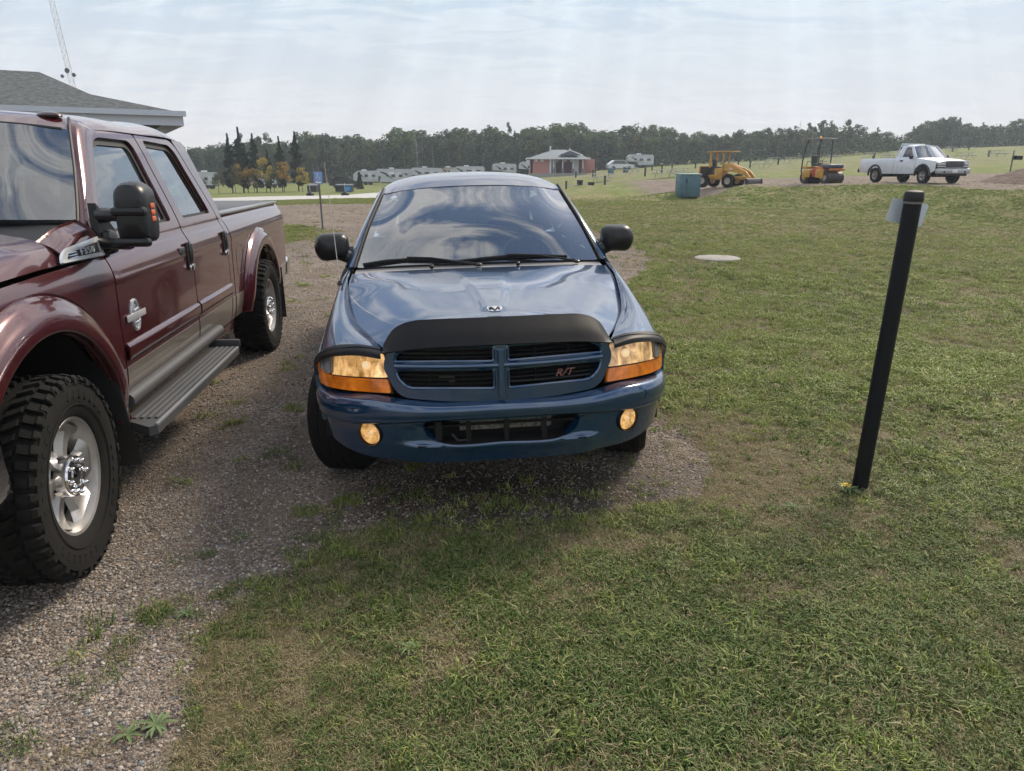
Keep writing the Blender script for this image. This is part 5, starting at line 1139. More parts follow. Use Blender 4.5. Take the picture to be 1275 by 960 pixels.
# a step to either side still has to find woodland: it goes on past the frame
WOOD = 'trees of the wood beyond the campground'
n_t = 0
for row, (Yr, dpx, k) in enumerate(((146, 15.5, .90), (153, 14.0, 1.0), (161, 17, .97))):
    px = 60.0 if row else 130.0
    while px < 1380:
        px += dpx*tr.uniform(.6, 1.4); Y = Yr+tr.uniform(-3, 3)+(16 if px > 1120 else 0)
        if 1113 < px < 1133 and row < 2: continue
        a = at(px, float(top(np.array([px]))[0])+tr.uniform(-5, 6.5)+(5 if row == 0 else 0), Y); h = a[2]-gz(a[0], Y)
        r = tr.random(); kind = 'round' if r < .78 else 'wispy' if r < .91 else 'spruce' if r < .95 else 'bare'
        if 1000 < px < 1080 and r < .4: kind = 'wispy'
        pr = tr.choice(PR[kind]); nm = {'round': 'broadleaf_tree', 'wispy': 'aspen_tree', 'spruce': 'spruce_tree', 'bare': 'bare_topped_tree'}[kind]
        lb = {'round': 'full-crowned broadleaf tree in the dark wood beyond the campground', 'wispy': 'slender open aspen in the wood beyond the campground', 'spruce': 'dark pointed spruce in the wood beyond the campground', 'bare': 'thin tree with bare upper twigs in the wood beyond the campground'}[kind]
        seg = [q for q, lim in (('left of the poplar row', 262), ('behind the poplar row', 382), ('behind the skips', 465), ('behind the long row of campers', 600), ('left of the brick hut', 668), ('behind the brick hut', 745), ('behind the large fifth-wheel camper', 835), ('above the yellow loader', 960), ('above the road roller', 1060), ('left of the gap in the wood', 1125), ('in the clump behind the white truck', 1235), ('at the right edge of the photo', 9999)) if px < lim][0]
        lb = lb.replace('in the dark wood beyond the campground', 'of the wood, '+seg).replace('in the wood beyond the campground', 'of the wood, '+seg)
        put_tree(nm, pr, a[0], Y, h*k/10, lb, 'tree', WOOD, tr.uniform(1.0, 1.5)); n_t += 1
for px, py, Y, lb in ((641, 160, 138, 'tall dark spruce standing just left of the brick washroom hut'), (576, 174, 136, 'dark spruce behind the roof of the blue pickup')):
    a = at(px, py, Y); put_tree('spruce_tree', PR['spruce'][0], a[0], Y, (a[2]-gz(a[0], Y))/10, lb, 'tree', None, .75)
# the depth of the wood behind the trees one can tell apart
V, F = [], []
for px in range(0, 1440, 3):
    for k in range(3):
        Y = tr.uniform(166, 180)+(14 if px > 1120 else 0); tp = float(top(np.array([px]))[0])+tr.uniform(6, 16)+(6 if 1108 < px < 1136 else 0); a = at(px, tp, Y); z0 = gz(a[0], Y); f_ = tr.uniform(.15, .92)
        leaf_quads(V, F, (a[0], Y, z0+(a[2]-z0)*f_), (1.9, 1.5, 1.7), 34, .42, tr)
me = bpy.data.meshes.new('woodland'); me.from_pydata([tuple(v) for v in V], [], F); me.materials.append(LEAFS['green']); tag(link('woodland', me), kind='stuff')
# undergrowth that closes the foot of the wood
V, F = [], []
for px in range(40, 1400, 4):
    Y = tr.uniform(141, 150)+(16 if px > 1120 else 0); a = at(px, 200, Y); z = gz(a[0], Y); leaf_quads(V, F, (a[0], Y, z+tr.uniform(.6, 2.2)), (1.6, 1.4, 1.3), 46, .24, tr)
me = bpy.data.meshes.new('undergrowth'); me.from_pydata([tuple(v) for v in V], [], F); me.materials.append(LEAFS['dark']); tag(link('undergrowth', me), kind='stuff')
# columnar poplars and young autumn trees in a row behind the parking lot
CO = [tree_proto('column', 9, 3.0, 'poplar', tr, 1.9) for _ in range(2)]
for i, (px, pt, lb) in enumerate(((282, 165, 'narrow dark poplar, leftmost of the row behind the parking lot'), (295, 157, 'tallest narrow poplar of the row behind the parking lot'), (303, 179, 'short narrow poplar close beside the tallest one'),
                                  (313, 165, 'narrow poplar between the orange and the gold young trees'), (332, 186, 'short slim poplar in the middle of the row'), (346, 169, 'narrow poplar second from the right of the row'), (366, 163, 'narrow poplar at the right end of the row, beside the golden tree'))):
    Y = 85+i*.5; a = at(px, pt, Y); put_tree('poplar_tree', CO[i % 2], a[0], Y, (a[2]-gz(a[0], Y))/9, lb, 'poplar', 'narrow poplars in a row', tr.uniform(.9, 1.15))
for i, (px, pt, c, lb) in enumerate(((269, 207, 'rust', 'small rust-brown tree at the left end of the young row'), (290, 206, 'rust', 'small brown-green tree under the tallest poplar'), (301, 204, 'orange', 'bright orange young tree left of centre in the row'), (314, 209, 'orange', 'low orange young tree beside the bright orange one'),
                                     (328, 197, 'gold', 'gold-leaved young tree in the middle of the row'), (339, 205, 'rust', 'greenish brown young tree between two poplars'), (351, 200, 'orange', 'orange-topped young tree under a narrow poplar'), (374, 206, 'gold', 'golden young tree at the right end of the row'))):
    Y = 83.5+i*.3; pr = tree_proto('young', 4, 2.6, c, tr, 1.3); a = at(px, pt, Y); put_tree('young_tree', pr, a[0], Y, (a[2]-gz(a[0], Y))/4, lb, 'tree', 'young autumn trees in the poplar row')
sp_ = tree_proto('spruce', 4, 1.9, 'dark', tr)
for px, pt, Y, lb in ((447, 213, 88, 'small spruce right of the blue-marked skip'),): a = at(px, pt, Y); put_tree('spruce_tree', sp_, a[0], Y, (a[2]-gz(a[0], Y))/4, lb, 'tree', None)

# ------------------------------------------------------------------ buildings
SHIN = mat('asphalt_shingles', (.075, .085, .09), .95, var=(9, .55), bump=(8, 1.0, .05)); WHITE = mat('white_trim', (.66, .68, .72), .5); SID = mat('beige_siding', (.42, .37, .30), .7); GUT = mat('gutter_grey_blue', (.50, .55, .62), .45)
def office():
    C = Vector((-7.40, 17.10, 0)); E = Vector((-10.32, 15.43, 0)); u = (C-E).normalized(); v = Vector((-u.y, u.x, 0))
    T = thing('office_building', 'low office building with grey shingled hip roof and pale gutter, behind the maroon pickup', 'building', (C.x, C.y, 0), math.atan2(u.y, u.x))
    # local axes: x along the eave (towards the right is 0), y away from the camera
    W, D, z0 = 17.0, 7.5, 2.88
    def poly(name, pts, mt, th=.05):
        m = MB(); n = len(pts); P = [Vector(p) for p in pts]; m.add(P+[p-Vector((0, 0, th)) for p in P], [tuple(range(n)), tuple(range(2*n-1, n-1, -1))]+[(i, (i+1) % n, n+(i+1) % n, n+i) for i in range(n)]); m.build(name, mt, T)
    B1, R2, R1 = (-1.71, 1.56, 3.31), (-2.7, 3.74, 3.95), (-14.2, 3.74, 3.95)
    B2 = (-1.71, D-1.56, 3.31)
    poly('roof', [(0, 0, z0), B1, R2, R1, (-W, 0, z0)], SHIN); poly('roof', [(0, 0, z0), (0, D, z0), B2, B1], SHIN); poly('roof', [B1, B2, R2], SHIN); poly('roof', [(0, D, z0), (-W, D, z0), R1, R2, B2], SHIN); poly('roof', [(-W, 0, z0), R1, (-W, D, z0)], SHIN)
    m = MB(); m.box((-W/2, -.07, z0-.03), (W+.14, .12, .11)); m.build('gutter', GUT, T)
    m = MB(); m.box((-W/2, -.0, z0-.17), (W-.02, .03, .22)); m.box((-.0, D/2, z0-.17), (.03, D, .22)); m.build('fascia', GUT, T)
    m = MB(); m.box((-1.9, -.045, z0-.22), (.07, .06, .34), ry=R(-12)); m.build('downpipe', GUT, T)
    m = MB(); m.box((-W/2-.3, D/2, z0-.27), (W-1.0, D-.5, .02)); m.build('soffit', mat('soffit', (.36, .36, .36), .7), T)
    m = MB(); m.box((-W/2-.75, D/2+.45, 1.25), (W-1.9, D-2.0, 2.72)); m.build('wall', SID, T)
    for x in (-4.2, -7.2, -10.4, -13.2):
        m = MB(); m.box((x, 1.42, 1.55), (1.3, .08, 1.1)); w_ = m.build('window', WHITE, T); m = MB(); m.box((x, 1.38, 1.55), (1.14, .02, .94)); m.build('pane', SIDEGL, w_)
    m = MB(); m.box((-1.9, 1.42, 1.05), (.95, .08, 2.1)); m.build('door', mat('door_brown', (.12, .06, .04), .5), T)
office()
def hut():
    T = thing('washroom_building', 'small pink brick washroom hut with grey roof and white porch columns, beside the wood', 'building', (2.95, 112, 0)); T.scale = (.94, 1, .97); Y0 = 0
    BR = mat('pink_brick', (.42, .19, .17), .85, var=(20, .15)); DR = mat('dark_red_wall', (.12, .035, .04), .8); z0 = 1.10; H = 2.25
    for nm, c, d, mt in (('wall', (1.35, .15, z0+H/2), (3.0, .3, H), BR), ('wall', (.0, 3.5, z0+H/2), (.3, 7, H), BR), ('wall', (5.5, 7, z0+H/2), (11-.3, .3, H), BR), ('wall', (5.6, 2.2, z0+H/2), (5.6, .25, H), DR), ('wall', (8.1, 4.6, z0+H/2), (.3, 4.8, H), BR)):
        m = MB(); m.box(c, d); m.build(nm, mt, T)
    m = MB(); m.box((2.95, 1.1, z0+H/2), (.3, 2.2, H)); m.build('corner_pier', WHITE, T)
    m = MB(); m.box((4.2, 3.4, z0-.25), (9.2, 7.4, .6)); m.build('floor_slab', mat('slab_concrete', (.3, .29, .27), .9), T)
    for x in (.7, 1.65, 4.2, 5.4, 6.5):
        m = MB(); m.box((x, -.02 if x < 3 else 2.05, z0+H-.35), (.5, .05, .35)); m.build('window', WHITE, T)
    for x in (3.55, 7.2):
        m = MB(); m.box((x, 2.03, z0+1.05), (.95, .06, 2.05)); m.build('door', mat('pale_door', (.62, .63, .68), .5), T)
    m = MB(); m.box((3.5, 1.2, z0+.5), (.5, .4, .95)); m.build('bin', mat('bin_green', (.04, .13, .11), .5), T)
    for x in (3.5, 4.95, 6.6, 8.15):
        m = MB(); m.box((x, .15, z0+H/2+.2), (.16, .16, H-.3)); m.build('column', WHITE, T); m = MB(); m.box((x, .15, z0+.35), (.42, .42, .75)); m.build('column_base', mat('stone_base', (.16, .15, .15), .9), T)
    e = z0+H; m = MB(); P = [(-.75, -.6, e), (9.2, -.6, e), (9.2, 7.6, e), (-.75, 7.6, e), (3.6, 3.5, e+1.35), (5.6, 3.5, e+1.35)]
    m.add(P, [(0, 1, 5, 4), (1, 2, 5), (2, 3, 4, 5), (3, 0, 4), (0, 3, 2, 1)]); m.build('roof', mat('hut_shingle', (.16, .19, .21), .9, var=(4, .2)), T)
    m = MB(); m.add([(4.1, -.3, e+.42), (8.0, -.3, e+.42), (6.05, -.3, e+1.15), (6.05, 3.0, e+1.15)], [(0, 1, 2), (1, 3, 2), (2, 3, 0)]); m.build('gable', mat('hut_gable', (.09, .11, .14), .9), T)
    m = MB(); m.tube([(4.0, -.36, e+.42), (6.05, -.36, e+1.18), (8.1, -.36, e+.42)], .09, 5); m.build('gable_trim', WHITE, T)
    m = MB(); m.box((4.22, -.66, e-.02), (10.1, .1, .24)); m.box((9.25, 3.5, e-.02), (.1, 8.2, .24)); m.box((-.8, 3.5, e-.02), (.1, 8.2, .24)); m.build('fascia', WHITE, T)
    m = MB(); m.tube([(3.1, 3, e+.6), (3.1, 3, e+1.9)], .12, 8); m.build('vent_pipe', WHITE, T)
    m = MB(); m.tube([(6.05, .4, e+1.1), (6.05, .4, e+1.42)], .12, 8); m.build('roof_vent', WHITE, T)
hut()
def tower():
    b, t = Vector(at(92, 108, 110)), Vector(at(65, 0, 110)); d = (t-b); base = b-d*((b.z+1)/d.z); tip = b+d*((44-b.z)/d.z)
    T = thing('lattice_tower', 'tall slim white lattice mast with small dishes rising behind the office roof', 'tower', tuple(base)); ax = tip-base; MT = mat('galvanised', (.60, .62, .66), .5, metal=.2)
    n = 46; cs = [Vector((.42*math.cos(a), .42*math.sin(a), 0)) for a in (R(90), R(210), R(330))]
    for c in cs: m = MB(); m.tube([tuple(c), tuple(ax+c)], .045, 5); m.build('leg', MT, T)
    m = MB()
    for k in range(n):
        for i in range(3):
            p, q = ax*(k/n)+cs[i], ax*((k+1)/n)+cs[(i+1) % 3]; m.tube([tuple(p), tuple(q)], .025, 4); m.tube([tuple(ax*(k/n)+cs[(i+1) % 3]), tuple(p)], .02, 4)
    tag(m.build('brace', MT, T), kind='stuff')
    for px, py, r in ((84, 88, .36), (92.5, 93.5, .28), (78, 95, .25)):
        p = Vector(at(px, py, 109.4))-base; m = MB(); m.lathe([(0, .15), (r*.7, .08), (r, -.1), (r*.95, -.12), (0, -.02)], 16, 'y', c=tuple(p)); m.build('dish', mat('dish_dark', (.05, .06, .07), .6), T)
tower()

# ------------------------------------------------------------------ trailers, cars, site furniture
RVW = mat('trailer_white', (.44, .46, .50), .4, coat=.3, var=(.8, .06)); DWIN = mat('dark_window', (.02, .024, .03), .1, coat=1); SWO = mat('swoosh_grey', (.36, .38, .42), .4); TANB = mat('trailer_tan', (.34, .29, .24), .45); TY = mat('small_tyre', (.02, .02, .02), .85)
def trailer(px0, px1, base, Y, rot, label, fifth=False, body=RVW, h=2.6, cat='camper trailer'):
    a, b = at(px0, base, Y), at(px1, base, Y); Ln = (b[0]-a[0])/max(.35, math.cos(rot)); c = ((a[0]+b[0])/2, Y); z = gz(*c)
    T = thing('camper_trailer', label, cat, (c[0], c[1], z), rot, 'campers parked beyond the field'); T.scale = (1, .8, .70); l = Ln/2
    pr = [(-l, .75), (l, .75), (l, h+.35), (l-.25, h+.6), (-l+.9, h+.6), (-l+.15, h+.0), (-l, h-.6)]
    if fifth: pr = [(-l+1.9, .75), (l, .75), (l, h+.5), (l-.2, h+.7), (-l+.6, h+.8), (-l+.05, h+.3), (-l, 1.7), (-l+1.8, 1.55)]
    m = MB(); m.prism(rpoly(pr, .18, 3), -1.2, 1.2, 'y'); m.build('body', body, T)
    y = -1.215
    for x, w_, zc, hh in ((l*.62, l*.28, 2.1, .5), (l*.05, l*.30, 2.1, .55), (-l*.42, l*.18, 2.15, .45)):
        m = MB(); m.rbox((x, y, zc), (w_, .03, hh), .01); m.build('window', DWIN, T)
    m = MB(); m.rbox((l*.32, y, 1.75), (.62, .03, 1.8), .01); m.build('door', mat('trailer_door', (.5, .51, .54), .4), T)
    m = MB(); q = cr([(l*.95, 1.15), (l*.3, 1.25), (-l*.2, 1.7), (-l*.75, 2.7)], 5); q2 = cr([(-l*.62, 2.75), (-l*.1, 1.5), (l*.35, .98), (l*.95, .9)], 5); m.prism([tuple(p) for p in q]+[tuple(p) for p in q2], y-.012, y+.01, 'y'); m.build('stripe', SWO, T)
    m = MB(); m.rbox((-l*.1, 0, h+(.93 if fifth else .72)), (.8, .7, .28), .06); m.build('air_conditioner', WHITE, T)
    for x in (-.35, .45):
        for yy in (-1.1, 1.1): m = MB(); m.lathe([(0, yy-.1), (.3, yy-.1), (.34, yy), (.3, yy+.1), (0, yy+.1)], 14, 'y', c=(x+l*.15, 0, .36)); m.build('wheel', TY, T)
    if not fifth: m = MB(); m.box((-l-.5, 0, .62), (1.0, .12, .1)); m.build('drawbar', BLACK, T)
    m = MB(); m.box((0, 0, .66), (2*l-.3, 2.0, .18)); m.build('underframe', VOID, T)
trailer(244, 273, 238, 108, .3, 'white camper left of the rust-brown young tree', True)
trailer(306, 334, 237, 112, .2, 'white camper half hidden by the orange young trees', False)
trailer(336, 352, 236, 112, .3, 'short white camper half hidden by the poplars', False, h=2.2)
trailer(441, 470, 226, 122, .25, 'pale camper at the left end of the long row of campers')
trailer(468, 513, 226, 128, .12, 'long grey-white camper behind the small white one', True)
trailer(474, 505, 228, 116, .15, 'small low white camper in front of the long row', h=1.9)
trailer(511, 551, 224, 128, .10, 'white camper with sweeping grey stripes above the blue roof', True)
trailer(549, 569, 221, 132, .15, 'short tan camper in the long row of campers', body=TANB)
trailer(563, 603, 221, 128, .08, 'white camper at the right end of the long row')
trailer(613, 642, 215, 136, .15, 'white camper standing alone right of the long row', True)
trailer(647, 672, 216, 130, -.2, 'white camper partly hidden behind the brick hut', True)
trailer(780, 812, 208.5, 136, .06, 'large white fifth-wheel camper right of the brick hut', True)
def car(px, base, Y, rot, col, label, name='parked_car', Lh=2.2, hh=1.45, cat='car'):
    x = at(px, base, Y)[0]; T = thing(name, label, cat, (x, Y, gz(x, Y)), rot); B = mat('car_%s' % name+str(px), col, .3, coat=1, metal=.3)
    pr = rpoly([(-Lh, .3), (Lh, .3), (Lh, .85), (1.1, .98), (.45, hh), (-1.2, hh), (-Lh+.1, .95), (-Lh, .8)], .12, 3); m = MB(); m.prism(pr, -.85, .85, 'y'); m.build('body', B, T)
    for s in (-1, 1):
        m = MB(); m.prism(rpoly([(.95, .98), (.42, hh-.07), (-1.15, hh-.07), (-1.75, .98)], .05, 2), s*.853, s*.862, 'y'); m.build('window', DWIN, T)
        for xx in (-1.35, 1.35): m = MB(); m.lathe([(0, s*.78), (.30, s*.78), (.33, s*.82), (.30, s*.9), (0, s*.9)], 16, 'y', c=(xx, 0, .33)); m.build('wheel', TY, T)
car(431, 232, 104, .1, (.02, .022, .025), 'dark car parked left of the row of campers', hh=1.5)
car(772, 209, 124, .15, (.6, .62, .66), 'white car parked beside the large fifth-wheel camper', hh=1.6)

def utility_box(px0, px1, base, topy, Y, rot, label, col=(.055, .13, .175)):
    a, b = at(px0, base, Y), at(px1, base, Y); w_ = (b[0]-a[0]); z = gz((a[0]+b[0])/2, Y); hh = at(px0, topy, Y)[2]-a[2]; M_ = mat('teal_steel%d' % px0, col, .45, coat=.2, var=(2, .12))
    T = thing('utility_box', label, 'utility box', ((a[0]+b[0])/2, Y, z-.03), rot); c = w_/(math.cos(rot)+.72*abs(math.sin(rot)))
    m = MB(); m.rbox((0, 0, hh*.47), (c, c*.72, hh*.94), .02); m.build('cabinet', M_, T)
    m = MB(); m.rbox((.0, .0, hh*.97), (c*1.06, c*.80, hh*.07), .015, rx=R(2)); m.build('lid', mat('box_lid', (.16, .24, .25), .4), T)
    if w_ > 1:
        m = MB(); m.rbox((-c*.38, -c*.39, hh*.52), (c*.20, c*.10, hh*.78), .015); m.build('side_duct', M_, T)
        m = MB(); m.rbox((-c*.24, -c*.42, hh*.72), (c*.07, c*.08, hh*.20), .012); m.build('handle', mat('teal_dark', (.02, .07, .09), .5), T)
        m = MB(); m.rbox((c*.14, -c*.366, hh*.46), (c*.68, .012, hh*.82), .004); m.build('door', M_, T)
    else:
        m = MB(); m.rbox((0, -c*.366, hh*.46), (c*.8, .012, hh*.8), .004); m.build('door', M_, T)
utility_box(842, 870, 238, 209, 44.2, R(8), 'large teal steel utility box at the left of the yellow loader')
utility_box(757, 764, 212, 204, 104, 0, 'small teal utility box right of the brick hut')
utility_box(776, 782, 210.5, 203, 108, 0, 'small dark teal utility box beside the white car', (.03, .08, .12))
TIM = mat('weathered_table', (.48, .47, .44), .8); GRN = mat('post_green', (.025, .05, .045), .7)
def picnic(x, y, rot, label, tone=TIM):
    T = thing('picnic_table', label, 'picnic table', (x, y, gz(x, y)), rot, 'picnic tables on the campground')
    for k in (-.26, 0, .26): m = MB(); m.box((0, k, .75), (1.9, .24, .05)); m.build('table_plank', tone, T)
    for s in (-.72, .72): m = MB(); m.box((0, s, .44), (1.9, .26, .05)); m.build('bench', tone, T)
    for sx in (-.7, .7): m = MB(); m.tube([(sx, -.6, 0), (sx, -.2, .73)], .035, 4); m.tube([(sx, .6, 0), (sx, .2, .73)], .035, 4); m.box((sx, 0, .41), (.05, 1.6, .04)); m.build('leg_frame', TIM, T)
TBL = [(750, 222, 72, 'picnic table nearest the brick hut, on the near lawn'), (828, 221, 66, 'picnic table just left of the large teal box'), (846, 222, 68, 'picnic table half behind the large teal box'), (787, 211, 100, 'pale picnic table by the dark teal utility box'), (905, 203, 96, 'picnic table in the distance above the yellow loader'),
       (948, 207, 84, 'picnic table between the loader and the roller'), (964, 198, 112, 'far picnic table left of the roller'), (984, 199, 108, 'far picnic table close left of the roller canopy'), (1038, 196, 112, 'white picnic table just right of the roller'), (1083, 191, 124, 'dark picnic table left of the white truck cab'), (1105, 192, 112, 'pale picnic table above the white truck bed'),
       (1107, 197, 96, 'lower picnic table above the white truck bed'), (1200, 199, 84, 'white picnic table right of the white truck roof'), (1241, 195, 92, 'picnic table near the camp grill'), (1184, 190, 128, 'distant picnic table behind the white truck bonnet')]
for i, (px, py, Y, lb) in enumerate(TBL): a = at(px, py, Y); picnic(a[0], Y, R(8+11*(i % 4)), lb)
PST = [(705, 229, 66, 'low dark post on the lawn below the brick hut'), (753, 229, 66, 'low dark post in front of the nearest picnic table'), (717, 219, 92, 'low post at the porch of the brick hut'), (741, 218, 92, 'one of two posts right of the brick hut'), (738, 221, 88, 'nearer of two posts right of the brick hut'), (803, 219, 76, 'low post in the middle of the lawn'), (824, 213, 88, 'low post above the near picnic table'),
       (837, 207, 104, 'low post above the large teal box'), (812, 208, 108, 'low post right of the fifth-wheel camper'), (866, 206, 104, 'low post just right of the large teal box'), (919, 207, 96, 'low post above the loader arm'), (934, 206, 90, 'low post right of the loader arm'), (969, 201, 100, 'low post left of the roller'), (1087, 199, 88, 'low post above the white truck bed'), (1089, 192, 112, 'far post above the white truck bed'),
       (1206, 186, 130, 'far post behind the white truck'), (1231, 194, 96, 'dark post left of the camp grill'), (1186, 188, 128, 'far post right of the white truck roof')]
for px, py, Y, lb in PST:
    a = at(px, py, Y); z = gz(a[0], Y); T = thing('site_post', lb, 'post', (a[0], Y, z), 0, 'campsite posts on the field'); m = MB(); m.box((0, 0, .36), (.16, .16, .76)); m.build('shaft', GRN, T); m = MB(); m.box((0, 0, .77), (.19, .19, .06)); m.build('cap', BLACK, T)
for px, py, Y, lb in ((722, 228, 70, 'dark steel fire pit left of its twin below the hut'), (736, 231, 66, 'dark steel fire pit on the lawn, nearer the camera')):
    a = at(px, py, Y); T = thing('fire_pit', lb, 'fire pit', (a[0], Y, gz(a[0], Y)), 0, 'fire pits'); m = MB(); m.lathe([(.26, .02), (.30, .42), (.27, .42), (.23, .04)], 16); m.build('ring', mat('rusty_steel', (.03, .024, .02), .8), T); m = MB(); m.box((0, 0, .44), (.5, .5, .03)); m.build('grate', BLACK, T)
def grill():
    a = at(1258, 212, 43); b = at(1258, 188, 43); T = thing('camp_grill', 'dark camp grill box on a thin post beside the dirt mound', 'grill', (a[0], 43, gz(a[0], 43))); h_ = b[2]-gz(a[0], 43)
    m = MB(); m.tube([(0, 0, -.1), (0, 0, h_)], .04, 6); m.build('post', mat('post_grey', (.12, .12, .12), .6), T); m = MB(); m.rbox((.28, 0, h_*.78), (.42, .3, .24), .03); m.build('box', BLACK, T); m = MB(); m.box((.0, 0, h_-.1), (.10, .05, .3)); m.build('tag', TIM, T)
grill()
def mound():
    V = []; F = []; n, m_ = 40, 26; c = at(1300, 210, 40); rx, ry, hh = 3.3, 2.4, 1.0
    for i in range(n):
        for j in range(m_):
            x = -rx+2*rx*i/(n-1); y = -ry+2*ry*j/(m_-1); r = math.hypot(x/rx, y/ry); z = max(0, (1-r))**.85*hh*(1+.5*(float(vn(x+9, y+4, 1.1, 3))-.5))+.09*(float(vn(x*3+40, y*3, 1.6, 3))-.5); X, Y = c[0]+x, c[1]+y; V.append((X, Y, gz(X, Y)+z-.06))
    F = [(i*m_+j, (i+1)*m_+j, (i+1)*m_+j+1, i*m_+j+1) for i in range(n-1) for j in range(m_-1)]
    m = MB(); m.add(V, F, True); tag(m.build('dirt_mound', mat('dug_earth', (.12, .085, .065), .95, var=(3, .45), bump=(7, 1, .08))), 'heap of dark brown earth at the right edge beyond the white truck', 'dirt mound')
    q = np.random.RandomState(3); 
mound()
def sign_post():
    T = thing('parking_sign', 'small blue accessible-parking sign on a thin post behind the blue pickup', 'sign', (-5.52, 21.3, gz(-5.52, 21.3))); m = MB(); m.tube([(0, 0, -.2), (-.02, 0, 1.78)], .028, 8); m.build('post', mat('sign_post_steel', (.14, .14, .17), .5, metal=.4), T)
    m = MB(); m.rbox((-.02, -.035, 1.42), (.24, .008, .34), .003); m.build('plate', mat('sign_blue', (.20, .32, .62), .4), T)
    WH = mat('sign_white', (.75, .77, .82), .4); m = MB(); m.ball((-.035, -.042, 1.53), (.018, .003, .018), 10, 6); m.tube([(-.035, -.042, 1.51), (-.03, -.042, 1.44), (.02, -.042, 1.435), (.035, -.042, 1.38)], .009, 5); m.tube([(-.03+.045*math.cos(a), -.042, 1.41+.045*math.sin(a)) for a in np.linspace(R(110), R(340), 14)], .006, 5); m.build('wheelchair_symbol', WH, T)
    m = MB(); m.box((-.02, -.041, 1.30), (.16, .003, .05)); m.build('lower_stripe', WH, T)
sign_post()
for px0, px1, t_, b_, Y, blue, lb in ((384.5, 396, 229, 238.5, 76, False, 'small black skip at the roadside, left of the parking sign'), (419, 440, 231.5, 241, 74, True, 'black skip with a bright blue panel across the road')):
    a, b = at(px0, b_, Y), at(px1, b_, Y); z = gz((a[0]+b[0])/2, Y); h_ = at(px0, t_, Y)[2]-a[2]; T = thing('skip', lb, 'skip', ((a[0]+b[0])/2, Y, z)); w_ = (b[0]-a[0])
    m = MB(); m.prism([(-w_*.46, .05), (w_*.46, .05), (w_/2, h_*.9), (-w_/2, h_*.9)], -.6, .6, 'y'); m.build('bin', mat('skip_black', (.018, .018, .02), .5), T)
    m = MB(); m.rbox((0, 0, h_*.95), (w_*1.02, 1.3, h_*.09), .02, rx=R(4)); m.build('lid', mat('skip_lid', (.06, .07, .09), .4), T)
    if blue:
        m = MB(); m.box((w_*.26, -.61, h_*.47), (w_*.42, .03, h_*.74)); m.build('blue_panel', mat('skip_blue', (.02, .10, .30), .4), T); m = MB(); m.box((w_*.27, -.635, h_*.45), (w_*.26, .02, h_*.5)); m.build('sticker', mat('skip_lightblue', (.05, .30, .62), .4), T)
for px, py, Y, lb in ((386.5, 244.5, 60, 'black rubber stand at the left on the concrete road'), (430, 244.5, 60, 'black rubber stand on the road before the blue-panelled skip')):
    a = at(px, py, Y); z = gz(a[0], Y)+.03; T = thing('rubber_stand', lb, 'stand', (a[0], Y, z), 0, 'rubber stands on the road'); m = MB(); m.lathe([(0, .30), (.16, .30), (.22, .22), (.30, .18), (.34, .08), (.30, 0), (0, 0)], 20); m.build('base', BLACK, T); m = MB(); m.tube([(0, 0, .25), (0, 0, .95)], .018, 5); m.build('rod', mat('rod_pale', (.5, .45, .42), .6), T)
def marker_post():
    b = Vector((1.9, 3.5, gz(1.9, 3.5)-.03)); b = Vector(at(1070, 606, 3.5)); b.z = gz(b.x, b.y)-.05; t = Vector(at(1137, 250, 3.43)); d = (t-b)
    T = thing('marker_post', 'leaning black plastic post with a small pale plate behind its top', 'post', tuple(b)); PM = mat('post_black', (.006, .007, .010), .5, spec=.3, var=(8, .3), bump=(40, .2, .002))
    m = MB(); m.tube([(0, 0, 0), tuple(d*.5), tuple(d)], .039, 24); m.build('shaft', PM, T)
    u = d.normalized(); m = MB(); q = lambda s: tuple(d+u*s); m.tube([q(-.004), q(.004), q(.030), q(.042), q(.047)], [.040, .043, .043, .038, .024], 24); m.build('cap', mat('cap_grey', (.016, .016, .019), .65), T)
    m = MB(); m.tube([q(-.012), q(-.002)], [.041, .044], 24, cap=False); m.build('collar', mat('collar_grey', (.20, .20, .20), .6), T)
    c = Vector(at(1128.5, 264.5, 3.49))-b; m = MB(); o = rpoly([(-.085, -.052), (.085, -.056), (.092, .052), (-.080, .056)], .014, 4); m.M = Matrix.Translation(c) @ Matrix.Rotation(R(9), 4, 'Y') @ Matrix.Rotation(R(-4), 4, 'Z'); m.prism(o, -.0015, .0015, 'y'); m.build('plate', mat('plate_back', (.56, .62, .70), .4, metal=.2), T)
marker_post()
x, y, _ = at(893, 323.5, 13.9); m = MB(); m.lathe([(0, .035), (.40, .035), (.43, .02), (.44, -.05)], 32, c=(x, 13.9, gz(x, 13.9)+.01)); tag(m.build('concrete_lid', mat('lid_concrete', (.27, .255, .235), .9, var=(8, .15), bump=(40, .5, .004))), 'round pale concrete lid lying flush in the lawn', 'lid')
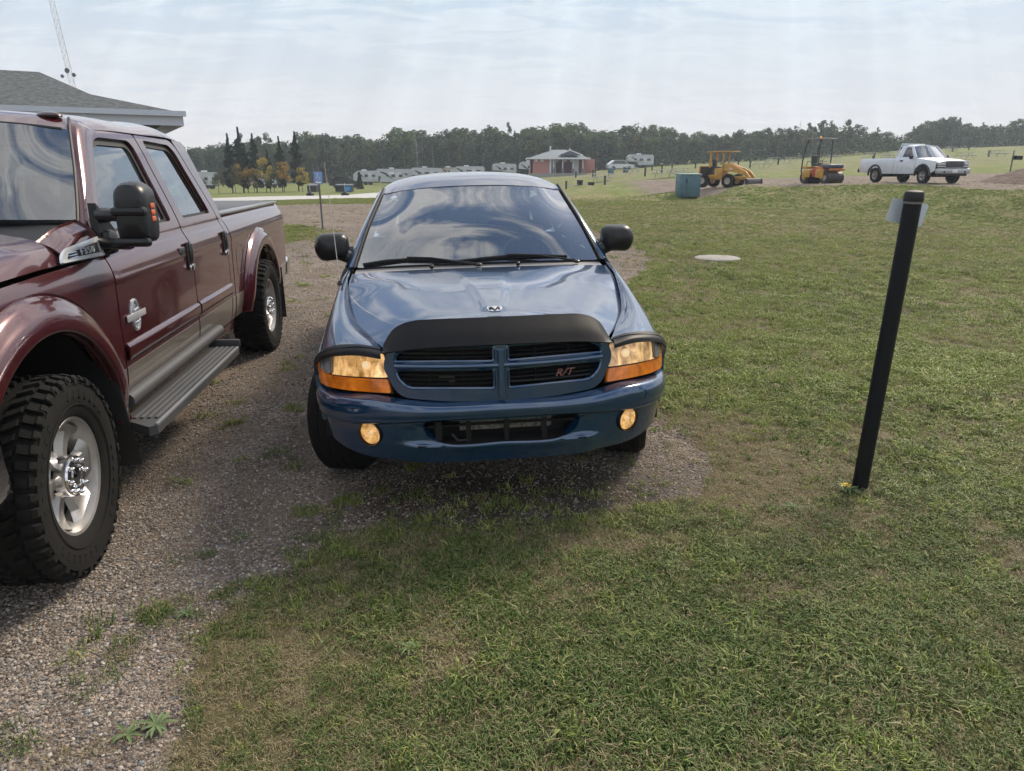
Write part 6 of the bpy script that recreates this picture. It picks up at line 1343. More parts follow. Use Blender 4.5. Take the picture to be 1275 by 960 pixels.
# ------------------------------------------------------------------ white pickup on the gravel yard
def white_pickup():
    p = at(1186, 229, 36.4); T = thing('pickup_truck', 'white regular-cab pickup parked on the far gravel yard, right of the roller', 'pickup truck', (p[0], 36.4, gz(p[0]-1.5, 38.0)-.02), R(13))
    WP = paint('white_paint', (.62, .66, .72), .0, .35, .8, dust=.12)
    xz = crv([.40, .55, .75, .95, 1.10, 1.20, 1.26, 1.40, 1.60, 1.78, 1.86], [.955, .985, .998, .995, .980, .945, .905, .86, .79, .715, .66])
    fS = lambda Y, Z: np.c_[xz(Z)-.35*np.clip(.45-Y, 0, 2)**2-.05*np.clip(Y-5.2, 0, 2), Y, Z]
    arc = lambda c, r, a0, a1, n=20: [(c-r*math.cos(R(a)), .40+r*math.sin(R(a))) for a in np.linspace(a0, a1, n)]
    both('front_wing', fS, [(.20, .62)]+arc(.98, .47, 8, 172)+[(1.50, .45), (1.52, 1.17), (.9, 1.15), (.20, 1.06)], WP, T, su=.12, sv=.05, rim=.03)
    dw = rpoly([(1.80, 1.27), (2.58, 1.27), (2.55, 1.76), (2.22, 1.77)], [.04, .04, .08, .08])
    both('door', fS, rpoly([(1.535, .46), (1.535, 1.19), (1.62, 1.24), (2.12, 1.83), (2.68, 1.84), (2.70, .46)], .05), WP, T, holes=(dw,), su=.12, sv=.05, rim=.03)
    both('door_glass', fS, dw, SIDEGL, T, off=-.02, su=.3, sv=.1, rim=0)
    both('cab_corner', fS, rpoly([(2.715, .46), (2.70, 1.84), (2.86, 1.83), (3.0, 1.25), (3.0, .46)], .04), WP, T, su=.12, sv=.05, rim=.03)
    both('bed_side', fS, [(3.03, .46), (3.88, .46)]+[(4.36-.46*math.cos(R(a)), .40+.46*math.sin(R(a))) for a in np.linspace(8, 172, 20)]+[(5.62, .55), (5.64, 1.235), (3.03, 1.235)], WP, T, su=.15, sv=.05, rim=.04)
    for c in (.98, 4.36):                     # dark arch trims
        for sg in (-1, 1):
            m = MB(); q = [(sg*(float(xz(.40+.50*math.sin(R(a))))+.008), c-.50*math.cos(R(a)), .40+.50*math.sin(R(a))) for a in np.linspace(-4, 184, 24)]; m.tube(q, .052, 6); m.build('arch_trim', mat('arch_dark', (.035, .04, .042), .6), T)
    H_ = [[(-.90, .22, 1.00), (-.6, .12, 1.06), (0, .08, 1.08), (.6, .12, 1.06), (.90, .22, 1.00)], [(-.95, .55, 1.10), (-.6, .5, 1.16), (0, .5, 1.175), (.6, .5, 1.16), (.95, .55, 1.10)], [(-.945, 1.55, 1.205), (-.6, 1.46, 1.25), (0, 1.42, 1.265), (.6, 1.46, 1.25), (.945, 1.55, 1.205)]]
    fH = net(H_); full = [(0, v) for v in np.linspace(0, 1, 14)]+[(u, 1) for u in np.linspace(.1, 1, 8)]+[(1, v) for v in np.linspace(.95, 0, 14)]+[(u, 0) for u in np.linspace(.9, .1, 8)]
    skin('bonnet', fH, full, WP, T, su=.1, sv=.06, rim=.05, flip=True)
    W = [[(-.87, 1.56, 1.22), (0, 1.44, 1.26), (.87, 1.56, 1.22)], [(-.70, 2.14, 1.78), (0, 2.02, 1.83), (.70, 2.14, 1.78)]]
    fW = net(W); skin('windscreen', fW, rpoly([(.04, .02), (.04, .98), (1, .97), (1, .03)], .06), WSGL2, T, su=.2, sv=.1, rim=.004, flip=True)
    Rf = [[(-.72, 2.14, 1.78), (-.5, 2.08, 1.84), (0, 2.02, 1.86), (.5, 2.08, 1.84), (.72, 2.14, 1.78)], [(-.70, 2.5, 1.82), (-.5, 2.5, 1.88), (0, 2.5, 1.90), (.5, 2.5, 1.88), (.70, 2.5, 1.82)], [(-.70, 2.9, 1.80), (-.5, 2.92, 1.85), (0, 2.92, 1.87), (.5, 2.92, 1.85), (.70, 2.9, 1.80)]]
    skin('roof', net(Rf), full, WP, T, su=.15, sv=.08, rim=.05, flip=True)
    for sg in (-1, 1):
        m = MB(); m.tube([(sg*.905, 1.56, 1.21), (sg*.80, 1.86, 1.52), (sg*.70, 2.14, 1.80)], .035, 8); m.build('windscreen_pillar', WP, T)
        m = MB(); m.rbox((sg*1.06, 1.78, 1.28), (.20, .10, .20), .04); m.build('door_mirror', BLACK, T)
        m = MB(); m.rbox((sg*.995, 2.50, 1.10), (.02, .18, .07), .01); m.build('door_handle', BLACK, T)
        m = MB(); m.rbox((sg*.70, .16, .93), (.40, .14, .13), .03, rz=sg*R(16)); m.build('headlight', mat('lamp_clear_far', (.42, .43, .46), .15, coat=1), T)
        m = MB(); m.rbox((sg*.70, .14, .81), (.40, .12, .07), .02, rz=sg*R(16)); m.build('lower_lamp', mat('lamp_clear_far', (.5, .5, .5)), T)
        m = MB(); m.rbox((sg*.93, .32, .90), (.06, .16, .17), .02, rz=sg*R(10)); m.build('side_marker', mat('amber_far', (.55, .16, .08), .3), T)
    m = MB(); m.rbox((0, .12, .90), (1.02, .14, .30), .05); m.build('grille', mat('grille_dark', (.035, .036, .05), .4), T)
    m = MB(); m.tube([(-.52, .05, .76), (-.55, .05, .9), (-.5, .05, 1.05), (.5, .05, 1.05), (.55, .05, .9), (.52, .05, .76), (-.52, .05, .76)], .018, 6); m.build('grille_frame', mat('frame_grey', (.25, .25, .27), .3, metal=.8), T)
    b = text_mesh('GMC', .12, mat('badge_red', (.20, .06, .06), .4), 'badge', T, .004); b.location = (0, .035, .92); b.rotation_euler = (R(90), 0, 0)
    m = MB(); m.rbox((0, .12, .60), (1.90, .26, .26), .07); m.build('front_bumper', mat('bumper_grey', (.42, .43, .46), .3, metal=.5), T)
    m = MB(); m.rbox((0, .16, .44), (1.6, .22, .14), .04); m.build('air_dam', BLACK, T)
    m = MB(); m.rbox((.0, -.02, .60), (.32, .012, .17), .003); m.build('number_plate', mat('plate_white', (.7, .7, .72), .5), T)
    for sg in (-1, 1): m = MB(); m.lathe([(0, -.012), (.05, -.01), (.06, .01)], 14, 'y', c=(sg*.60, .0, .56)); m.build('tow_hook_recess', VOID, T)
    m = MB(); m.rbox((0, 5.74, .62), (1.9, .16, .2), .04); m.build('rear_bumper', BLACK, T)
    m = MB(); m.box((0, 5.62, .95), (1.84, .05, .56)); m.build('tailgate', WP, T)
    m = MB(); m.box((0, 4.3, .70), (1.8, 2.55, .05)); m.box((0, 3.06, .95), (1.8, .05, .55)); m.build('bed_floor', BLACK, T)
    m = MB(); m.box((0, 2.99, .85), (1.86, .04, .8)); m.box((0, 2.93, 1.82), (1.3, .04, .08)); m.build('cab_back_panel', WP, T); m = MB(); m.box((0, 2.96, 1.52), (1.5, .01, .52)); m.build('rear_glass', SIDEGL, T)
    for sg in (-1, 1): m = MB(); m.tube([(sg*.72, 3.10, 1.22), (sg*.66, 2.98, 1.95)], .035, 6); m.tube([(sg*.66, 2.98, 1.95), (sg*.72, 3.25, 1.22)], .03, 6); m.build('headache_rack_upright', WP, T)
    m = MB(); m.tube([(-.66, 2.98, 1.93), (.66, 2.98, 1.93)], .03, 6); m.build('headache_rack_bar', WP, T)
    m = MB(); m.box((0, 2.6, .50), (1.3, 5.0, .16)); m.box((0, 2.2, .52), (1.9, 1.4, .10)); m.box((0, .9, .75), (1.0, 1.0, .5)); m.tube([(-.9, .98, .38), (.9, .98, .38)], .07, 8); m.tube([(-.9, 4.36, .38), (.9, 4.36, .38)], .08, 8); m.build('chassis', VOID, T)
    m = MB(); m.rbox((0, 2.45, 1.1), (1.4, .3, .6), .08); m.box((0, 1.7, 1.12), (1.7, .35, .2)); m.build('interior', mat('cab_grey', (.12, .12, .125), .9), T)
    wr = wheel(T, (-.86, .98, .38), .385, .25, .215, -1, R(-4), 'road', 6, detail=True); wheel_copy(wr, T, (.86, .98, .38), 1, R(-4)); wheel_copy(wr, T, (-.86, 4.36, .38), -1); wheel_copy(wr, T, (.86, 4.36, .38), 1)
white_pickup()

YEL = mat('machine_yellow', (.48, .25, .03), .45, coat=.2, var=(3, .25)); ORG = mat('machine_orange', (.48, .15, .03), .45, var=(3, .25)); REDM = mat('machine_red', (.35, .03, .03), .5)
def big_tyre(T, c, r, w, rimc):
    e = bpy.data.objects.new('wheel', None); COL.objects.link(e); e.parent = T; e.location = c; e.empty_display_size = .1
    m = MB(); m.lathe([(r*.5, -w/2), (r*.85, -w*.52), (r*.97, -w*.4), (r, 0), (r*.97, w*.4), (r*.85, w*.52), (r*.5, w/2)], 24, 'x')
    for k in range(18):
        for s in (-1, 1):
            t = 2*PI*(k+(.5 if s > 0 else 0))/18; m.box((s*w*.25, r*1.0*math.sin(t), r*1.0*math.cos(t)), (w*.5, .05, .05), rx=-t)
    m.build('tyre', RUB, e, fix=False); m = MB(); m.lathe([(r*.52, -w*.42), (r*.45, -w*.25), (r*.15, -w*.2), (r*.14, -w*.3), (0, -w*.3)], 20, 'x'); m.lathe([(r*.52, w*.42), (r*.45, w*.25), (r*.15, w*.2), (0, w*.3)], 20, 'x'); m.build('rim', rimc, e); return e
def roller():
    p = at(1022, 231, 41.5); T = thing('road_roller', 'yellow and orange ride-on road roller with a dark canopy and amber beacon', 'road roller', (p[0], 41.5, gz(p[0], 41.5)-.02), R(22), scale=.91)
    DK = mat('drum_steel', (.07, .062, .058), .55, metal=.5, var=(5, .3)); BP = mat('roller_black', (.02, .022, .028), .4, coat=.3)
    # y=-1 is the front (towards the camera's right), x to the right of the front
    for y, nm in ((-.80, 'front_drum'), (.85, 'rear_drum')):
        m = MB(); m.lathe([(0, -.60), (.24, -.60), (.26, -.56), (.34, -.56), (.355, -.60), (.36, -.58), (.36, .58), (.355, .60), (.34, .56), (0, .56)], 36, 'x', c=(0, y, .36)); m.build(nm, DK, T, fix=False)
        for sg in (-1, 1):
            m = MB(); m.lathe([(0, sg*.62), (.13, sg*.62), (.17, sg*.585)], 20, 'x', c=(0, y, .36)); m.build('drum_hub', mat('hub_pale', (.32, .27, .2), .5), T)
    for sg in (-1, 1):
        m = MB(); m.rbox((sg*.66, -.45, .62), (.09, .62, .50), .03); m.rbox((sg*.66, -.62, .42), (.08, .20, .22), .03); m.build('front_yoke', YEL, T)
        m = MB(); m.rbox((sg*.66, .62, .60), (.09, .60, .44), .03); m.rbox((sg*.66, .80, .42), (.08, .2, .22), .03); m.build('rear_yoke', YEL, T)
    m = MB(); m.rbox((0, -.30, .80), (1.22, .55, .42), .05); m.build('front_frame', ORG, T)
    m = MB(); m.rbox((-.62, -.02, .66), (.06, .42, .5), .02); m.rbox((.62, -.02, .66), (.06, .42, .5), .02); m.build('side_panel', REDM, T)
    m = MB(); m.rbox((0, .35, .70), (1.18, 1.0, .30), .04); m.build('rear_frame', YEL, T)
    m = MB(); m.rbox((0, -.70, 1.02), (1.16, .78, .26), .09); m.build('bonnet', mat('bonnet_navy', (.03, .035, .06), .3, coat=.6), T)
    m = MB(); m.rbox((0, -.42, 1.17), (.9, .2, .05), .02); m.build('bonnet_top_plate', YEL, T)
    m = MB(); m.rbox((0, -1.12, .84), (1.2, .05, .12), .02); m.build('front_crossbar', ORG, T)
    m = MB(); m.rbox((0, .02, 1.05), (.5, .22, .38), .03); m.build('console', BP, T)
    m = MB(); m.tube([(0, .05, 1.20), (0, .16, 1.42)], .02, 6); m.M = Matrix.Translation((0, .18, 1.44)) @ Matrix.Rotation(R(-30), 4, 'X'); m.tube([(.17*math.cos(a), .17*math.sin(a), 0) for a in np.linspace(0, 2*PI, 17)], .015, 5, cap=False); m.build('steering_wheel', BP, T)
    m = MB(); m.rbox((0, .55, 1.12), (.48, .44, .14), .05); m.rbox((0, .76, 1.42), (.46, .12, .52), .05); m.build('seat', mat('seat_black_green', (.02, .035, .03), .6), T)
    m = MB(); m.rbox((0, .95, .96), (1.1, .4, .16), .03); m.build('rear_deck', YEL, T)
    for sg in (-1, 1):
        m = MB(); m.tube([(sg*.52, 1.22, .62), (sg*.52, 1.20, 1.4), (sg*.50, 1.0, 2.3), (sg*.50, .85, 2.58)], .04, 8); m.build('rear_post', BP, T)
        m = MB(); m.tube([(sg*.48, -.08, 1.15), (sg*.48, -.06, 2.56)], .04, 8); m.build('front_post', BP, T)
        m = MB(); m.tube([(sg*.5, .32, 1.0), (sg*.5, .32, 1.32), (sg*.5, .80, 1.32), (sg*.5, .86, 1.0)], .02, 6); m.build('hand_rail', BP, T)
    m = MB(); m.rbox((0, .40, 2.62), (1.25, 1.30, .07), .03); m.build('canopy', mat('canopy_grey', (.16, .165, .18), .45), T)
    m = MB(); m.lathe([(.06, 2.65), (.06, 2.72), (.045, 2.78), (0, 2.80)], 14, 'z', c=(0, .45, 0)); m.build('beacon', mat('beacon_amber', (.75, .35, .02), .2, emit=(1, .5, .05), estr=.3), T)
roller()
def loader():
    p = at(906, 230, 47); T = thing('wheel_loader', 'small yellow tractor grader with roll frame and black front blade, beside the teal box', 'tractor', (p[0], 47, gz(p[0], 47)-.02), R(90-42))
    # front at -y: towards the right of the photo and a little to the camera
    tp = [big_tyre(T, c, .40, .30, mat('rim_pale', (.4, .36, .3), .5)) for c in ((-.75, 1.35, .40), (.75, 1.35, .40), (-.70, -.35, .40), (.70, -.35, .40))]
    m = MB(); m.rbox((0, .95, .62), (.7, 1.5, .28), .04); m.rbox((0, -.5, .58), (.5, 1.4, .22), .04); m.build('chassis', YEL, T)
    m = MB(); m.rbox((0, 1.45, .98), (.80, .62, .52), .05); m.build('engine', BLACK, T)
    m = MB(); m.rbox((0, 1.80, .96), (.84, .10, .58), .03); m.build('rear_guard', ORG, T)
    m = MB(); m.rbox((0, 1.45, 1.27), (.84, .66, .06), .02); m.build('engine_cover', YEL, T)
    m = MB(); m.rbox((-.40, .48, .82), (.06, .5, .7), .02); m.rbox((.40, .48, .82), (.06, .5, .7), .02); m.rbox((0, .28, .9), (.8, .08, .75), .02); m.build('footwell', YEL, T)
    m = MB(); m.rbox((0, .82, 1.20), (.45, .42, .12), .04); m.rbox((0, 1.02, 1.46), (.44, .10, .44), .04); m.build('seat', mat('seat_blue', (.02, .03, .07), .7), T)
    for sg in (-1, 1):
        m = MB(); m.rbox((sg*.42, 1.08, 1.66), (.10, .12, .95), .02); m.build('roll_post', YEL, T); m = MB(); m.rbox((sg*.40, .22, 1.68), (.08, .10, .90), .02); m.build('front_post', YEL, T)
    m = MB(); m.rbox((0, .45, 2.14), (1.06, 1.75, .07), .02); m.build('canopy', mat('canopy_orange', (.40, .22, .05), .5), T)
    m = MB(); m.tube([(0, .3, 1.25), (0, .42, 1.45)], .02, 6); m.M = Matrix.Translation((0, .45, 1.46)) @ Matrix.Rotation(R(-30), 4, 'X'); m.tube([(.17*math.cos(a), .17*math.sin(a), 0) for a in np.linspace(0, 2*PI, 17)], .015, 5, cap=False); m.build('steering_wheel', BLACK, T)
    for sg in (-1, 1):
        m = MB(); m.prism([(.20, 1.02), (.15, 1.42), (-.15, 1.46), (-1.30, .98), (-1.62, .62), (-1.62, .38), (-1.42, .40), (-1.25, .72), (-.55, .92)], sg*.30, sg*.38, 'x'); m.build('boom_arm', YEL, T)
    m = MB(); m.prism([(.1, .95), (.05, 1.40), (-.55, 1.25), (-.75, .92)], -.29, .29, 'x'); m.build('front_housing', YEL, T)
    m = MB(); m.rbox((-.386, -.32, 1.12), (.012, .22, .14), .002); m.build('sticker', mat('sticker_pale', (.6, .45, .42), .5), T)
    m = MB(); m.tube([(-.1, -.2, 1.4), (-.1, -1.0, 1.12)], .05, 8); m.tube([(.1, -.2, 1.4), (.1, -1.0, 1.12)], .05, 8); m.build('lift_cylinder', mat('cylinder_orange', (.5, .2, .05), .4), T)
    m = MB(); m.sheet([[(x, -1.62-.16*math.cos(t)-.0, .30+.28*math.sin(t)) for t in np.linspace(-1.3, 1.3, 9)] for x in (-1.0, 1.0)]); m.sheet([[(x, -1.60-.16*math.cos(t)+.06, .30+.28*math.sin(t)) for t in np.linspace(-1.3, 1.3, 9)] for x in (-1.0, 1.0)])
    for sg in (-1, 1): m.prism([(-1.60, .02), (-1.60, .58), (-1.80, .50), (-1.84, .2), (-1.80, .02)], sg*.99, sg*1.02, 'x')
    m.rbox((0, -1.78, .03), (2.04, .12, .05), .01); m.build('blade', mat('blade_black', (.02, .018, .018), .55), T)
loader()

# ------------------------------------------------------------------ weeds growing through gravel and lawn
WLF = mat('weed_leaf', (.085, .13, .045), .75, var=(25, .35)); WLG = mat('weed_leaf_grey', (.11, .155, .065), .85, var=(25, .25))
def weed(px, py, Y, n, ln, wd, label, mt=WLF, cat='weed', rise=.2, seed=1):
    r_ = random.Random(seed); a = at(px, py, Y); T = thing('weed', label, cat, (a[0], Y, gz(a[0], Y)), 0)
    for k in range(n):
        t = 2*PI*k/n+r_.uniform(-.3, .3); L_ = ln*r_.uniform(.6, 1.1); rs = rise*r_.uniform(.3, 1.3); V = []; F = []; m_ = 7
        for i in range(m_):
            s = i/(m_-1); wv = wd*math.sin(PI*(.12+.86*s))**.8*(1+.25*(i % 2)); z = L_*rs*math.sin(s*2.4)+.006; c = Vector((L_*s*math.cos(t), L_*s*math.sin(t), z)); q = Vector((-math.sin(t), math.cos(t), 0))*wv*.5
            V += [c-q+Vector((0, 0, wv*.18)), c, c+q+Vector((0, 0, wv*.18))]
        for i in range(m_-1): b = i*3; F += [(b, b+1, b+4, b+3), (b+1, b+2, b+5, b+4)]
        m = MB(); m.add(V, F, True); m.build('leaf', mt, T, fix=False)
    return T
weed(197, 916, 1.84, 16, .065, .011, 'grey-green rosette weed in the gravel near the bottom left corner', WLG, seed=2)
weed(160, 922, 1.80, 7, .06, .011, 'small dull weed left of the grey-green rosette', seed=3)
weed(232, 762, 2.42, 10, .06, .009, 'small green weed growing in the gravel beside the lawn corner', seed=4)
weed(925, 797, 2.30, 14, .06, .009, 'thin-leaved rosette in the lawn below the black post', seed=5, rise=.35)
weed(510, 815, 2.20, 17, .055, .008, 'grey-green weed in the lawn, bottom centre', WLG, seed=6, rise=.3)
weed(985, 645, 3.27, 12, .06, .010, 'small flat weed left of the black post', WLG, seed=8, rise=.2)
T = weed(1052, 622, 3.42, 14, .085, .013, 'dandelion with one yellow flower at the foot of the black post', seed=7, cat='dandelion', rise=.7)
m = MB(); m.tube([(0, 0, 0), (-.01, -.01, .06)], .003, 5); m.build('stem', WLF, T)
m = MB()
for k in range(26):
    a = k*2.4; r = .004+.0011*k*.9; m.add([(-.01+r*.2*math.cos(a), -.01+r*.2*math.sin(a), .060), (-.01+r*math.cos(a+.16), -.01+r*math.sin(a+.16), .070-.0004*k), (-.01+r*1.1*math.cos(a), -.01+r*1.1*math.sin(a), .069-.0004*k), (-.01+r*math.cos(a-.16), -.01+r*math.sin(a-.16), .070-.0004*k)], [(0, 1, 2, 3)])
m.build('flower_head', mat('dandelion_yellow', (.75, .50, .02), .6), T, fix=False)
# ------------------------------------------------------------------ grass and stones (stuff), scattered as instances
def tuft(n, rad, h, w, lean, rnd, flat=False):
    V = []; F = []
    for _ in range(n):
        a = rnd.random()*2*PI; r = rad*math.sqrt(rnd.random()); x, y = r*math.cos(a), r*math.sin(a)
        b = rnd.random()*2*PI; hh = h*(.45+.75*rnd.random()); ln = lean*(.3+rnd.random()); ww = w*(.6+.7*rnd.random())
        dx, dy = math.cos(b), math.sin(b); sx, sy = -dy*ww/2, dx*ww/2
        k = len(V); tw = rnd.uniform(-.6, .6)
        V += [(x-sx, y-sy, -.004), (x+sx, y+sy, -.004), (x+dx*ln*.35*hh-sx*.9, y+dy*ln*.35*hh-sy*.9, hh*.62), (x+dx*ln*.35*hh+sx*.9, y+dy*ln*.35*hh+sy*.9, hh*.62),
              (x+dx*ln*hh+tw*sx, y+dy*ln*hh+tw*sy, hh*(1-.28*ln))]
        F += [(k, k+1, k+3, k+2), (k+2, k+3, k+4)]
    me = bpy.data.meshes.new('tuft'); me.from_pydata(V, [], F); return me
def pebble(rnd, s):
    bm = bmesh.new(); bmesh.ops.create_icosphere(bm, subdivisions=1, radius=1)
    sx, sy, sz = 1, rnd.uniform(.6, .95), rnd.uniform(.4, .7)
    for v in bm.verts:
        v.co = v.co*(1+rnd.uniform(-.2, .2)); v.co.x *= sx*s; v.co.y *= sy*s; v.co.z *= sz*s
    me = bpy.data.meshes.new('pebble'); bm.to_mesh(me); bm.free()
    return me
def scatter(name, meshes, P, rotz, scl, idx, tilt=None):
    """one object whose points carry instances of small meshes"""
    me = bpy.data.meshes.new(name); me.vertices.add(len(P)); me.vertices.foreach_set('co', P.astype(np.float32).ravel())
    for an, ty, d in (('rz', 'FLOAT', rotz), ('sc', 'FLOAT', scl), ('ix', 'INT', idx)):
        a = me.attributes.new(an, ty, 'POINT'); a.data.foreach_set('value', d)
    a = me.attributes.new('tl', 'FLOAT_VECTOR', 'POINT')
    tl = np.zeros((len(P), 3)) if tilt is None else tilt; tl[:, 2] = rotz; a.data.foreach_set('vector', tl.astype(np.float32).ravel())
    ng = bpy.data.node_groups.new(name+'_nodes', 'GeometryNodeTree')
    ng.interface.new_socket('Geometry', in_out='INPUT', socket_type='NodeSocketGeometry'); ng.interface.new_socket('Geometry', in_out='OUTPUT', socket_type='NodeSocketGeometry')
    gi = ng.nodes.new('NodeGroupInput'); go = ng.nodes.new('NodeGroupOutput')
    ip = ng.nodes.new('GeometryNodeInstanceOnPoints'); g2i = ng.nodes.new('GeometryNodeGeometryToInstance')
    for m in meshes[::-1]:
        o = bpy.data.objects.new(m.name, m); oi = ng.nodes.new('GeometryNodeObjectInfo'); oi.inputs['Object'].default_value = o; oi.inputs['As Instance'].default_value = True
        ng.links.new(oi.outputs['Geometry'], g2i.inputs[0])
    ng.links.new(gi.outputs[0], ip.inputs['Points']); ng.links.new(g2i.outputs[0], ip.inputs['Instance']); ip.inputs['Pick Instance'].default_value = True
    def na(nm, ty):
        n = ng.nodes.new('GeometryNodeInputNamedAttribute'); n.data_type = ty; n.inputs['Name'].default_value = nm; return n.outputs['Attribute']
    ng.links.new(na('ix', 'INT'), ip.inputs['Instance Index']); ng.links.new(na('sc', 'FLOAT'), ip.inputs['Scale'])
    e2r = ng.nodes.new('FunctionNodeEulerToRotation'); ng.links.new(na('tl', 'FLOAT_VECTOR'), e2r.inputs[0]); ng.links.new(e2r.outputs[0], ip.inputs['Rotation'])
    ng.links.new(ip.outputs[0], go.inputs[0])
    o = link(name, me); md = o.modifiers.new('scatter', 'NODES'); md.node_group = ng; tag(o, kind='stuff'); return o

def in_view(x, y, pad=.35):
    """ground points the camera could see (with a margin for a step aside)"""
    return (abs(x) < (y*_c+CAM_H*_s)*.72+pad+.5) & (y > 1.35)
GREEN = [(.12, .175, .03), (.19, .25, .045), (.25, .31, .065), (.34, .37, .12), (.14, .20, .04), (.40, .36, .18), (.21, .27, .06), (.15, .22, .035)]
TAN = [(.40, .33, .20), (.30, .24, .14), (.46, .40, .27), (.22, .18, .10), (.36, .30, .17), (.16, .19, .08)]
DEEP = [(.045, .08, .018), (.07, .12, .028), (.11, .17, .042), (.19, .23, .09), (.07, .11, .03), (.34, .28, .15), (.12, .17, .05), (.08, .13, .025)]
mgd = leaf_mat('deep_grass_blades', DEEP, .6, .2); mg = leaf_mat('grass_blades', GREEN, .6, .2); mt_ = leaf_mat('dry_blades', TAN)
rnd = random.Random(5)
tufts = [tuft(34, .05, .033, .0038, 1.15, rnd) for _ in range(4)]+[tuft(24, .045, .050, .0052, 1.1, rnd) for _ in range(2)]
for m in tufts: m.materials.append(mg)
dryt = [tuft(34, .055, .020, .003, 1.6, rnd) for _ in range(3)]
for m in dryt: m.materials.append(mt_)
cl = [tuft(9, .03, .034, .0065, 1.5, rnd) for _ in range(2)]     # broad-leaved bits
for m in cl: m.materials.append(mg)
deep = [m.copy() for m in tufts[:4]]
for m in deep: m.materials[0] = mgd
cl[1].materials[0] = mgd
def rand_pts(n, x0, x1, y0, y1, dens):
    x = RS.uniform(x0, x1, n); y = RS.uniform(y0, y1, n); k = RS.rand(n) < dens(x, y); return x[k], y[k]
# density falls with distance, tufts grow a little so the cover stays closed
def grass_layer(name, y0, y1, per_m2, s0, s1):
    a0, a1 = (y0*.86 if y0 > 2 else y0), y1*1.16; xm = (a1*_c+CAM_H*_s)*.72+1; n = int(per_m2*(a1-a0)*2*xm)     # neighbouring layers overlap and fade into one another
    x, y = rand_pts(n, -xm, xm, a0, a1, lambda x, y: in_view(x, y)*(np.clip((y-a0)/(y0*.28), 0, 1) if y0 > 2 else 1)*np.clip((a1-y)/(y1*.32), 0, 1))
    g = gravel_mask(x, y); bare = vn(x+3, y+8, 2.3, 3); k = (g < .5+(vn(x, y, 7, 2)-.5)*1.5) | (RS.rand(len(x)) < .004+.22*(np.clip(1-np.abs(poly_sd(x, y, GRAVEL))/.5, 0, 1)*(vn(x+8, y, 4, 2) > .45))); x, y, bare = x[k], y[k], bare[k]
    k = (poly_sd(x, y, ROAD) < 0) & (poly_sd(x, y, AS) < 0) & (RS.rand(len(x)) < np.clip(.72+.8*bare, 0, 1)); x, y = x[k], y[k]
    d = dry_mask(x, y); q = RS.rand(len(x)); idx = RS.randint(0, 5, len(x)); idx = np.where(RS.rand(len(x)) < .18, 4+RS.randint(0, 2, len(x)), idx)
    idx = np.where(q < .14+d*.8, 6+RS.randint(0, 3, len(x)), idx)
    cl_ = ((vn(x+50, y+20, 2.6, 2) > .60) & (q > .78)) | (q > .975); idx = np.where(cl_, 9+RS.randint(0, 2, len(x)), idx)
    near_dark = np.clip(.10+.9*np.clip((4.4-y)/2.2, 0, 1)+1.6*(vn(x+11, y+5, .9, 3)-.5), .08, .92)  # foreground darkening painted into the blade colour, plus random patches
    idx = np.where((idx < 6) & (RS.rand(len(x)) < near_dark), 11+RS.randint(0, 4, len(x)), idx)
    hgt = .7+.7*vn(x+90, y, 1.1, 3); sc = RS.uniform(s0, s1, len(x))*hgt
    sc *= 1-.22*np.clip(d, 0, 1)
    tl = np.c_[RS.normal(0, .16, len(x)), RS.normal(0, .16, len(x)), np.zeros(len(x))]
    return scatter(name, tufts+dryt+cl+deep, np.c_[x, y, ground_z(x, y)+.0], RS.uniform(0, 6.28, len(x)), sc, idx, tl)
ga = grass_layer('grass', 1.35, 4.2, 1300, .75, 1.1)
gb = grass_layer('grass', 4.2, 9, 520, 1.0, 1.5)
gc_ = grass_layer('grass', 9, 19, 190, 1.1, 1.6)
gd = grass_layer('grass', 19, 44, 105, 1.05, 1.5)
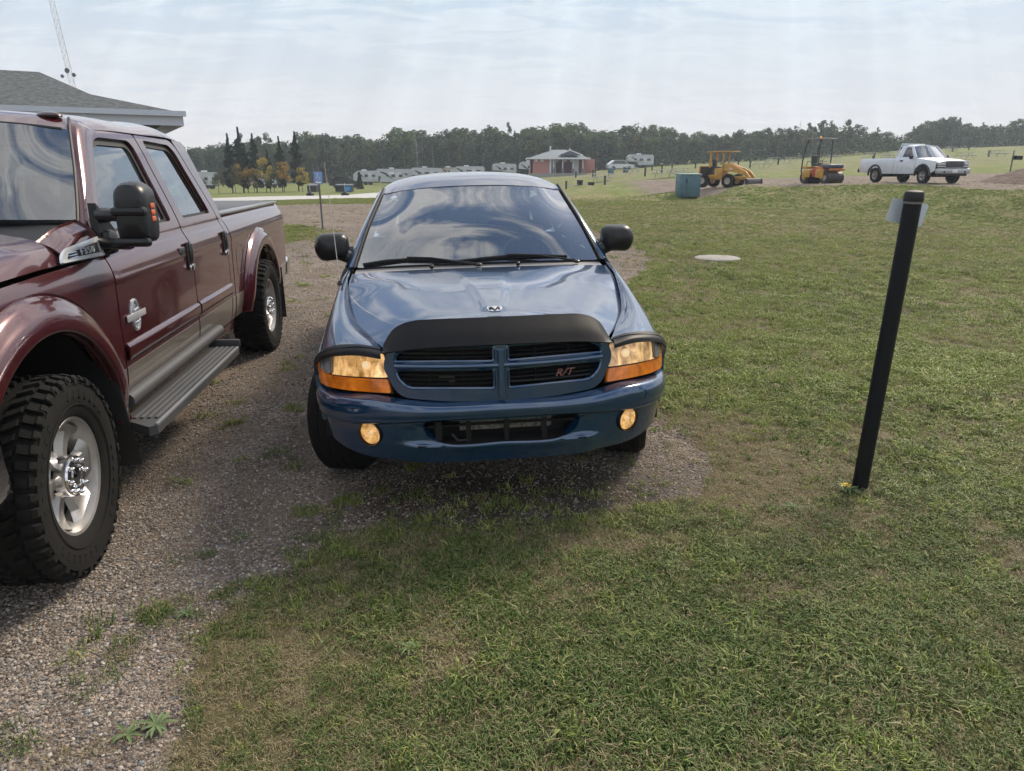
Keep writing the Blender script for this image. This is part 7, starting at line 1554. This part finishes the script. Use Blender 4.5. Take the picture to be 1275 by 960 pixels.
# stones
ms = bpy.data.materials.new('gravel_stone'); ms.use_nodes = True; t_ = ms.node_tree; b_ = t_.nodes['Principled BSDF']
oi_ = N(t_, 'ShaderNodeObjectInfo'); gg_ = N(t_, 'ShaderNodeTexCoord')
base_ = ramp_n(t_, oi_.outputs['Random'], [(0, (.11, .094, .084)), (.15, (.235, .20, .168)), (.3, (.16, .138, .12)), (.45, (.31, .27, .222)), (.6, (.21, .178, .15)), (.72, (.42, .385, .335)), (.82, (.33, .25, .185)), (.92, (.19, .195, .20)), (1, (.62, .59, .55))], 'CONSTANT')
L(t_, base_, b_.inputs['Base Color']); b_.inputs['Roughness'].default_value = .85
peb = [pebble(rnd, 1) for _ in range(6)]
for m in peb: m.materials.append(ms)
def stone_layer(y0, y1, per_m2, r0, r1):
    xm = (y1*_c+CAM_H*_s)*.72+1; n = int(per_m2*(y1-y0)*2*xm)
    x, y = rand_pts(n, -xm, xm, y0, y1, lambda x, y: in_view(x, y)*1.0)
    g = gravel_mask(x, y); k = (RS.rand(len(x)) < (1-.9*soil_shade_mask(x, y))*np.clip((g-.1)*1.4, .008, 1)*np.clip(.15+1.5*vn(x+5, y+70, 1.3, 4), 0, 1)) & (poly_sd(x, y, ROAD) < 0); x, y = x[k], y[k]
    s = r0+(r1-r0)*RS.rand(len(x))**3
    tl = np.c_[RS.normal(0, .3, len(x)), RS.normal(0, .3, len(x)), np.zeros(len(x))]
    return scatter('gravel', peb, np.c_[x, y, ground_z(x, y)+s*.15], RS.uniform(0, 6.28, len(x)), s, RS.randint(0, 6, len(x)), tl)
stone_layer(1.35, 4.2, 8500, .0034, .0105)
stone_layer(4.2, 9, 2600, .0045, .014)
stone_layer(9, 22, 260, .008, .020)
# ------------------------------------------------------------------ haze
m = MB(); m.box((0, 95, 11), (620, 260, 44)); hm_ = bpy.data.materials.new('thin_air'); hm_.use_nodes = True; t = hm_.node_tree; t.nodes.clear()
pv = N(t, 'ShaderNodeVolumePrincipled'); pv.inputs['Color'].default_value = (.78, .88, 1, 1); pv.inputs['Density'].default_value = .0008; pv.inputs['Anisotropy'].default_value = .2
L(t, pv.outputs[0], N(t, 'ShaderNodeOutputMaterial').inputs['Volume']); tag(m.build('haze', hm_), kind='stuff')
